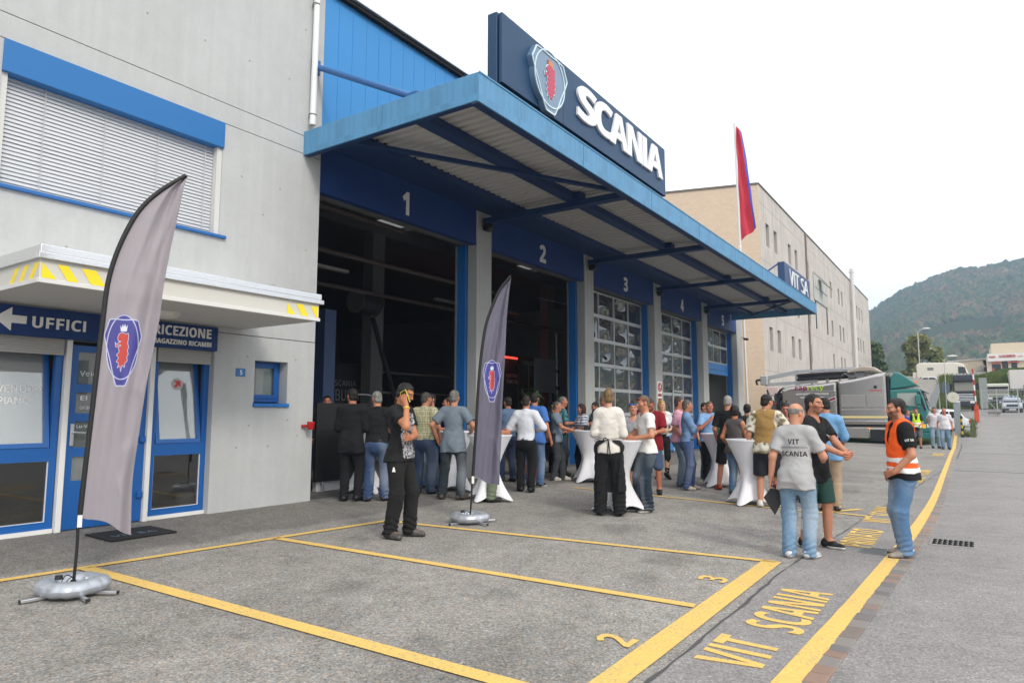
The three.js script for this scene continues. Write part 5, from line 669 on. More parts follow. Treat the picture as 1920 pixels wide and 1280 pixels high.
{ const t = thing('mesh_fence', 'galvanised mesh fence and gate in front of the parked trucks', 'fence'); const z = -57; for (const x of [9.5, 10.35, 11.5, 12.4, 13.6, 15]) obj('post', RB(x - .035, x + .035, gy(x, z), gy(x, z) + 1.8, z - .035, z + .035, .008), galv, t); for (const [a, b] of [[9.54, 10.31], [10.39, 11.46], [11.54, 12.36], [12.44, 13.56], [13.64, 14.96]]) for (const h of [.15, 1.0, 1.7]) obj('rail', BX(a, b, gy(a, z) + h, gy(a, z) + h + .04, z - .02, z + .02), galv, t); const w = []; for (let x = 9.6; x < 15; x += .085) w.push(rod([x, gy(x, z) + .17, z], [x, gy(x, z) + 1.7, z], .006, 4)); obj('wire', w, galv, t).userData.kind = 'stuff'; obj('brace', bar([9.5, gy(9.5, z) + 1.6, z + .05], [10.3, gy(9.5, z) + .3, z + .05], .04, .04), galv, t); obj('skid', RB(9.8, 10.5, gy(10, z) + .1, gy(10, z) + .28, z + .1, z + .3, .03), mat([.2, .19, .17], .8), t); obj('frosted_panel', BX(9.42, 9.9, gy(9.5, -60) + .4, gy(9.5, -60) + 2.6, -60, -60.03), mat([.5, .53, .52], .4, 0, { transmission: .5, thickness: 0 }), t); }
{ const t = thing('guard_rail', 'long guard rail along the upper road', 'guard rail'); const z = -81; obj('rail_beam', [barUp([6.0, 4.9, z], [13, 5.2, z], .05, .3), barUp([13, 5.2, z], [30, 5.6, z], .05, .3)], galv, t); for (let x = 6.4; x < 15; x += 1.6) obj('post', BX(x - .05, x + .05, 4.2, 4.95 + (x - 6) * .04, z - .16, z - .04), galv, t); }
{ const t = thing('barrier', 'raised red and white barrier pole by the gate', 'barrier', [9.15, gy(9.15, -52), -52]); for (let i = 0; i < 7; i++) obj('band', rod([-.0 - i * .008, .95 + i * .34, 0], [-.008 - i * .008, 1.29 + i * .34, 0], .045, 10), i % 2 ? white : mat([.5, .04, .03], .5), t); obj('cabinet', RB(-.13, .13, 0, .95, -.13, .13, .02), mat([.62, .09, .03], .5), t); obj('counterweight', RB(-.08, .12, .8, 1.05, .02, .2, .02), mat([.62, .09, .03], .5), t); }
{ const t = thing('disc_sign', 'round pale disc sign seen from behind on a grey post', 'sign', [8.14, gy(8.14, -44), -44]); obj('disc', new THREE.CylinderGeometry(.28, .28, .03, 28).rotateX(Math.PI / 2).translate(0, 2.05, .05), mat([.66, .63, .55], .6), t); obj('disc_centre', new THREE.CylinderGeometry(.05, .05, .04, 14).rotateX(Math.PI / 2).translate(0, 2.05, .055), mat([.6, .5, .35], .6), t); obj('gate_post', RB(-.02, .3, 0, 1.78, -.12, .02, .02), mat([.33, .36, .38], .6, .3), t); }
{ const t = thing('bollard', 'thin yellow and black striped bollard by the grey post', 'bollard', [8.46, gy(8.46, -43), -43]); for (let i = 0; i < 7; i++) obj('band', cyl(0, i * .16, 0, .05, .05, .16, 12), i % 2 ? mat([.62, .42, .02], .5) : blackP, t); }
{ const t = thing('back_sign', 'blue grey rectangular road sign seen from behind on its pole', 'sign', [7.25, gy(7.25, -62), -62]); obj('plate', RB(-.2, .3, 1.95, 2.75, -.02, .02, .02), mat([.10, .13, .17], .6), t); obj('pole', rod([.05, 0, .04], [.05, 2.7, .04], .03, 8), galv, t); }
{ const t = thing('ramp_panel', 'tilted grey steel panel behind the green cab', 'ramp', [0, 0, -60]); obj('plate', prism([[6.1, 1.0], [6.35, 2.9], [6.95, 3.95], [7.0, 3.2], [6.8, 2.6], [6.5, 1.6]], .15, .02), mat([.34, .36, .38], .55, .3), t); obj('frame', [bar([6.35, .6, -.2], [6.9, 3.6, -.2], .08, .08), bar([6.9, 3.6, -.2], [6.95, .6, -.2], .08, .08)], galv, t); }
{ const t = thing('low_wall', 'low concrete wall at the gate entrance', 'wall'); for (let i = 0; i < 4; i++) { const z0 = -44 - i * 2; obj('wall_block', RB(8.55, 8.8, gy(8.7, z0) - .3, gy(8.7, z0 - 1) + .28, z0 - 1.98, z0, .02), pillarConc, t); } }
{ const t = thing('security_camera', 'small black camera on the last pillar', 'camera'); obj('housing', [new THREE.CylinderGeometry(.06, .06, .22, 14).rotateZ(Math.PI / 2 - .2).translate(.2, 5.15, -33.2), rod([0, 5.25, -33.2], [.15, 5.2, -33.2], .02, 6)], blackP, t); }
// ---------------------------------------------------------------- people: bodies, heads, hands and clothes as joined distance fields
const PR = {
  cap: (a, b, ra, rb = ra, o = {}) => ({ t: 0, a, b, ra, rb, ...o }),
  ell: (c, r, q = null, o = {}) => ({ t: 1, a: c, r, q, ...o }),
  tor: (c, q, R0, r, h = 0, o = {}) => ({ t: 2, a: c, q, R: R0, r, h, ...o }),
};
function primBox(p, m) {
  if (p.t === 0) { const r = Math.max(p.ra, p.rb) + m; return [Math.min(p.a.x, p.b.x) - r, Math.min(p.a.y, p.b.y) - r, Math.min(p.a.z, p.b.z) - r, Math.max(p.a.x, p.b.x) + r, Math.max(p.a.y, p.b.y) + r, Math.max(p.a.z, p.b.z) + r]; }
  const r = (p.t === 1 ? (p.q ? Math.max(p.r.x, p.r.y, p.r.z) : 0) : p.R + p.r + p.h) + m, R3 = p.t === 1 && !p.q ? [p.r.x + m, p.r.y + m, p.r.z + m] : [r, r, r];
  return [p.a.x - R3[0], p.a.y - R3[1], p.a.z - R3[2], p.a.x + R3[0], p.a.y + R3[1], p.a.z + R3[2]];
}
function primFn(p) {
  if (p.t === 0) {
    const ax = p.a.x, ay = p.a.y, az = p.a.z, bx = p.b.x - ax, by = p.b.y - ay, bz = p.b.z - az, L2 = bx * bx + by * by + bz * bz || 1e-9, L = Math.sqrt(L2), ra = p.ra, rb = p.rb, fl = p.flat, fs = p.fl0, mid = p.mid || 0, sx = p.sq || 1;
    return (x, y, z) => { const X = x - ax, Y = y - ay, Z = z - az, h = (X * bx + Y * by + Z * bz) / L2, t = h < 0 ? 0 : h > 1 ? 1 : h, dx = X - bx * t, dy = Y - by * t, dz = Z - bz * t; let d = Math.sqrt(dx * dx + dy * dy + dz * dz) - (ra + (rb - ra) * t + mid * 4 * t * (1 - t)); if (fl) d = Math.max(d, (h - 1) * L); if (fs) d = Math.max(d, -h * L); return d; };
  }
  const iq = p.q ? p.q.clone().invert() : null, c = p.a; let m = null;
  if (iq) { const M = new THREE.Matrix4().makeRotationFromQuaternion(iq).elements; m = [M[0], M[4], M[8], M[1], M[5], M[9], M[2], M[6], M[10]]; }
  if (p.t === 1) { const rx = p.r.x, ry = p.r.y, rz = p.r.z; return (x, y, z) => { let X = x - c.x, Y = y - c.y, Z = z - c.z; if (m) { const a = m[0] * X + m[1] * Y + m[2] * Z, b = m[3] * X + m[4] * Y + m[5] * Z; Z = m[6] * X + m[7] * Y + m[8] * Z; X = a; Y = b; } X /= rx; Y /= ry; Z /= rz; const k0 = Math.sqrt(X * X + Y * Y + Z * Z); X /= rx; Y /= ry; Z /= rz; const k1 = Math.sqrt(X * X + Y * Y + Z * Z); return k1 < 1e-9 ? -Math.min(rx, ry, rz) : k0 * (k0 - 1) / k1; }; }
  return (x, y, z) => { let X = x - c.x, Y = y - c.y, Z = z - c.z; if (m) { const a = m[0] * X + m[1] * Y + m[2] * Z, b = m[3] * X + m[4] * Y + m[5] * Z; Z = m[6] * X + m[7] * Y + m[8] * Z; X = a; Y = b; } const q = Math.hypot(X, Z) - p.R, yy = Math.max(0, Math.abs(Y) - p.h); return Math.hypot(q, yy) - p.r; };
}
// stages: list of { prims, k } | { cut: fn } ; all on one grid -> surface nets
function sculpt(stages, cell, disp, pad = 0.0) {
  const bb = [1e9, 1e9, 1e9, -1e9, -1e9, -1e9];
  for (const s of stages) if (s.prims && !s.sub) for (const p of s.prims) { const b = primBox(p, cell * 2.5 + pad); for (let i = 0; i < 3; i++) { bb[i] = Math.min(bb[i], b[i]); bb[i + 3] = Math.max(bb[i + 3], b[i + 3]); } }
  const nx = Math.ceil((bb[3] - bb[0]) / cell) + 1, ny = Math.ceil((bb[4] - bb[1]) / cell) + 1, nz = Math.ceil((bb[5] - bb[2]) / cell) + 1, nxy = nx * ny;
  const f = new Float32Array(nxy * nz).fill(0.2);
  for (const s of stages) {
    if (s.prims) for (const p of s.prims) {
      const k = p.k ?? s.k ?? 0.03, b = primBox(p, k + cell * 2), fn = primFn(p), i0 = Math.max(0, Math.floor((b[0] - bb[0]) / cell)), i1 = Math.min(nx - 1, Math.ceil((b[3] - bb[0]) / cell)), j0 = Math.max(0, Math.floor((b[1] - bb[1]) / cell)), j1 = Math.min(ny - 1, Math.ceil((b[4] - bb[1]) / cell)), k0 = Math.max(0, Math.floor((b[2] - bb[2]) / cell)), k1 = Math.min(nz - 1, Math.ceil((b[5] - bb[2]) / cell));
      for (let z = k0; z <= k1; z++) for (let y = j0; y <= j1; y++) { let o = z * nxy + y * nx + i0; const Y = bb[1] + y * cell, Z = bb[2] + z * cell; for (let x = i0; x <= i1; x++, o++) { const d = fn(bb[0] + x * cell, Y, Z), e = f[o]; if (s.sub) { const q = -d; const h = Math.max(k - Math.abs(q - e), 0) / k; f[o] = Math.max(q, e) + h * h * k * .25; } else { const h = k > 0 ? Math.max(k - Math.abs(d - e), 0) / k : 0; f[o] = Math.min(d, e) - h * h * k * .25; } } }
    }
    if (s.cut) for (let z = 0, o = 0; z < nz; z++) for (let y = 0; y < ny; y++) for (let x = 0; x < nx; x++, o++) if (f[o] < 0.06) f[o] = Math.max(f[o], s.cut(bb[0] + x * cell, bb[1] + y * cell, bb[2] + z * cell));
  }
  if (disp) for (let z = 0, o = 0; z < nz; z++) for (let y = 0; y < ny; y++) for (let x = 0; x < nx; x++, o++) if (f[o] < 0.04 && f[o] > -0.04) f[o] += disp(bb[0] + x * cell, bb[1] + y * cell, bb[2] + z * cell);
  const vid = new Int32Array(nxy * nz).fill(-1), pos = [], ix = [], c8 = [0, 1, nx, nx + 1, nxy, nxy + 1, nxy + nx, nxy + nx + 1];
  const ED = [[0, 1], [2, 3], [4, 5], [6, 7], [0, 2], [1, 3], [4, 6], [5, 7], [0, 4], [1, 5], [2, 6], [3, 7]];
  for (let z = 0; z < nz - 1; z++) for (let y = 0; y < ny - 1; y++) for (let x = 0; x < nx - 1; x++) {
    const o = z * nxy + y * nx + x; let mk = 0; for (let i = 0; i < 8; i++) if (f[o + c8[i]] < 0) mk |= 1 << i; if (mk === 0 || mk === 255) continue;
    let sx = 0, sy = 0, sz = 0, n = 0; for (const [a, b] of ED) { if (((mk >> a) & 1) === ((mk >> b) & 1)) continue; const fa = f[o + c8[a]], fb = f[o + c8[b]], t = fa / (fa - fb); sx += (a & 1) + ((b & 1) - (a & 1)) * t; sy += ((a >> 1) & 1) + (((b >> 1) & 1) - ((a >> 1) & 1)) * t; sz += (a >> 2) + ((b >> 2) - (a >> 2)) * t; n++; }
    vid[o] = pos.length / 3; pos.push(bb[0] + (x + sx / n) * cell, bb[1] + (y + sy / n) * cell, bb[2] + (z + sz / n) * cell);
  }
  const quad = (a, b, c, d, flip) => { if (a < 0 || b < 0 || c < 0 || d < 0) return; flip ? ix.push(a, c, b, a, d, c) : ix.push(a, b, c, a, c, d); };
  for (let z = 1; z < nz - 1; z++) for (let y = 1; y < ny - 1; y++) for (let x = 1; x < nx - 1; x++) {
    const o = z * nxy + y * nx + x, s = f[o] < 0;
    if (s !== f[o + 1] < 0) quad(vid[o - nx - nxy], vid[o - nxy], vid[o], vid[o - nx], !s);
    if (s !== f[o + nx] < 0) quad(vid[o - 1 - nxy], vid[o - 1], vid[o], vid[o - nxy], !s);
    if (s !== f[o + nxy] < 0) quad(vid[o - 1 - nx], vid[o - nx], vid[o], vid[o - 1], !s);
  }
  const g = new THREE.BufferGeometry(); g.setAttribute('position', new THREE.Float32BufferAttribute(pos, 3)); g.setIndex(ix); g.computeVertexNormals(); return g;
}
function paintG(g, fn) {
  const p = g.attributes.position, n = g.attributes.normal, c = new Float32Array(p.count * 3);
  for (let i = 0; i < p.count; i++) { const q = fn(p.getX(i), p.getY(i), p.getZ(i), n.getX(i), n.getY(i), n.getZ(i)); c[3 * i] = q[0]; c[3 * i + 1] = q[1]; c[3 * i + 2] = q[2]; }
  g.setAttribute('color', new THREE.BufferAttribute(c, 3)); return g;
}
function mergeIdx(list) { return mergeGeometries(list); }
const clothM = mat(0xffffff, .92, 0, { vertexColors: true }), skinM = mat(0xffffff, .55, 0, { vertexColors: true }), strandT = tex(256, (u, v) => { const k = tnoise(u * 96, v * 6, 96, 121) * .6 + tnoise(u * 48, v * 4, 48, 122) * .4; const q = .55 + .6 * k; return [q, q, q]; }), hairM = mat(0xffffff, .5, 0, { vertexColors: true, map: strandT, bumpMap: strandT, bumpScale: .004 }), leatherM = mat(0xffffff, .5, 0, { vertexColors: true }), hiVisM = mat([0.9, 0.9, 0.9], .35), hvM = mat(0xffffff, .7, 0, { vertexColors: true });
const lin = (h) => { const c = new THREE.Color(h); return [c.r, c.g, c.b]; };
const mulc = (c, k) => [c[0] * k, c[1] * k, c[2] * k], mixc = (a, b, t) => [lerp(a[0], b[0], t), lerp(a[1], b[1], t), lerp(a[2], b[2], t)];
const plain = (h, v = .06) => { const c = lin(h); return (x, y, z) => mulc(c, 1 + v * noise3(x * 14, y * 14, z * 14)); };
const denim = (h, fade = .5) => { const c0 = lin(h), g0 = (c0[0] + c0[1] + c0[2]) / 3, c = mulc(mixc(c0, [g0, g0, g0], .2), .78), l = mixc(c, [.55, .62, .68], .4); return (x, y, z) => { const w = clamp(noise3(x * 5, y * 2.6, z * 5) * 1.4 * fade + .22 * fade); return mulc(mixc(c, l, w), 1 + .1 * noise3(x * 60, y * 60, z * 60)); }; };
function ik(a, t, l1, l2, pole) {      // two-bone joint
  const d = t.clone().sub(a); let L = d.length(); const mx = (l1 + l2) * .999; if (L > mx) { d.multiplyScalar(mx / L); L = mx; } d.normalize();
  const c = (l1 * l1 + L * L - l2 * l2) / (2 * L), h = Math.sqrt(Math.max(0, l1 * l1 - c * c)), p = pole.clone().addScaledVector(d, -pole.dot(d)).normalize();
  return [a.clone().addScaledVector(d, c).addScaledVector(p, h), a.clone().addScaledVector(d, L)];
}
function person(s) {
  const H = s.h || 1.75, k = H / 1.75, fem = !!s.fem, W = (s.w || 1) * (fem ? .88 : .94), px = s.px || 45;      // px: render pixels per metre
  const t = thing('person', s.label, 'person', [s.x, s.y ?? gy(s.x, s.z), s.z], s.yaw * D2R, s.group);
  const near = px > 58, cB = near ? .014 : px > 30 ? .018 : .026, cH = near ? .0042 : px > 30 ? .0065 : .011, cF = near ? .0042 : px > 30 ? .0062 : .012, cG = near ? .0115 : px > 30 ? .016 : .024;
  const skin = lin(s.skin || '#c08a6c'), seed = (s.seed ?? Math.round(s.x * 37 + s.z * 91)) * 1.37;
  // skeleton ------------------------------------------------------------------
  const feet = s.feet || [[.11, 0, 12], [-.11, .02, -12]], hipY = (s.hip ?? .918) * k, up = V(Math.sin((s.side || 0) * D2R), Math.cos((s.lean || 0) * D2R), Math.sin((s.lean || 0) * D2R)).normalize(), tw = (s.twist || 0) * D2R;
  const P = V(s.shift || 0, hipY, s.hipz || 0), at = (m) => P.clone().addScaledVector(up, m * k), rgt = V(Math.cos(tw), 0, -Math.sin(tw)), fwd = rgt.clone().cross(up).normalize();      // rgt = person's left
  const legs = feet.map(([fx, fz, fy], i) => { const sg = i ? -1 : 1, hip = P.clone().add(V(sg * .092 * k * (fem ? .95 : 1), 0, 0)), ank = V(fx * k, (s.lift && s.lift[i] || 0) + .09 * k, fz * k), [knee, an] = ik(hip, ank, .425 * k, .415 * k, V(sg * .12 + Math.sin(fy * D2R) * .5, 0, 1)); return { hip, knee, ank: an, yaw: fy * D2R, sg }; });
  const neck = at(.575).addScaledVector(fwd, .005), chest = at(.385).addScaledVector(fwd, .012 * k), sh = (fem ? .150 : .172) * k * Math.sqrt(W);
  const arms = (s.arms || [{}, {}]).map((a, i) => { const sg = i ? -1 : 1, S = at(.505).addScaledVector(rgt, sg * sh), tg = a.to ? P.clone().addScaledVector(rgt, a.to[0] * k).addScaledVector(up, a.to[1] * k).addScaledVector(fwd, a.to[2] * k) : P.clone().addScaledVector(rgt, sg * .27 * k * Math.sqrt(W)).addScaledVector(up, -.02 * k).addScaledVector(fwd, .04 * k); const pole = a.pole ? rgt.clone().multiplyScalar(a.pole[0]).addScaledVector(up, a.pole[1]).addScaledVector(fwd, a.pole[2]) : rgt.clone().multiplyScalar(sg * .35).addScaledVector(fwd, -1); const [el, wr] = ik(S, tg, .295 * k, .265 * k, pole); return { S, el, wr, sg, ...a }; });
  const hq = new THREE.Quaternion().setFromEuler(new THREE.Euler((s.headPitch || 0) * D2R, (s.headYaw || 0) * D2R + tw, (s.headRoll || 0) * D2R, 'YXZ')), hs = k * (s.headS || .965) * (fem ? .96 : 1), hc = neck.clone().addScaledVector(up, .085 * k).add(V(0, .078 * hs, .022 * hs).applyQuaternion(hq));
  const HW = (x, y, z) => V(x * hs, y * hs, z * hs).applyQuaternion(hq).add(hc), qT = new THREE.Quaternion().setFromRotationMatrix(new THREE.Matrix4().makeBasis(rgt, up, fwd)), be = s.belly || 0;
  // torso and limbs, grown by g -------------------------------------------------
  const torso = (g, w = 1) => [PR.ell(at(.36).addScaledVector(fwd, .01), V(.158 * k * W + g, .2 * k + g, .108 * k * W + g), qT), PR.ell(at(.15).addScaledVector(fwd, .012 + be * .05), V((fem ? .125 : .145) * k * W * w + g + be * .02, .17 * k + g, (.1 + be * .055) * k * W + g), qT), PR.ell(at(-.01).addScaledVector(fwd, -.015), V((fem ? .168 : .155) * k * W * w + g, .14 * k + g, .118 * k * W + g), qT),
    PR.cap(at(.505).addScaledVector(rgt, sh * .8), at(.505).addScaledVector(rgt, -sh * .8), .062 * k + g), PR.cap(at(.555).addScaledVector(rgt, .03), at(.515).addScaledVector(rgt, sh * .78), .04 * k + g * .6), PR.cap(at(.555).addScaledVector(rgt, -.03), at(.515).addScaledVector(rgt, -sh * .78), .04 * k + g * .6),
    ...(fem ? [PR.ell(at(.36).addScaledVector(fwd, .085 * k).addScaledVector(rgt, .07 * k), V(.062 * k + g, .066 * k + g, .055 * k + g)), PR.ell(at(.36).addScaledVector(fwd, .085 * k).addScaledVector(rgt, -.07 * k), V(.062 * k + g, .066 * k + g, .055 * k + g))] : [])];
  const upArm = (a, g) => PR.cap(a.S, a.el, (fem ? .044 : .052) * k * Math.sqrt(W) + g, (fem ? .036 : .042) * k + g), foArm = (a, g) => PR.cap(a.el, a.wr, (fem ? .035 : .042) * k + g, (fem ? .023 : .027) * k + g, { mid: .003 });
  const thigh = (l, g, r1 = .083, r2 = .057) => PR.cap(l.hip.clone().add(V(l.sg * .01, -.04, 0)), l.knee, r1 * k * Math.sqrt(W) + g, r2 * k + g), calf = (l, g, r1 = .052, r2 = .037) => PR.cap(l.knee, l.ank, r1 * k + g, r2 * k + g, { mid: .009 });
  // head --------------------------------------------------------------------------
  const hp = (c, r, o) => PR.ell(HW(...c), V(r[0] * hs, r[1] * hs, r[2] * hs), hq, o), hcap = (a, b, r0, r1, o) => PR.cap(HW(...a), HW(...b), r0 * hs, r1 * hs, o);
  const neckP = PR.cap(at(.5), HW(0, -.05, -.02), .066 * k * (fem ? .82 : 1), .056 * k * (fem ? .82 : 1), { k: .04 });
  const headStage = [{ k: .022, prims: [hp([0, .035, -.014], [.075, .086, .095]), hp([0, -.025, .022], [.061, .083, .07]), hp([0, -.07, .032], [.05 * (fem ? .88 : 1), .035, .05]), hcap([-.012, -.1, .062], [.012, -.1, .062], .017, .017), hcap([-.03, .028, .078], [.03, .028, .078], .011, .011), hp([.042, -.022, .055], [.022, .026, .024]), hp([-.042, -.022, .055], [.022, .026, .024]), neckP] },
    { k: .006, prims: [hp([.032, .006, .098], [.014, .009, .011]), hp([-.032, .006, .098], [.014, .009, .011])], sub: true },
    { k: .004, prims: [hp([.031, .006, .077], [.0125, .011, .012]), hp([-.031, .006, .077], [.0125, .011, .012])] },
    { k: .008, prims: [hcap([0, .012, .09], [0, -.026, .107], .0075, .0125), hp([.0125, -.032, .096], [.009, .007, .01]), hp([-.0125, -.032, .096], [.009, .007, .01]), hcap([-.018, -.058, .083], [.018, -.058, .083], .0055, .0055), hcap([-.016, -.069, .082], [.016, -.069, .082], .0065, .0065), hp([.077, -.006, -.006], [.011, .032, .021]), hp([-.077, -.006, -.006], [.011, .032, .021])] }];
  const ihq = hq.clone().invert(), hl = V(), toH = (x, y, z) => hl.set(x, y, z).sub(hc).applyQuaternion(ihq).divideScalar(hs);
  const hairC = lin(s.hairC || '#2a2019'), stub = s.beard || 0, lip = mixc(skin, [.42, .12, .1], .55);
  const faceCol = (x, y, z) => {
    const q = toH(x, y, z), X = Math.abs(q.x); let c = mulc(skin, 1 + .05 * noise3(q.x * 30, q.y * 30, q.z * 30));
    c = mixc(c, [skin[0] * 1.04, skin[1] * .78, skin[2] * .74], .5 * sstep(.035, .012, Math.hypot(X - .045, q.y + .03)) * (q.z > 0 ? 1 : 0) + .5 * sstep(.03, .012, Math.hypot(q.x, q.y + .03, q.z - .1)) + (X > .072 ? .4 : 0));
    if (q.z > .055) {
      if (Math.hypot(q.x / .021, (q.y + .063) / .0095) < 1) c = lip;
      const e = Math.hypot((X - .031) / .0135, (q.y - .006) / .0072); if (e < 1.35 && q.z > .06) c = e < 1 ? (Math.hypot(X - .031, q.y - .006) < .0058 ? [.02, .014, .01] : [.36, .33, .31]) : mulc(skin, .35);
      const b = Math.abs(q.y - (.0265 - Math.abs(X - .033) * .18)); if (b < .0058 && X > .012 && X < .055) c = mixc(c, hairC, .85);
    }
    if (stub) { const jaw = sstep(-.03, -.05, q.y - X * .35) * sstep(-.0, .02, q.z) * sstep(-.135, -.105, q.y), mo = (Math.hypot(q.x / .023, (q.y + .063) / .012) < 1 && q.z > .06) ? 0 : 1, st = sstep(.036, .028, X) * sstep(-.038, -.046, q.y) * (q.z > .06 ? 1 : 0); c = mixc(c, mulc(s.beardC ? lin(s.beardC) : hairC, 1.6), clamp(.92 * Math.max(jaw, st) * mo * stub * (.8 + .3 * noise3(q.x * 90, q.y * 90, 3)))); }
    return c;
  };
  // hands ----------------------------------------------------------------------------
  const handParts = arms.map((a) => {
    const d = a.hd ? rgt.clone().multiplyScalar(a.hd[0]).addScaledVector(up, a.hd[1]).addScaledVector(fwd, a.hd[2]).normalize() : a.wr.clone().sub(a.el).normalize();
    let n = a.palm ? rgt.clone().multiplyScalar(a.palm[0]).addScaledVector(up, a.palm[1]).addScaledVector(fwd, a.palm[2]) : rgt.clone().multiplyScalar(-a.sg); n.addScaledVector(d, -n.dot(d)).normalize();
    const w = d.clone().cross(n).multiplyScalar(-a.sg).normalize();      // towards the thumb
    const at3 = (u, v, q) => a.wr.clone().addScaledVector(d, u * k).addScaledVector(w, v * k).addScaledVector(n, q * k), cu = a.curl ?? .45, fs = (fem ? .86 : 1), R3 = .0088 * k * fs, prims = [foArm({ ...a, el: a.wr.clone().lerp(a.el, .22) }, 0)];
    prims[0].ra = .031 * k * fs; prims.push(PR.cap(at3(.02, .018, 0), at3(.085, .027, .002), .017 * k * fs, .014 * k * fs), PR.cap(at3(.02, -.012, 0), at3(.082, -.022, .002), .017 * k * fs, .0135 * k * fs), PR.cap(at3(.02, .003, 0), at3(.088, .003, 0), .0175 * k * fs, .0145 * k * fs));
    const fin = []; [[.030, .088, .068], [.010, .093, .077], [-.011, .09, .071], [-.030, .081, .055]].forEach(([v, u, L], j) => { let p = at3(u, v, 0), ang = cu * .55 + (a.spread || 0) * j * .05; for (const [f, r] of [[.46, 1], [.3, .93], [.24, .84]]) { const dir = d.clone().multiplyScalar(Math.cos(ang)).addScaledVector(n, Math.sin(ang)).addScaledVector(w, v * 1.6), q = p.clone().addScaledVector(dir, L * f * k * fs); fin.push(PR.cap(p, q, R3 * r, R3 * r * .92)); p = q; ang += cu * (f > .4 ? 1.15 : .8); } });
    const tb = at3(.028, .026, .006), t1 = at3(.058, .052, .016 + cu * .012), t2 = at3(.085, .055 - cu * .012, .022 + cu * .026); fin.push(PR.cap(tb, t1, .0145 * k * fs, .0115 * k * fs), PR.cap(t1, t2, .011 * k * fs, .009 * k * fs));
    a.grip = at3(.085, .0, .03 + .01 * cu); a.hd3 = d; a.hn = n; a.hw = w; return [{ k: .014, prims }, { k: .0045, prims: fin }];
  });
  // the body: one surface -------------------------------------------------------------
  const bodyG = sculpt([{ k: .045, prims: [...torso(-.016), ...arms.flatMap((a) => [upArm(a, 0)]), ...legs.map((l) => thigh(l, 0))] }, { k: .03, prims: [...arms.map((a) => foArm(a, 0)), ...legs.map((l) => calf(l, 0)), neckP] }, { k: .02, prims: legs.map((l) => PR.cap(l.ank, l.ank.clone().add(V(Math.sin(l.yaw) * .13, -.05, Math.cos(l.yaw) * .13)), .035 * k, .028 * k)) }], cB);
  paintG(bodyG, (x, y, z) => mulc(skin, 1 + .05 * noise3(x * 20, y * 20, z * 20)));
  const headG = paintG(sculpt(headStage, cH), faceCol), sk2 = (x, y, z) => mulc(mixc(skin, [skin[0] * 1.02, skin[1] * .82, skin[2] * .78], .35), 1 + .05 * noise3(x * 40, y * 40, z * 40));
  const hG = arms.map((a, i) => a.hide ? null : paintG(sculpt(handParts[i], cF), sk2)).filter(Boolean);
  obj('body', ready(mergeIdx([bodyG, headG, ...hG])), skinM, t);
  // hair --------------------------------------------------------------------------------
  if (s.hair !== 'none') {
    const th = { short: .007, buzz: .003, bald: .005, long: .014, bun: .01, tall: .02 }[s.hair || 'short'], ps = [hp([0, .037, -.015], [.075 + th, .086 + th * (s.hair === 'tall' ? 1.2 : .9), .095 + th])];
    if (s.hair !== 'bald') ps.push(hp([0, -.03, -.055], [.066 + th, .06, .05 + th * .6]));
    if (s.hair === 'long') ps.push(hcap([.065, .02, -.03], [.075, -.13, -.02], .03, .026), hcap([-.065, .02, -.03], [-.075, -.13, -.02], .03, .026), hcap([0, 0, -.08], [.0, -.18, -.075], .055, .05), hcap([.05, -.04, -.06], [.055, -.2, -.06], .04, .03), hcap([-.05, -.04, -.06], [-.055, -.2, -.06], .04, .03));
    const st = [{ k: .02, prims: ps }, { cut: (x, y, z) => { const q = toH(x, y, z), X = Math.abs(q.x); if (s.hair === 'bald') return Math.max(q.y - .052 + .0 * X, q.z - .035, -.075 - q.y, (q.z > .0 ? -.005 - q.y : -1)) * hs; const fr = .068 - (s.fringe || 0) + .012 * noise3(q.x * 40, 1, seed); const lim = q.z > .045 ? fr : q.z > .012 ? lerp(-.01, fr, sstep(.012, .05, q.z)) : q.z > -.02 ? (X > .05 ? (s.sideburn ?? -.012) : .02) : -.085; return Math.max((s.hair === 'long' && q.z < .03 ? -.25 : lim) - q.y, s.hair === 'long' ? q.z - .078 : -1) * hs; } }];
    if (s.hair === 'bun') st.push({ k: .012, prims: [hp([0, .115, -.06], [.045, .04, .042]), hp([0, .085, -.075], [.04, .03, .035])] });
    const hd = near ? .0028 : .003, hg = sculpt(st, cH, (x, y, z) => hd * noise3(x * 130, y * 70, z * 130) + hd * .7 * noise3(x * 45, y * 30, z * 45));
    { const p = hg.attributes.position, uv = new Float32Array(p.count * 2); for (let i = 0; i < p.count; i++) { const q = toH(p.getX(i), p.getY(i), p.getZ(i)); uv[2 * i] = Math.abs(Math.atan2(q.x, q.z + .02 + q.y * .6)) * 1.1; uv[2 * i + 1] = (q.y - q.z) * 6; } hg.setAttribute('uv', new THREE.BufferAttribute(uv, 2)); }
    const hc2 = s.hairC2 ? lin(s.hairC2) : mulc(hairC, 1.35); obj('hair', ready(paintG(hg, (x, y, z) => mixc(mulc(hairC, 1.25), mulc(hc2, 1.25), clamp(.5 + .6 * noise3(x * 60, y * 20, z * 60))))), hairM, t);
  }
  // clothes -----------------------------------------------------------------------------------
  const T = s.top || {}, B = s.bottom || {}, colT = T.paint ? T.paint({ at, up, fwd, rgt, k, P, arms }) : plain(T.c || '#222', .07), hem = T.hem ?? -.13, gT = T.g ?? .017, sl = T.sleeve ?? .62, wf = 3 + (seed % 3);
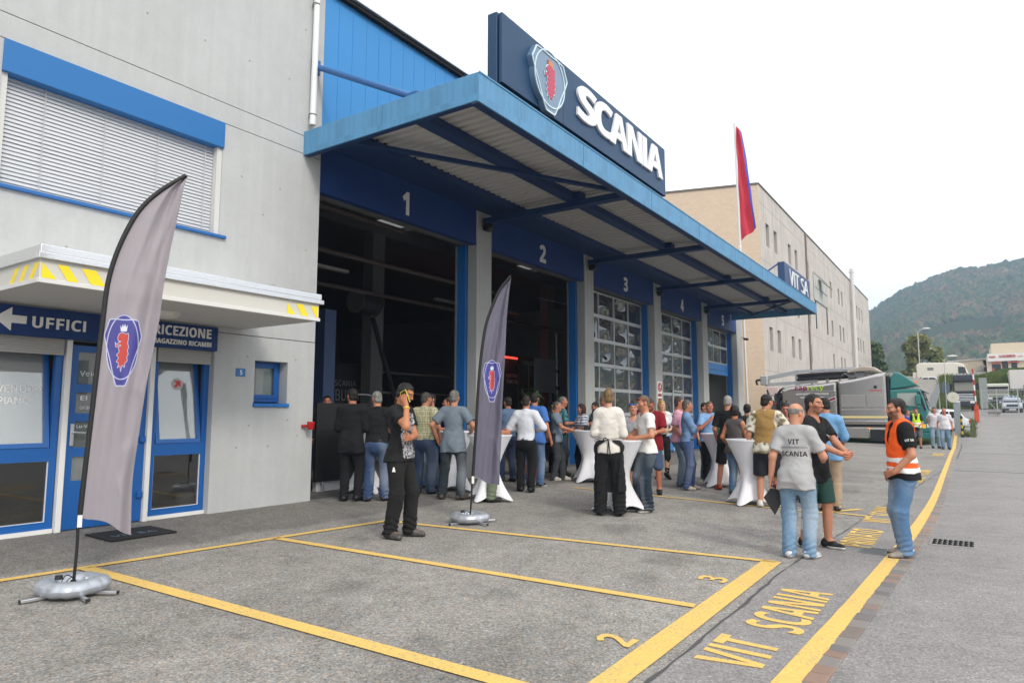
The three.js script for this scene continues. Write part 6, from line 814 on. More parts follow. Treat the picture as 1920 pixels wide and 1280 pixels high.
  const ridge = (v) => Math.pow(1 - Math.abs(v), 5), foldT = (x, y, z) => { const yy = y - P.y; return (-.007 * ridge(noise3(x * 4.5 + y * 2.5 + seed, y * 5.5 - x * 2, z * 4.5)) - .005 * ridge(noise3(x * 7 - y * 4, y * 9 + seed, z * 7)) + .0055 * noise3(x * 7 + seed, y * 13, z * 7) + .004 * noise3(x * 15, y * 26 + x * 14, z * 15 + seed)) * (T.crisp ?? 1) + .006 * sstep(.22, .02, yy) * Math.sin((x * rgt.x + z * rgt.z) * 26 + noise3(x * 4, y * 5, z * 4) * 3 + seed) * (T.tuck ? .4 : 1); };
  if (T.none !== true) {
    const hemCut = (x, y, z) => { const q = (x - P.x) * up.x + (y - P.y) * up.y + (z - P.z) * up.z; return hem * k - q + .006 * Math.sin(x * 23 + z * 17 + seed); };
    const st = [{ k: .05, prims: [...torso(gT, T.boxy ?? 1.06), ...(T.tuck ? [] : [...[1, -1].map((q) => PR.cap(at(.12).addScaledVector(rgt, q * .066 * k * W).addScaledVector(fwd, be * .02), at(hem - .02).addScaledVector(rgt, q * .098 * k).addScaledVector(fwd, -.008), (.108 + be * .035) * k * W, (.096 * Math.sqrt(W) + .034 + be * .012) * k)), PR.ell(at(-.03).addScaledVector(fwd, -.014), V((fem ? .17 : .16) * k * W + .034, .2 * k, .122 * k * W + .034), qT)])] }, { cut: hemCut }];
    const slv = []; for (const a of arms) { if (sl <= 0) break; const f = Math.min(1, sl), e = a.S.clone().lerp(a.el, f), loose = T.loose ?? .012; slv.push(PR.cap(a.S, e, .06 * k * Math.sqrt(W) + loose, (sl > 1 ? .046 : .058) * k + loose, { flat: sl <= 1 })); if (sl > 1) slv.push(PR.cap(a.el, a.el.clone().lerp(a.wr, sl - 1), .047 * k + loose * .7, .034 * k + loose * .6, { flat: true })); }
    st.push({ k: .03, prims: slv }); if (sl <= 0) st.push({ k: .02, sub: true, prims: arms.map((a) => PR.ell(a.S.clone().addScaledVector(rgt, a.sg * .05), V(.075 * k, .1 * k, .095 * k), qT)) });
    const nr = T.neck ?? .072; st.push({ k: .01, sub: true, prims: [PR.cap(at(.5).addScaledVector(fwd, .02), HW(0, 0, .02), nr * k, nr * k * 1.1)] });
    if (T.collar) st.push({ k: .012, prims: [PR.tor(at(.568).addScaledVector(fwd, .004), new THREE.Quaternion().setFromUnitVectors(V(0, 1, 0), up.clone().addScaledVector(fwd, .35).normalize()), .068 * k, .009, .014)] });
    const g = sculpt(st, cG, foldT); obj(T.name || 'shirt', ready(paintG(g, colT)), T.mat || clothM, t, T.label);
    if (T.print && near !== 0) T.print(g, { t, at, up, fwd, rgt, k, P, arms, H });
  }
  if (s.over) { // waistcoat or high-visibility vest over the shirt
    const O = s.over, g0 = O.g ?? .036, stg = [{ k: .05, prims: [...torso(g0, 1.08), PR.cap(at(.1).addScaledVector(rgt, .075 * k), at(O.hem).addScaledVector(rgt, .08 * k), .118 * k * W, .122 * k * W), PR.cap(at(.1).addScaledVector(rgt, -.075 * k), at(O.hem).addScaledVector(rgt, -.08 * k), .118 * k * W, .122 * k * W)] }, { cut: (x, y, z) => { const q = (x - P.x) * up.x + (y - P.y) * up.y + (z - P.z) * up.z; return O.hem * k - q; } },
      { k: .015, sub: true, prims: [...arms.map((a) => PR.ell(a.S.clone().addScaledVector(rgt, a.sg * .03).addScaledVector(up, -.06), V(.09 * k, .17 * k, .14 * k), qT)), PR.cap(at(.48).addScaledVector(fwd, .05), HW(0, 0, .02), (O.neck || .085) * k, .09 * k)] }];
    if (O.vneck) stg.push({ k: .01, sub: true, prims: [PR.cap(at(.5).addScaledVector(fwd, .14), at(O.vneck).addScaledVector(fwd, .16), .075 * k, .012 * k)] });
    const g = sculpt(stg, cG * .9, foldT); obj(O.name, ready(paintG(g, plain(O.c, .05))), O.hv ? hvM : clothM, t, O.label);
    for (const [y0, y1] of O.bands || []) { const g2 = sculpt([{ k: .05, prims: stg[0].prims.map((p) => p.t === 1 ? { ...p, r: p.r.clone().addScalar(.006) } : { ...p, ra: p.ra + .006, rb: p.rb + .006 }) }, { cut: (x, y, z) => { const q = (x - P.x) * up.x + (y - P.y) * up.y + (z - P.z) * up.z; return Math.max(y0 * k - q, q - y1 * k); } }, stg[2]], cG * .7, foldT); obj('reflective_band', ready(g2), hiVisM, t); }
  }
  if (B.none !== true) {
    const short = B.len !== undefined && B.len < 1.4, gB = B.g ?? .016, waist = B.waist ?? (T.tuck ? .085 : .03), legsP = [];
    for (const l of legs) { if (short) { if (B.len <= 1) legsP.push(PR.cap(l.hip.clone().add(V(l.sg * .01, -.03, 0)), l.hip.clone().lerp(l.knee, B.len), .1 * k * Math.sqrt(W) + gB * .5, (.09 + (B.flare || 0)) * k + gB * .5, { flat: true })); else { legsP.push(PR.cap(l.hip.clone().add(V(l.sg * .01, -.03, 0)), l.knee, .1 * k * Math.sqrt(W), .085 * k)); legsP.push(PR.cap(l.knee, l.knee.clone().lerp(l.ank, B.len - 1), .085 * k, .084 * k, { flat: true })); } } else { const wd = B.wide ?? 1; legsP.push(thigh(l, gB * .7 + .008 * wd), PR.cap(l.knee, l.ank.clone().add(V(0, -.055 * k, -.006)), (.056 + .014 * wd) * k + gB * .5, (.05 + .018 * wd) * k, { flat: true })); } }
    const st = [{ k: .035, prims: [PR.ell(at(-.02).addScaledVector(fwd, -.012), V((fem ? .17 : .16) * k * W + gB, .15 * k + gB, .122 * k * W + gB + be * .02), qT), ...(waist > .05 ? [PR.ell(at(.12).addScaledVector(fwd, .01 + be * .045), V((fem ? .13 : .148) * k * W + gB + be * .02, .17 * k, (.104 + be * .05) * k * W + gB), qT)] : []), ...legsP] }, { cut: (x, y, z) => { const q = (x - P.x) * up.x + (y - P.y) * up.y + (z - P.z) * up.z; return q - waist * k; } }];
    const kn = legs[0].knee.y, fB = (x, y, z) => { const a = sstep(.34 * k, .1 * k, y), b = Math.exp(-Math.pow((y - kn) / .09, 2)), c = sstep(hipY - .2, hipY - .02, y) * .5; return (.0085 * a * (short ? 0 : 1) * (B.wide === 0 ? .6 : 1) + .0028 * b * (short ? .3 : 1) + (short ? .001 : .004) * c) * Math.sin(y * 95 + noise3(x * 12, y * 6, z * 12) * 5 + seed + x * 25) * (B.crisp ?? 1) - (short ? .003 : .007) * Math.pow(1 - Math.abs(noise3(x * 6 + y * 3, y * 5 + seed, z * 6 - y * 2)), 5) + (short ? .002 : .004) * noise3(x * 10, y * 7, z * 10 + seed); };
    obj(B.name || (short ? 'shorts' : 'trousers'), ready(paintG(sculpt(st, cG, fB), B.paint || plain(B.c || '#23252c', .08))), clothM, t, B.label);
    if ((T.tuck || B.belt) && !B.noBelt) { const bw = sculpt([{ k: .03, prims: st[0].prims.filter((p) => p.t === 1).map((p) => ({ ...p, r: p.r.clone().addScalar(.006) })) }, { cut: (x, y, z) => { const q = (x - P.x) * up.x + (y - P.y) * up.y + (z - P.z) * up.z; return Math.max((waist - .04) * k - q, q - (waist + .002) * k); } }], Math.min(.011, cG * .8)); obj('belt', ready(paintG(bw, plain(B.belt || '#15120f'))), leatherM, t); }
  }
  if (s.apron) { const A = (d) => { const x = (d.x - P.x) * rgt.x + (d.z - P.z) * rgt.z; return x; };      // half apron wrapped round the hips, open at the back
    const prm = [PR.ell(at(.03), V(.178 * k + .026, .14 * k, .13 * k + .026), qT), PR.cap(at(.0).addScaledVector(rgt, .075), V(P.x + rgt.x * .1, .34 * k, P.z + rgt.z * .1), .122 * k, .135 * k, { flat: true }), PR.cap(at(.0).addScaledVector(rgt, -.075), V(P.x - rgt.x * .1, .34 * k, P.z - rgt.z * .1), .122 * k, .135 * k, { flat: true })];
    const cut = (x, y, z) => { const dx = x - P.x, dz = z - P.z, r = Math.abs(dx * rgt.x + dz * rgt.z), f = dx * fwd.x + dz * fwd.z, q = y - P.y, open = f < 0 ? (.02 + .155 * sstep(.16, .03, q) - (q < .03 ? .04 * sstep(.03, -.5, q) : 0)) - r : -1; return Math.max(q - .165 * k, open); };
    obj('apron', ready(paintG(sculpt([{ k: .05, prims: prm }, { cut }], .011, foldT), plain('#101013'))), clothM, t);
    obj('apron_string', [tube([[0, 0, 0], [-.05, .03, .01], [-.075, 0, .012], [-.03, -.005, .012], [0, 0, 0]].map(([a, b, c]) => { const v = at(.135 + b).addScaledVector(rgt, -a).addScaledVector(fwd, -.135 * k - c); return [v.x, v.y, v.z]; }), .008, 20, 6), ...[[.02, -.2], [-.025, -.19]].map(([a, b]) => { const v = at(.135).addScaledVector(fwd, -.148 * k), w2 = at(.135 + b).addScaledVector(rgt, a).addScaledVector(fwd, -.165 * k); return barUp([v.x, v.y, v.z], [w2.x, w2.y, w2.z], .018, .004); }), ...[1, -1].map((q) => { const v = at(.15).addScaledVector(fwd, -.145 * k), w2 = at(.16).addScaledVector(rgt, q * .14).addScaledVector(fwd, -.09 * k); return barUp([v.x, v.y, v.z], [w2.x, w2.y, w2.z], .02, .006); })], mat([.012, .012, .014], .9), t); }
  // shoes ------------------------------------------------------------------------------------
  if (s.shoes !== null) { const S = s.shoes || {}, col = lin(S.c || '#15130f'), sc = lin(S.sole || '#0d0d0d'); for (const l of legs) {
    const f = (u, y, v = 0) => V(l.ank.x + Math.sin(l.yaw) * u * k + Math.cos(l.yaw) * v * k, l.ank.y - .09 * k + y * k, l.ank.z + Math.cos(l.yaw) * u * k - Math.sin(l.yaw) * v * k), fl = l.ank.y - .09 * k, hb = S.heel || 0;
    const up0 = [PR.cap(f(-.045, .05 + hb), f(.06, .045 + hb * .5), .041 * k, .044 * k), PR.cap(f(.06, .042 + hb * .5), f(.155, .03), .045 * k, .033 * k), PR.cap(f(-.03, .05 + hb), f(-.012, .105 + hb), .042 * k, (S.high ? .05 : .043) * k, { flat: true })];
    const o = obj('shoe', ready(paintG(sculpt([{ k: .03, prims: up0 }, { cut: (x, y, z) => fl + .012 - y }], Math.min(cG, .01)), (x, y, z) => { const v = 1 + .08 * noise3(x * 40, y * 40, z * 40); return mulc(S.c2 && noise3(x * 9 + 3, y * 14, z * 9) > .15 ? lin(S.c2) : col, v); })), leatherM, t);
    obj('sole', ready(paintG(sculpt([{ k: .03, prims: up0.slice(0, 2).map((p) => ({ ...p, ra: p.ra + .004, rb: p.rb + .004 })) }, { cut: (x, y, z) => Math.max(fl + .001 - y, y - fl - (S.thick || .026)) }], Math.min(cG, .0085)), () => sc)), leatherM, o);
    if (hb) obj('heel', [bar([f(-.06, .0).x, fl + .001, f(-.06, 0).z], [f(-.05, 0).x, fl + .055, f(-.05, 0).z], .012, .02, 8)], dark, o);
  } }
  s.extra && s.extra({ t, at, up, fwd, rgt, k, P, arms, HW, hq, hs, legs, near, qT, toW: (v) => v.clone().applyAxisAngle(V(0, 1, 0), t.rotation.y).add(t.position) });
  return t;
}
// flat print laid on the cloth: picks the garment's own faces and lifts them 2 mm
function clothPrint(g, env, draw, side, x0, x1, y0, y1, pxm = 900) {
  const W = Math.round((x1 - x0) * pxm), Hh = Math.round((y1 - y0) * pxm), cv = document.createElement('canvas'); cv.width = W; cv.height = Hh; const c = cv.getContext('2d'); c.clearRect(0, 0, W, Hh); draw(c, W, Hh); const tx = new THREE.CanvasTexture(cv); tx.colorSpace = THREE.SRGBColorSpace;
  const p = g.attributes.position, n = g.attributes.normal, ix = g.index.array, P = [], U = [], N = []; const u = V(), v = V();
  for (let i = 0; i < ix.length; i += 3) { const q = []; let ok = true; for (let j = 0; j < 3; j++) { const a = ix[i + j]; u.fromBufferAttribute(p, a).sub(env.P); v.fromBufferAttribute(n, a); const X = u.dot(env.rgt) * side, Y = u.dot(env.up); if (v.dot(env.fwd) * side < .25 || u.dot(env.fwd) * side < 0 || X < x0 || X > x1 || Y < y0 || Y > y1) ok = false; q.push([a, (X - x0) / (x1 - x0), (Y - y0) / (y1 - y0)]); } if (!ok) continue; for (const [a, s, w] of q) { P.push(p.getX(a) + n.getX(a) * .002, p.getY(a) + n.getY(a) * .002, p.getZ(a) + n.getZ(a) * .002); N.push(n.getX(a), n.getY(a), n.getZ(a)); U.push(s, w); } }
  const o = new THREE.BufferGeometry(); o.setAttribute('position', new THREE.Float32BufferAttribute(P, 3)); o.setAttribute('normal', new THREE.Float32BufferAttribute(N, 3)); o.setAttribute('uv', new THREE.Float32BufferAttribute(U, 2));
  obj('shirt_print', ready(o), mat(0xffffff, .85, 0, { map: tx, transparent: true, alphaTest: .5 }), env.t);
}
// ---------------------------------------------------------------- the people in the yard
const PEN = { cross: [{ to: [-.1, .27, .2], pole: [1, -.8, .1], palm: [0, 0, -1], curl: .6 }, { to: [.12, .3, .17], pole: [-1, -.8, .1], palm: [0, 0, -1], curl: .6 }], both: [{ to: [.06, .2, .3], pole: [.7, -1, -.2], palm: [-.5, .8, -.2], curl: .8 }, { to: [-.06, .2, .3], pole: [-.7, -1, -.2], palm: [.5, .8, -.2], curl: .8 }], hipsR: [{}, { to: [-.26, .08, .06], pole: [-1, 0, -.6], hd: [.8, -.4, .3], palm: [.2, 0, -1] }], table: [{ to: [.18, .2, .33], pole: [.8, -.8, -.3], palm: [0, -1, 0], curl: .3 }, { to: [-.18, .2, .33], pole: [-.8, -.8, -.3], palm: [0, -1, 0], curl: .3 }] };
const bk = (h) => ({ c: h });
const guests = [];
const G = (o) => guests.push(o);
function heldIn(a, env, fn) { const q = env.toW(a.grip); fn(q); }
// foreground ------------------------------------------------------------------
G({ label: 'person in an orange reflective vest and jeans, hand on hip', x: 8.37, z: -9.06, yaw: -66, h: 1.76, w: 1.02, px: 75, seed: 3, skin: '#bd8466', hairC: '#1d1510', beard: .92, hair: 'short', fringe: -.008,
  feet: [[.12, .06, 8], [-.1, -.02, -14]], arms: [{ to: [.2, .03, .16], pole: [.65, -.1, -1], hd: [-.75, -.3, .55], palm: [0, .2, -1], curl: .5 }, { to: [-.24, .02, .02] }], headPitch: 6, top: { c: '#0e0e10', sleeve: .72, hem: -.052, loose: .012 }, over: { name: 'vest', c: '#ff6212', hem: -.035, hv: true, bands: [[.13, .185], [.02, .075]], neck: .08, vneck: .28 }, bottom: { paint: denim('#4f82b2', 1.15), name: 'jeans', wide: 1.25 }, shoes: { c: '#8d8780', c2: '#d6d2cc', sole: '#4a4440', thick: .03 },
  extra: (e) => { const a = e.arms[0], m = a.S.clone().lerp(a.el, .5), d = a.el.clone().sub(a.S).normalize(), n = e.rgt.clone().addScaledVector(e.fwd, .25).addScaledVector(d, -e.rgt.dot(d)).normalize(), x = d.clone().negate().cross(n).normalize(); const g = text('VIT SA', .095, .026, .003); g.translate(-.047, -.013, 0); const M = new THREE.Matrix4().makeBasis(x, d.clone().negate(), n); const p = g.attributes.position; for (let i = 0; i < p.count; i++) { const X = p.getX(i), th = X / .085; p.setXYZ(i, .085 * Math.sin(th), p.getY(i), .0855 * Math.cos(th) + p.getZ(i)); } g.applyMatrix4(M).translate(m.x, m.y, m.z); g.computeVertexNormals(); obj('sleeve_print', g, white, e.t); } });
G({ label: 'balding person in a grey lettered T-shirt and light jeans', x: 7.40, z: -8.20, yaw: 180, h: 1.68, w: .97, px: 82, seed: 5, skin: '#c28b70', hairC: '#77736e', hairC2: '#a5a19b', hair: 'bald', headYaw: -38, headPitch: 6,
  feet: [[.1, -.03, 5], [-.1, .04, -26]], lean: 3, arms: [{ to: [.28, -.03, -.02], curl: .9 }, { to: [-.24, .19, .3], pole: [-.6, -1, -.2], hd: [-.2, .35, .8], palm: [.8, .5, 0], curl: 1.0 }], top: { c: '#a9a9aa', sleeve: .74, hem: -.14, loose: .012, print: (g, e) => { clothPrint(g, e, (c, W, H) => { c.fillStyle = '#0f0f12'; c.textAlign = 'center'; c.font = `bold ${H * .34}px sans-serif`; c.fillText('VIT', W / 2, H * .29); c.font = `${H * .13}px sans-serif`; c.fillText('Veicoli Industriali Ticino', W / 2, H * .49, W * .98); c.font = `bold ${H * .33}px sans-serif`; c.fillText('SCANIA', W / 2, H * .88, W * .98); }, -1, -.14, .14, .2, .425); } }, bottom: { paint: denim('#729fc6', .9), name: 'jeans', wide: 1.1 }, shoes: { c: '#cfcfd0', c2: '#a8a9ad', sole: '#d8d8d6' },
  extra: (e) => { const q = e.toW(e.arms[1].grip); const b = thing('bread_bite', 'small bite of bread in the grey shirted guest\u2019s hand', 'food'); obj('crumb', (() => { const g = ball(q.x, q.y + .03, q.z, .03, .022, .026, 12), p = g.attributes.position; for (let i = 0; i < p.count; i++) p.setY(i, p.getY(i) + .004 * noise3(p.getX(i) * 90, 1, p.getZ(i) * 90)); return g; })(), mat([.75, .68, .55], .9), b);
    const c = e.toW(e.arms[0].grip), f = thing('folder', 'black folder with a red strap held in a hanging hand', 'folder', [c.x, c.y - .0, c.z], e.t.rotation.y + .5); const bl = mat([.012, .012, .014], .55); const sh = prism([[0, .02], [.115, -.13], [0, -.32], [-.105, -.13]], .02, .003).translate(0, 0, -.01); obj('cover', sh, bl, f); obj('strap', [tube([[-.02, .0, .0], [-.07, .03, .01], [-.05, -.03, .02], [.0, -.03, .015]], .013, 14, 6), RB(-.05, .0, -.04, .02, -.012, .022, .006)], mat([.5, .02, .03], .6), f); obj('badge', [ball(-.035, -.24, .014, .011, .011, .004), RB(-.05, -.028, -.255, -.245, .01, .014, .002)], white, f); } });
G({ label: 'bearded person in black T-shirt and green shorts', x: 7.46, z: -8.95, yaw: 64, h: 1.79, w: .95, px: 75, seed: 8, skin: '#b97f62', hairC: '#1c1512', beard: .55, hair: 'short', hip: .925,
  feet: [[.1, .06, 12], [-.12, -.1, -22]], headYaw: 8, arms: [{ to: [.06, .15, .4], pole: [.8, -1, -.3], hd: [-.8, -.1, .5], palm: [0, .2, -1], curl: .7 }, { to: [-.06, .17, .4], pole: [-.8, -1, -.3], hd: [.8, -.1, .4], palm: [0, .3, -1], curl: .6 }], top: { c: '#101114', sleeve: .68, hem: -.17, loose: .018, print: (g, e) => clothPrint(g, e, (c, W, H) => { c.fillStyle = '#d8dade'; c.beginPath(); c.moveTo(W * .1, H * .2); c.lineTo(W * .8, H * .9); c.lineTo(W * .95, H * .3); c.lineTo(W * .6, H * .45); c.fill(); }, 1, .06, .12, .33, .41) }, bottom: { c: '#24463f', len: .98, name: 'shorts' }, shoes: { c: '#121214', sole: '#d5d3cf', thick: .03 },
  extra: (e) => { const l = e.legs[1], a = l.knee.clone().lerp(l.ank, .42), b = l.knee.clone().lerp(l.ank, .72); obj('bandage', new THREE.CylinderGeometry(.058, .05, a.distanceTo(b), 18, 4, true).applyQuaternion(new THREE.Quaternion().setFromUnitVectors(V(0, 1, 0), a.clone().sub(b).normalize())).translate((a.x + b.x) / 2, (a.y + b.y) / 2, (a.z + b.z) / 2), mat([.7, .69, .66], .9), e.t); } });
G({ label: 'person in black on the phone, standing on the yellow line', x: 3.24, z: -6.25, yaw: 104, h: 1.85, w: .95, px: 80, seed: 11, skin: '#b67a58', hairC: '#0f0c0a', beard: .35, hair: 'short', headPitch: 24, headYaw: 4,
  feet: [[.13, .07, 12], [-.1, -.06, -18]], arms: [{ to: [-.12, .21, .19], pole: [.9, -.9, .1], hd: [-1, .1, .2], palm: [0, 0, -1], curl: .4 }, { to: [-.16, .575, .16], pole: [-.5, -1, .4], hd: [.12, .85, -.42], palm: [1, .05, .05], curl: .35 }], top: { sleeve: .6, hem: -.055, loose: .012, paint: ({ P, fwd, rgt, up }) => (x, y, z) => { const q = V(x, y, z).sub(P), f = q.dot(fwd), r = Math.abs(q.dot(rgt)), h = q.dot(up); if (f > .05 && r < .13 && h > -.02 && h < .52) { const n = Math.sin(noise3(x * 22, y * 22, z * 22) * 11); return n > .1 ? [.42, .42, .44] : [.03, .03, .035]; } return mulc([.0065, .0065, .0075], 1 + .1 * noise3(x * 30, y * 30, z * 30)); } }, bottom: { c: '#161515', wide: 1.5, crisp: 1.15 }, shoes: { c: '#4b4744', c2: '#5f5a55', sole: '#3b3835', thick: .03 },
  extra: (e) => { const a = e.arms[1], q = e.toW(a.grip.clone().addScaledVector(a.hd3, .02).addScaledVector(a.hn, .0)); const t = thing('mobile_phone', 'yellow and black phone held to an ear', 'phone'); const n = a.hn.clone().applyAxisAngle(V(0, 1, 0), e.t.rotation.y), d = a.hd3.clone().applyAxisAngle(V(0, 1, 0), e.t.rotation.y), w = d.clone().cross(n); t.position.copy(q); t.quaternion.setFromRotationMatrix(new THREE.Matrix4().makeBasis(w, d, n)); obj('case', RB(-.04, .04, -.075, .09, -.009, .009, .008), mat([.012, .012, .012], .4), t); obj('bumper', [RB(-.045, -.038, -.08, .095, -.008, .008, .003), RB(.038, .045, -.08, .095, -.008, .008, .003), RB(-.045, .045, .088, .097, -.008, .008, .003)], mat([.5, .45, .02], .5), t);
    const wr = a.wr.clone().lerp(a.el, .12), dd = a.wr.clone().sub(a.el).normalize(); obj('wristband', new THREE.TorusGeometry(.034, .0075, 8, 22).applyQuaternion(new THREE.Quaternion().setFromUnitVectors(V(0, 0, 1), dd)).translate(wr.x, wr.y, wr.z), mat([.75, .66, .03], .5), e.t);
    const l = e.legs[1], th = l.hip.clone().lerp(l.knee, .33).addScaledVector(e.rgt, -.112).addScaledVector(e.fwd, .03); obj('reflector', prism([[-.022, -.025], [.022, -.025], [.008, .03], [-.008, .03]], .004).rotateY(-Math.PI / 2).translate(th.x, th.y, th.z), hiVisM, e.t); } });
G({ label: 'waitress seen from behind, white blouse and black apron', x: 4.48, z: -9.48, yaw: 203, h: 1.85, fem: true, px: 65, seed: 14, skin: '#c99a80', hairC: '#5e4428', hairC2: '#a8875a', hair: 'bun', headYaw: 10, feet: [[.14, 0, 8], [-.14, 0, -8]], hip: .93,
  arms: [{ to: [.1, .2, .24], pole: [.45, -1, -.5], curl: .6 }, { to: [-.1, .2, .24], pole: [-.45, -1, -.5], curl: .6 }], top: { c: '#d8d3cb', sleeve: 1.75, hem: -.05, tuck: true, loose: .018, g: .026, name: 'blouse', neck: .085, boxy: 1.1 }, bottom: { c: '#121214', wide: 2.2, waist: -.05, noBelt: 1 }, apron: true, shoes: { c: '#0c0c0d', heel: .02 },
  extra: (e) => obj('neckband', new THREE.TorusGeometry(.062, .006, 6, 24).rotateX(Math.PI / 2 - .5).translate(...e.at(.585).toArray()), bkM, e.t) });
G({ label: 'person in a white T-shirt and faded jeans with red sunglasses on the head', x: 4.74, z: -10.25, yaw: -42, h: 1.79, w: .92, px: 61, seed: 17, skin: '#bd8263', hairC: '#6e5746', hair: 'buzz', beard: .5, beardC: '#3a2a1e', feet: [[.1, .02, 10], [-.06, .12, -6]], headPitch: 8, shift: .02,
  arms: [{ to: [.12, .2, .25], pole: [1, -1, -.5], palm: [-1, 0, 0], curl: .6 }, { to: [-.12, .2, .28], pole: [-1, -.8, -.5], palm: [1, 0, 0], curl: .6 }], top: { c: '#dcdcd8', sleeve: .62, hem: -.02, loose: .01, g: .012 }, bottom: { paint: denim('#1d3346', 1.5), name: 'jeans', wide: 1.7, waist: -.015, crisp: 1.4 }, belt: 1, shoes: { c: '#20222b', sole: '#bdbbb6', thick: .03 },
  extra: (e) => sunglasses(e, 'red framed sunglasses pushed up on a shaved head', [.45, .03, .03], [.18, .03, .02]) });
function sunglasses(e, label, fc, lc) {
  const t = thing('sunglasses', label, 'sunglasses'); const g = (c, r, s) => { const m = new THREE.Matrix4().compose(e.toW(e.HW(0, 0, 0)), new THREE.Quaternion().setFromAxisAngle(V(0, 1, 0), e.t.rotation.y).multiply(e.hq), V(e.hs, e.hs, e.hs)); return m; };
  const M = g(); const lens = [-1, 1].map((s) => ball(s * .034, .068, .082, .031, .017, .012, 14).applyMatrix4(M)), bars = [bar([-.066, .074, .066], [.066, .074, .066], .006, .006).translate(0, 0, .018).applyMatrix4(M), ...[-1, 1].map((s) => bar([s * .066, .072, .078], [s * .085, .045, -.03], .008, .005).applyMatrix4(M))];
  obj('lens', lens, mat(lc, .08, .3), t); obj('frame', bars, mat(fc, .3), t);
}
// guests near the tables on the right -------------------------------------------
G({ label: 'person in a light blue shirt and beige trousers behind the black T-shirt', x: 7.05, z: -12.3, yaw: -172, h: 1.82, px: 55, seed: 20, hairC: '#15100d', skin: '#b5795c', headYaw: 45, headPitch: 10, feet: [[.1, 0, 8], [-.1, .05, -8]], arms: [{ to: [.15, .1, .3], pole: [.7, -1, -.2] }, { to: [-.2, .05, .26], pole: [-.7, -.6, -.5], curl: .7 }], top: { c: '#6d9cc6', sleeve: 1.25, hem: -.12, loose: .018, collar: 1 }, bottom: { c: '#a8937c', wide: .7 }, shoes: { c: '#1c1d21', sole: '#403c3a' } });
G({ label: 'person in a khaki waistcoat with patterned sleeves and dark shorts', x: 6.16, z: -12.03, yaw: 182, h: 1.86, w: 1.1, px: 55, seed: 23, hairC: '#120f0d', skin: '#bb8468', hair: 'short', headYaw: -35, headPitch: 10, belly: .4, feet: [[.13, 0, 10], [-.12, .1, -12]], arms: [{ to: [.29, -.02, .05] }, { to: [-.2, .16, .3], pole: [-1, -.6, -.3], curl: .8 }], top: { sleeve: .85, hem: -.07, loose: .03, collar: 1, paint: () => (x, y, z) => { const n = noise3(x * 20, y * 20, z * 20), m = noise3(x * 13 + 5, y * 13, z * 13); return n > .28 ? [.18, .14, .075] : m > .3 ? [.30, .25, .17] : [.62, .58, .49]; } }, over: { name: 'waistcoat', c: '#9a7a47', hem: -.01, neck: .07 }, bottom: { c: '#1d202b', len: 1.0, flare: .015, name: 'shorts' }, shoes: { c: '#cfc8be', c2: '#2b2a2c', sole: '#c9c4ba' } });
G({ label: 'person in a brown sleeveless top and jeans at the right table', x: 5.30, z: -13.2, yaw: 165, h: 1.66, px: 50, seed: 26, hairC: '#17110d', hair: 'tall', skin: '#b87756', headYaw: 30, feet: [[.1, 0, 8], [-.1, .06, -8]], arms: [{ to: [.22, .05, .13] }, { to: [-.15, .18, .3] }], top: { c: '#57504f', sleeve: 0, hem: -.08 }, bottom: { paint: denim('#4f7ba3', .9), wide: .9, name: 'jeans' }, shoes: bk('#232223') });
G({ label: 'grey haired person in black T-shirt, black shorts and orange trainers', x: 4.98, z: -13.95, yaw: 180, h: 1.87, w: 1.05, px: 47, seed: 29, hairC: '#8a8781', hairC2: '#b5b2ac', skin: '#b97e62', headYaw: 6, headPitch: 8, feet: [[.24, .02, 40], [-.24, .04, -12]], shift: .03, arms: [{ to: [.24, .0, .1] }, { to: [-.18, .16, .28] }], top: { c: '#0e0f11', sleeve: .78, hem: -.05, loose: .016 }, bottom: { c: '#0c0d0f', len: 1.0, name: 'shorts' }, shoes: { c: '#8f3411', c2: '#c2511c', sole: '#2a2320', thick: .03 } });
G({ label: 'person in a light blue shirt drinking from a glass', x: 4.20, z: -15.1, yaw: 34, h: 1.76, w: 1.04, px: 43, seed: 32, hairC: '#5d4937', skin: '#b0705a', hair: 'short', feet: [[.1, 0, 10], [-.1, 0, -10]], arms: [{ to: [.2, .2, .26] }, { to: [-.06, .44, .24], pole: [-.8, -1, 0], palm: [.6, 0, -1], curl: .8 }], top: { c: '#7fa6d2', sleeve: .85, hem: -.02, collar: 1, loose: .02 }, bottom: { c: '#13151b' }, shoes: bk('#121214'), extra: (e) => { const q = e.toW(e.arms[1].grip), t = thing('drinking_glass', 'clear glass raised to a mouth', 'glass'); obj('tumbler', new THREE.LatheGeometry([[0, 0], [.028, 0], [.034, .12], [.031, .12], [.026, .006], [0, .006]].map((p) => new THREE.Vector2(...p)), 16).rotateX(-.5).translate(q.x, q.y - .03, q.z), mat([.9, .92, .92], .03, 0, { transmission: 1, thickness: 0 }), t); } });
G({ label: 'dark haired person in a navy top half hidden behind the drinker', x: 3.82, z: -15.9, yaw: 70, h: 1.74, px: 41, seed: 35, hairC: '#1d1713', top: { c: '#33517d', sleeve: .8 }, bottom: { c: '#39506e', name: 'jeans' }, shoes: { c: '#6b5d47' } });
G({ label: 'person with folded arms in blue shirt and blue trousers', x: 4.25, z: -13.5, yaw: 112, h: 1.77, w: 1.0, px: 48, seed: 38, hairC: '#46423e', hairC2: '#6f6a64', skin: '#b27557', headPitch: 2, feet: [[.1, .06, 12], [-.1, -.04, -10]], arms: PEN.cross, top: { c: '#6c8cb3', sleeve: 1.9, tuck: true, hem: .03, collar: 1, loose: .016 }, bottom: { c: '#2a4a86', wide: 1.1, paint: denim('#2c4c87', .3) }, shoes: { c: '#a49a8a', sole: '#8b8378' } });
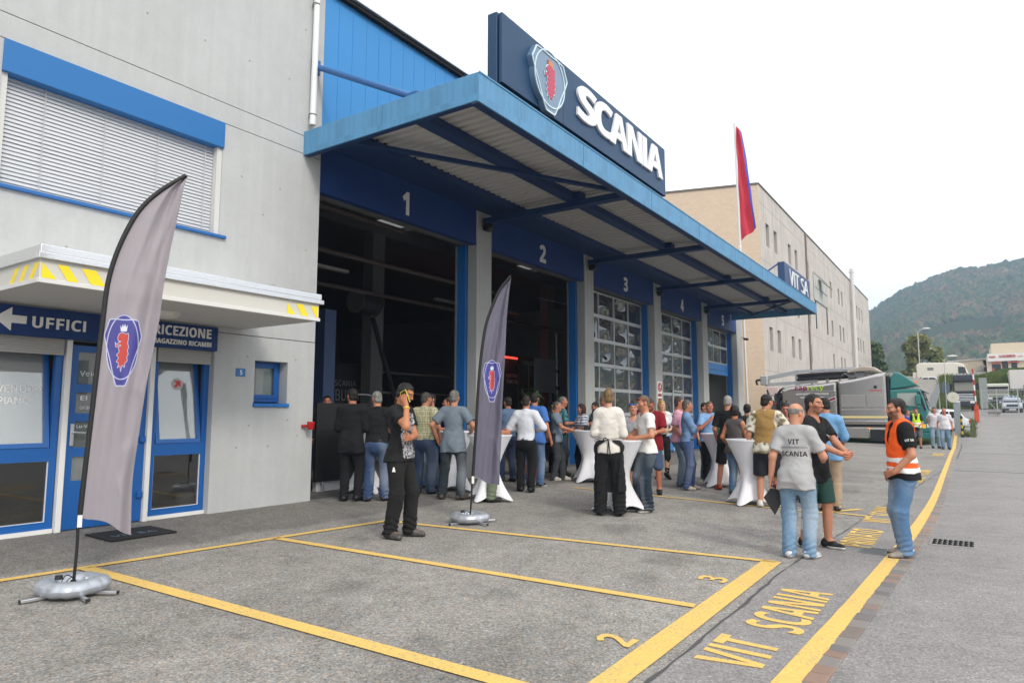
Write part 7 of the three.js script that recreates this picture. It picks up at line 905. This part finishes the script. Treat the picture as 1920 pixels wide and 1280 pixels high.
G({ label: 'person in a pink shirt behind the folded arms', x: 3.9, z: -14.0, yaw: 105, h: 1.83, w: 1.02, px: 46, seed: 41, hairC: '#3b2d24', skin: '#b4765c', feet: [[.1, 0, 8], [-.12, .02, -30]], arms: [{ to: [.2, .1, .2] }, { to: [-.24, .02, .1] }], top: { c: '#d79fb4', sleeve: .8, hem: -.04, collar: 1, loose: .022 }, bottom: { paint: denim('#48708c', .5), name: 'jeans' }, shoes: { c: '#2c211b' } });
G({ label: 'blonde person in a white shirt and black trousers, hand at the mouth', x: 3.05, z: -15.2, yaw: 36, h: 1.78, fem: true, px: 42, seed: 44, skin: '#d0a184', hairC: '#a07a3e', hairC2: '#d2b070', hair: 'long', fringe: -.004, feet: [[.07, .08, 10], [-.08, -.02, -40]], arms: [{ to: [.1, .17, .22], pole: [.8, -1, -.2] }, { to: [-.03, .47, .19], pole: [-.6, -1, 0], palm: [.5, 0, -1], curl: 1 }], top: { c: '#d9dadc', sleeve: 1.3, tuck: true, hem: .04, collar: 1 }, bottom: { c: '#0f0f12', wide: -.4 }, shoes: { c: '#0d0d0e', heel: .05 } });
G({ label: 'person in a red polo shirt looking down at a phone', x: 3.94, z: -12.4, yaw: 18, h: 1.8, w: 1.12, px: 51, seed: 47, hairC: '#3f3028', skin: '#b06e55', hair: 'buzz', beard: .7, headPitch: 34, belly: .3, feet: [[.13, 0, 12], [-.12, 0, -12]], arms: PEN.both, top: { c: '#7d0a18', sleeve: .8, hem: -.13, collar: 1, loose: .025 }, bottom: { paint: denim('#38527a', .25), len: 1.05, name: 'shorts' }, shoes: bk('#17171a'), extra: (e) => { const q = e.toW(e.arms[0].grip.clone().lerp(e.arms[1].grip, .5)), t = thing('mobile_phone', 'dark phone held in both hands by the red polo shirt', 'phone'); obj('case', RB(-.037, .037, -.005, .005, -.072, .072, .004).rotateX(.6).rotateY(e.t.rotation.y).translate(q.x, q.y + .02, q.z), mat([.02, .02, .025], .25), t); obj('screen', RB(-.033, .033, .0052, .0062, -.066, .066, .0004).rotateX(.6).rotateY(e.t.rotation.y).translate(q.x, q.y + .02, q.z), mat([.01, .01, .012], .06), t); } });
G({ label: 'person with blue sunglasses on the head and dark skirt, hidden by the apron', x: 4.32, z: -10.75, yaw: 24, h: 1.70, fem: true, px: 58, seed: 50, skin: '#c38a6e', hairC: '#2e1f17', hair: 'bun', feet: [[.1, .02, 10], [-.08, 0, -5]], arms: [{ to: [.2, .3, .2], pole: [1, -1, 0] }, { to: [-.1, .2, .28] }], top: { c: '#8e9096', sleeve: .1, hem: -.06 }, bottom: { c: '#141417', len: .8, name: 'shorts' }, shoes: bk('#141414'), extra: (e) => sunglasses(e, 'mirror blue sunglasses pushed up into brown hair', [.02, .05, .1], [.02, .16, .45]) });
G({ label: 'grey haired person in a black shirt between table and waitress', x: 2.3, z: -13.7, yaw: 40, h: 1.83, w: 1.05, px: 44, seed: 53, hairC: '#5b5149', skin: '#b06f58', feet: [[.1, 0, 10], [-.1, 0, -10]], arms: PEN.table, top: { sleeve: .8, collar: 1, loose: .02, paint: () => (x, y, z) => noise3(x * 30, y * 30, z * 30) > .45 ? [.3, .3, .33] : [.012, .012, .014] }, bottom: { c: '#14161b' }, shoes: bk('#111') });
G({ label: 'black haired person in a pale shirt behind the striped top', x: 1.78, z: -14.4, yaw: -20, h: 1.71, px: 43, seed: 56, hairC: '#0d0b0a', skin: '#b27c62', headYaw: -20, headPitch: 12, top: { c: '#b9c3d6', sleeve: 1.2, collar: 1 }, bottom: { c: '#20242e' }, shoes: bk('#111') });
G({ label: 'long haired person in a striped blue and white top', x: 1.58, z: -14.05, yaw: -38, h: 1.66, fem: true, px: 43, seed: 59, skin: '#b98066', hairC: '#24120d', hairC2: '#3d1f15', hair: 'long', headYaw: -14, arms: PEN.table, top: { sleeve: .8, loose: .02, paint: ({ P, up }) => (x, y, z) => { const h = V(x, y, z).sub(P).dot(up) + .012 * noise3(x * 9, y * 9, z * 9); return Math.sin(h * 105) > .55 ? [.03, .05, .17] : [.72, .74, .8]; } }, bottom: { c: '#191b22' }, shoes: bk('#111') });
G({ label: 'grey haired person in a teal patterned shirt and jeans', x: 1.02, z: -14.1, yaw: 112, h: 1.82, px: 42, seed: 62, hairC: '#5a564f', hairC2: '#8d8a84', skin: '#b37a5f', arms: [{ to: [.1, .24, .34] }, { to: [-.08, .26, .34], pole: [-.7, -1, -.2], curl: .8 }], top: { sleeve: .85, hem: -.12, collar: 1, loose: .024, paint: () => (x, y, z) => { const n = noise3(x * 16, y * 16, z * 16); return n > .25 ? [.02, .075, .07] : n > -.1 ? [.035, .15, .2] : [.08, .22, .30]; } }, bottom: { paint: denim('#22385a', .25), name: 'jeans' }, shoes: { c: '#33291f' } });
G({ label: 'person in grey polo with a camera bag, arm on the white table', x: 1.42, z: -13.15, yaw: 108, h: 1.70, px: 45, seed: 65, hairC: '#3b3835', hairC2: '#67645f', hair: 'buzz', skin: '#b87c60', feet: [[.12, .12, 8], [-.08, -.06, -8]], arms: [{ to: [.1, .22, .3] }, { to: [-.22, .2, .42], pole: [-.6, -1, -.2], curl: .4, palm: [0, -1, 0] }], top: { c: '#6f7d8e', sleeve: .7, hem: -.06, loose: .014 }, bottom: { c: '#393d42' }, shoes: { c: '#b5afa5', c2: '#8e887e', sole: '#cfcac0' }, extra: (e) => { const q = e.toW(e.at(.04).addScaledVector(e.rgt, -.21).addScaledVector(e.fwd, -.06)), t = thing('camera_bag', 'small black camera bag on the grey polo guest\u2019s hip', 'bag', [q.x, q.y, q.z], e.t.rotation.y); obj('pouch', [RB(-.05, .05, -.09, .09, -.08, .08, .03), RB(-.055, .055, .03, .1, -.085, .085, .02)], mat([.01, .01, .012], .7), t); obj('shoulder_strap', tube([[.02, .08, 0], [.07, .25, -.03], [.16, .42, -.02]], .01, 10, 5), bkM, t); } });
G({ label: 'person in a bright blue polo shirt, arm hanging, by the planter', x: 1.66, z: -11.85, yaw: 186, h: 1.86, w: 1.12, px: 49, seed: 68, hairC: '#17110e', skin: '#b5785b', headYaw: 14, feet: [[.1, 0, 8], [-.14, -.05, -12]], arms: [{ to: [.15, .2, .25] }, { to: [-.31, -.02, .06] }], top: { c: '#426fb8', sleeve: .78, hem: -.1, collar: 1, loose: .022 }, bottom: { paint: denim('#33639c', .5), name: 'jeans' }, shoes: { c: '#111216', sole: '#d8d8d6', thick: .032 } });
G({ label: 'person in a white long sleeved shirt and black trousers, back turned', x: 2.02, z: -10.98, yaw: 200, h: 1.78, px: 52, seed: 71, hairC: '#251c16', skin: '#b57e63', hair: 'buzz', feet: [[.11, .04, 30], [-.1, -.04, -4]], arms: [{ to: [.16, .2, .2], pole: [1, -.9, -.5] }, { to: [-.17, .2, .2], pole: [-1, -.9, -.5] }], top: { c: '#d3d7df', sleeve: 1.8, tuck: true, hem: .03, collar: 1, loose: .024, boxy: 1.08 }, bottom: { c: '#0d0d10' }, shoes: bk('#0c0c0d') });
G({ label: 'person in blue grey shirt with one hand raised beside the violet flag', x: .78, z: -12.2, yaw: -110, h: 1.77, w: 1.05, px: 46, seed: 74, hairC: '#201813', skin: '#b0725a', feet: [[.1, .1, 8], [-.1, -.05, -8]], arms: [{ to: [.16, .42, .25], pole: [.9, -1, .1], palm: [0, .2, 1], curl: .3, hd: [0, 1, .2] }, { to: [-.1, .18, .25] }], top: { c: '#586f8d', sleeve: .85, tuck: true, hem: .02, collar: 1, loose: .02 }, bottom: { paint: denim('#233a63', .2), name: 'jeans' }, shoes: bk('#1a1511') });
G({ label: 'person in the shade inside doorway 2, face towards the yard', x: .5, z: -14.6, yaw: 70, h: 1.72, px: 43, seed: 77, hairC: '#120e0c', top: { c: '#1c1d22', sleeve: .8 }, bottom: { c: '#17181d' }, shoes: bk('#111') });
// left group ----------------------------------------------------------------------
G({ label: 'person in olive trousers half hidden by the violet flag', x: 2.22, z: -9.45, yaw: 150, h: 1.80, px: 58, seed: 80, hairC: '#130f0d', skin: '#b3775b', top: { c: '#56616b', sleeve: .7, print: undefined }, arms: [{ to: [.1, .2, .3] }, { to: [-.12, .2, .28] }], bottom: { c: '#6d7762', wide: 1.6 }, shoes: bk('#121212') });
G({ label: 'grey haired person in a plain grey T-shirt and dark jeans', x: 1.66, z: -9.25, yaw: 200, h: 1.83, w: 1.02, px: 57, seed: 83, hairC: '#65625d', hairC2: '#918e88', hair: 'short', skin: '#bd8468', headYaw: -6, feet: [[.2, .0, 20], [-.12, .0, -30]], arms: [{ to: [.3, .06, .04], pole: [1, 0, -1] }, { to: [-.24, .17, .18], pole: [-1, -.6, -.7] }], top: { c: '#717d88', sleeve: .74, hem: -.15, loose: .022 }, bottom: { paint: denim('#26333c', .6), name: 'jeans', wide: 1.2 }, shoes: { c: '#4e3a2e' } });
G({ label: 'person wiping the mouth beside the dark doorway post', x: .12, z: -11.0, yaw: -20, h: 1.73, px: 48, seed: 86, hairC: '#1c1410', skin: '#bd8165', headYaw: -25, arms: [{ to: [.1, .2, .2] }, { to: [.02, .5, .2], pole: [-1, -.6, .2], hd: [.9, .2, .2], curl: .3, palm: [0, 0, -1] }], top: { c: '#1d2c78', sleeve: .8 }, bottom: { c: '#1f2530' }, shoes: bk('#15110e') });
G({ label: 'bearded person in black facing out between plaid shirt and pillar', x: .38, z: -10.15, yaw: 5, h: 1.79, px: 51, seed: 89, hairC: '#1f1611', skin: '#b98468', beard: .95, headYaw: -10, arms: PEN.both, top: { c: '#0f0f11', sleeve: .8 }, bottom: { paint: denim('#4a6f99', .5), name: 'jeans' }, shoes: bk('#121212') });
G({ label: 'person in a yellow plaid shirt and jeans, back turned', x: .78, z: -9.5, yaw: 195, h: 1.80, w: 1.04, px: 54, seed: 92, hairC: '#3c3733', hairC2: '#5c5752', skin: '#b3785d', headYaw: -25, headPitch: 8, feet: [[.13, 0, 12], [-.12, .03, -16]], arms: [{ to: [.14, .18, .28] }, { to: [-.26, .02, .1] }], top: { sleeve: .8, tuck: true, hem: .02, collar: 1, loose: .028, boxy: 1.1, paint: ({ P, rgt, up, fwd }) => (x, y, z) => { const q = V(x, y, z).sub(P), a = Math.sin(q.dot(rgt) * 165 + q.dot(fwd) * 70) > .35, b = Math.sin(q.dot(up) * 150) > .35; return a && b ? [.19, .18, .10] : a || b ? [.36, .35, .21] : [.56, .54, .36]; } }, bottom: { paint: denim('#2b4870', .4), name: 'jeans', wide: 1.3 }, shoes: bk('#191613') });
G({ label: 'grey haired person in a black shirt and blue jeans by the doorway', x: .83, z: -8.25, yaw: 214, h: 1.78, w: 1.08, px: 59, seed: 95, hairC: '#6f6d69', hairC2: '#a3a19c', skin: '#bb8064', headYaw: 36, headPitch: 6, belly: .2, feet: [[.12, .0, 12], [-.13, .08, -12]], arms: [{ to: [.2, .2, .2], pole: [1, -.8, -.6] }, { to: [-.15, .2, .28] }], top: { c: '#0d0e11', sleeve: .82, tuck: true, hem: .03, collar: 1, loose: .024, boxy: 1.1 }, bottom: { paint: denim('#27497a', .6), name: 'jeans', wide: 1.4 }, belt: '#4c4a48', shoes: { c: '#2d2119' } });
G({ label: 'person in a dark suit at the black counter', x: .53, z: -7.98, yaw: -150, h: 1.82, w: 1.02, px: 59, seed: 98, hairC: '#18110d', skin: '#ad7357', headYaw: 40, feet: [[.1, 0, 8], [-.1, .05, -10]], arms: [{ to: [.14, .2, .28] }, { to: [-.15, .2, .26] }], top: { c: '#0b0c10', sleeve: 1.92, hem: -.16, collar: 1, loose: .02, g: .026, name: 'jacket', boxy: 1.08 }, bottom: { c: '#0b0c10' }, shoes: bk('#0b0b0b') });
G({ label: 'person looking over the black counter from inside the hall', x: -1.5, z: -9.2, yaw: 48, h: 1.72, px: 48, seed: 101, hairC: '#171210', skin: '#b17459', top: { c: '#15161b', sleeve: 1.9 }, bottom: { c: '#15161b' }, shoes: bk('#111') });
G({ label: 'bald person with back turned inside doorway 1', x: -.1, z: -9.75, yaw: 222, h: 1.74, px: 51, seed: 104, hairC: '#4a3a30', hair: 'bald', skin: '#b0664c', top: { c: '#121317', sleeve: .9 }, bottom: { c: '#1b1d24' }, shoes: bk('#111') });
// behind the khaki waistcoat ----------------------------------------------------------
G({ label: 'dark haired person facing out behind the khaki waistcoat', x: 6.16, z: -13.5, yaw: 12, h: 1.75, px: 50, seed: 107, hairC: '#1c1511', skin: '#b4775f', headPitch: 14, arms: PEN.both, top: { c: '#2a2c33', sleeve: .8 }, bottom: { c: '#252830' }, shoes: bk('#111') });
G({ label: 'short person in a blue shirt behind the khaki waistcoat', x: 6.36, z: -13.1, yaw: -176, h: 1.63, px: 51, seed: 110, hairC: '#2a1f19', hair: 'buzz', skin: '#b97d62', headYaw: -30, top: { c: '#4d6d9b', sleeve: .9, collar: 1 }, bottom: { paint: denim('#3f5f82', .4), name: 'jeans' }, shoes: bk('#222') });
G({ label: 'black haired person turned away behind the grey T-shirt', x: 6.5, z: -14.0, yaw: -150, h: 1.72, px: 48, seed: 113, hairC: '#0e0b0a', skin: '#ac7157', hair: 'tall', top: { c: '#5d7fa8', sleeve: .9 }, bottom: { c: '#20242c' }, shoes: bk('#111') });
G({ label: 'black haired person at the far table behind the brown top', x: 5.0, z: -15.2, yaw: -160, h: 1.72, px: 44, seed: 116, hairC: '#0e0b0a', skin: '#ac7157', top: { c: '#17181c', sleeve: .9 }, bottom: { c: '#20242c' }, shoes: bk('#111') });
// by the truck ---------------------------------------------------------------------------
G({ label: 'person in a blue T-shirt and red shorts near the green cab', x: 6.4, z: -37.8, yaw: 30, h: 1.72, w: .88, px: 18, seed: 119, hairC: '#5f4426', skin: '#c28a6c', arms: [{ to: [-.08, .18, .24], pole: [1, -1, 0] }, {}], top: { c: '#1f4fa8', sleeve: .7, hem: -.1 }, bottom: { c: '#8a1f2b', len: 1, name: 'shorts' }, shoes: bk('#26262a') });
G({ label: 'person in a yellow reflective vest and grey shorts', x: 6.83, z: -36.6, yaw: -4, h: 1.82, w: .95, px: 19, seed: 122, hairC: '#2c2018', skin: '#b97c5e', arms: [{ to: [.16, .1, .2] }, { to: [-.12, .15, .22] }], top: { c: '#23262b', sleeve: .7 }, over: { name: 'vest', c: '#c8f21a', hem: -.02, hv: true, bands: [[.14, .21], [.02, .09]], neck: .08, vneck: .22 }, bottom: { c: '#5f6064', len: 1.0, name: 'shorts' }, shoes: bk('#17171a') });
G({ label: 'taller dark haired person in a white polo by the kerb end', x: 7.48, z: -37.8, yaw: 10, h: 1.88, px: 18, seed: 125, hairC: '#1a1310', skin: '#b67a60', arms: [{}, { to: [-.2, .1, -.08] }], top: { c: '#d6d0d6', sleeve: .7, hem: -.02, collar: 1 }, bottom: { paint: denim('#86aecb', .5), name: 'jeans' }, shoes: bk('#1c1a1a') });
G({ label: 'bald person in a white T-shirt by the kerb end', x: 7.9, z: -37.1, yaw: 2, h: 1.84, w: 1.12, px: 18, seed: 128, hairC: '#7d6a5c', hair: 'bald', skin: '#b8765c', belly: .3, top: { c: '#d9d5da', sleeve: .75, hem: -.06 }, bottom: { paint: denim('#5d8ab3', .6), name: 'jeans' }, shoes: bk('#1f1d1e') });
if (typeof ONLY === 'undefined') guests.forEach((g) => person(g)); else guests.filter((g, i) => ONLY.includes(i)).forEach((g) => person(g));
renderer.render(scene, camera);
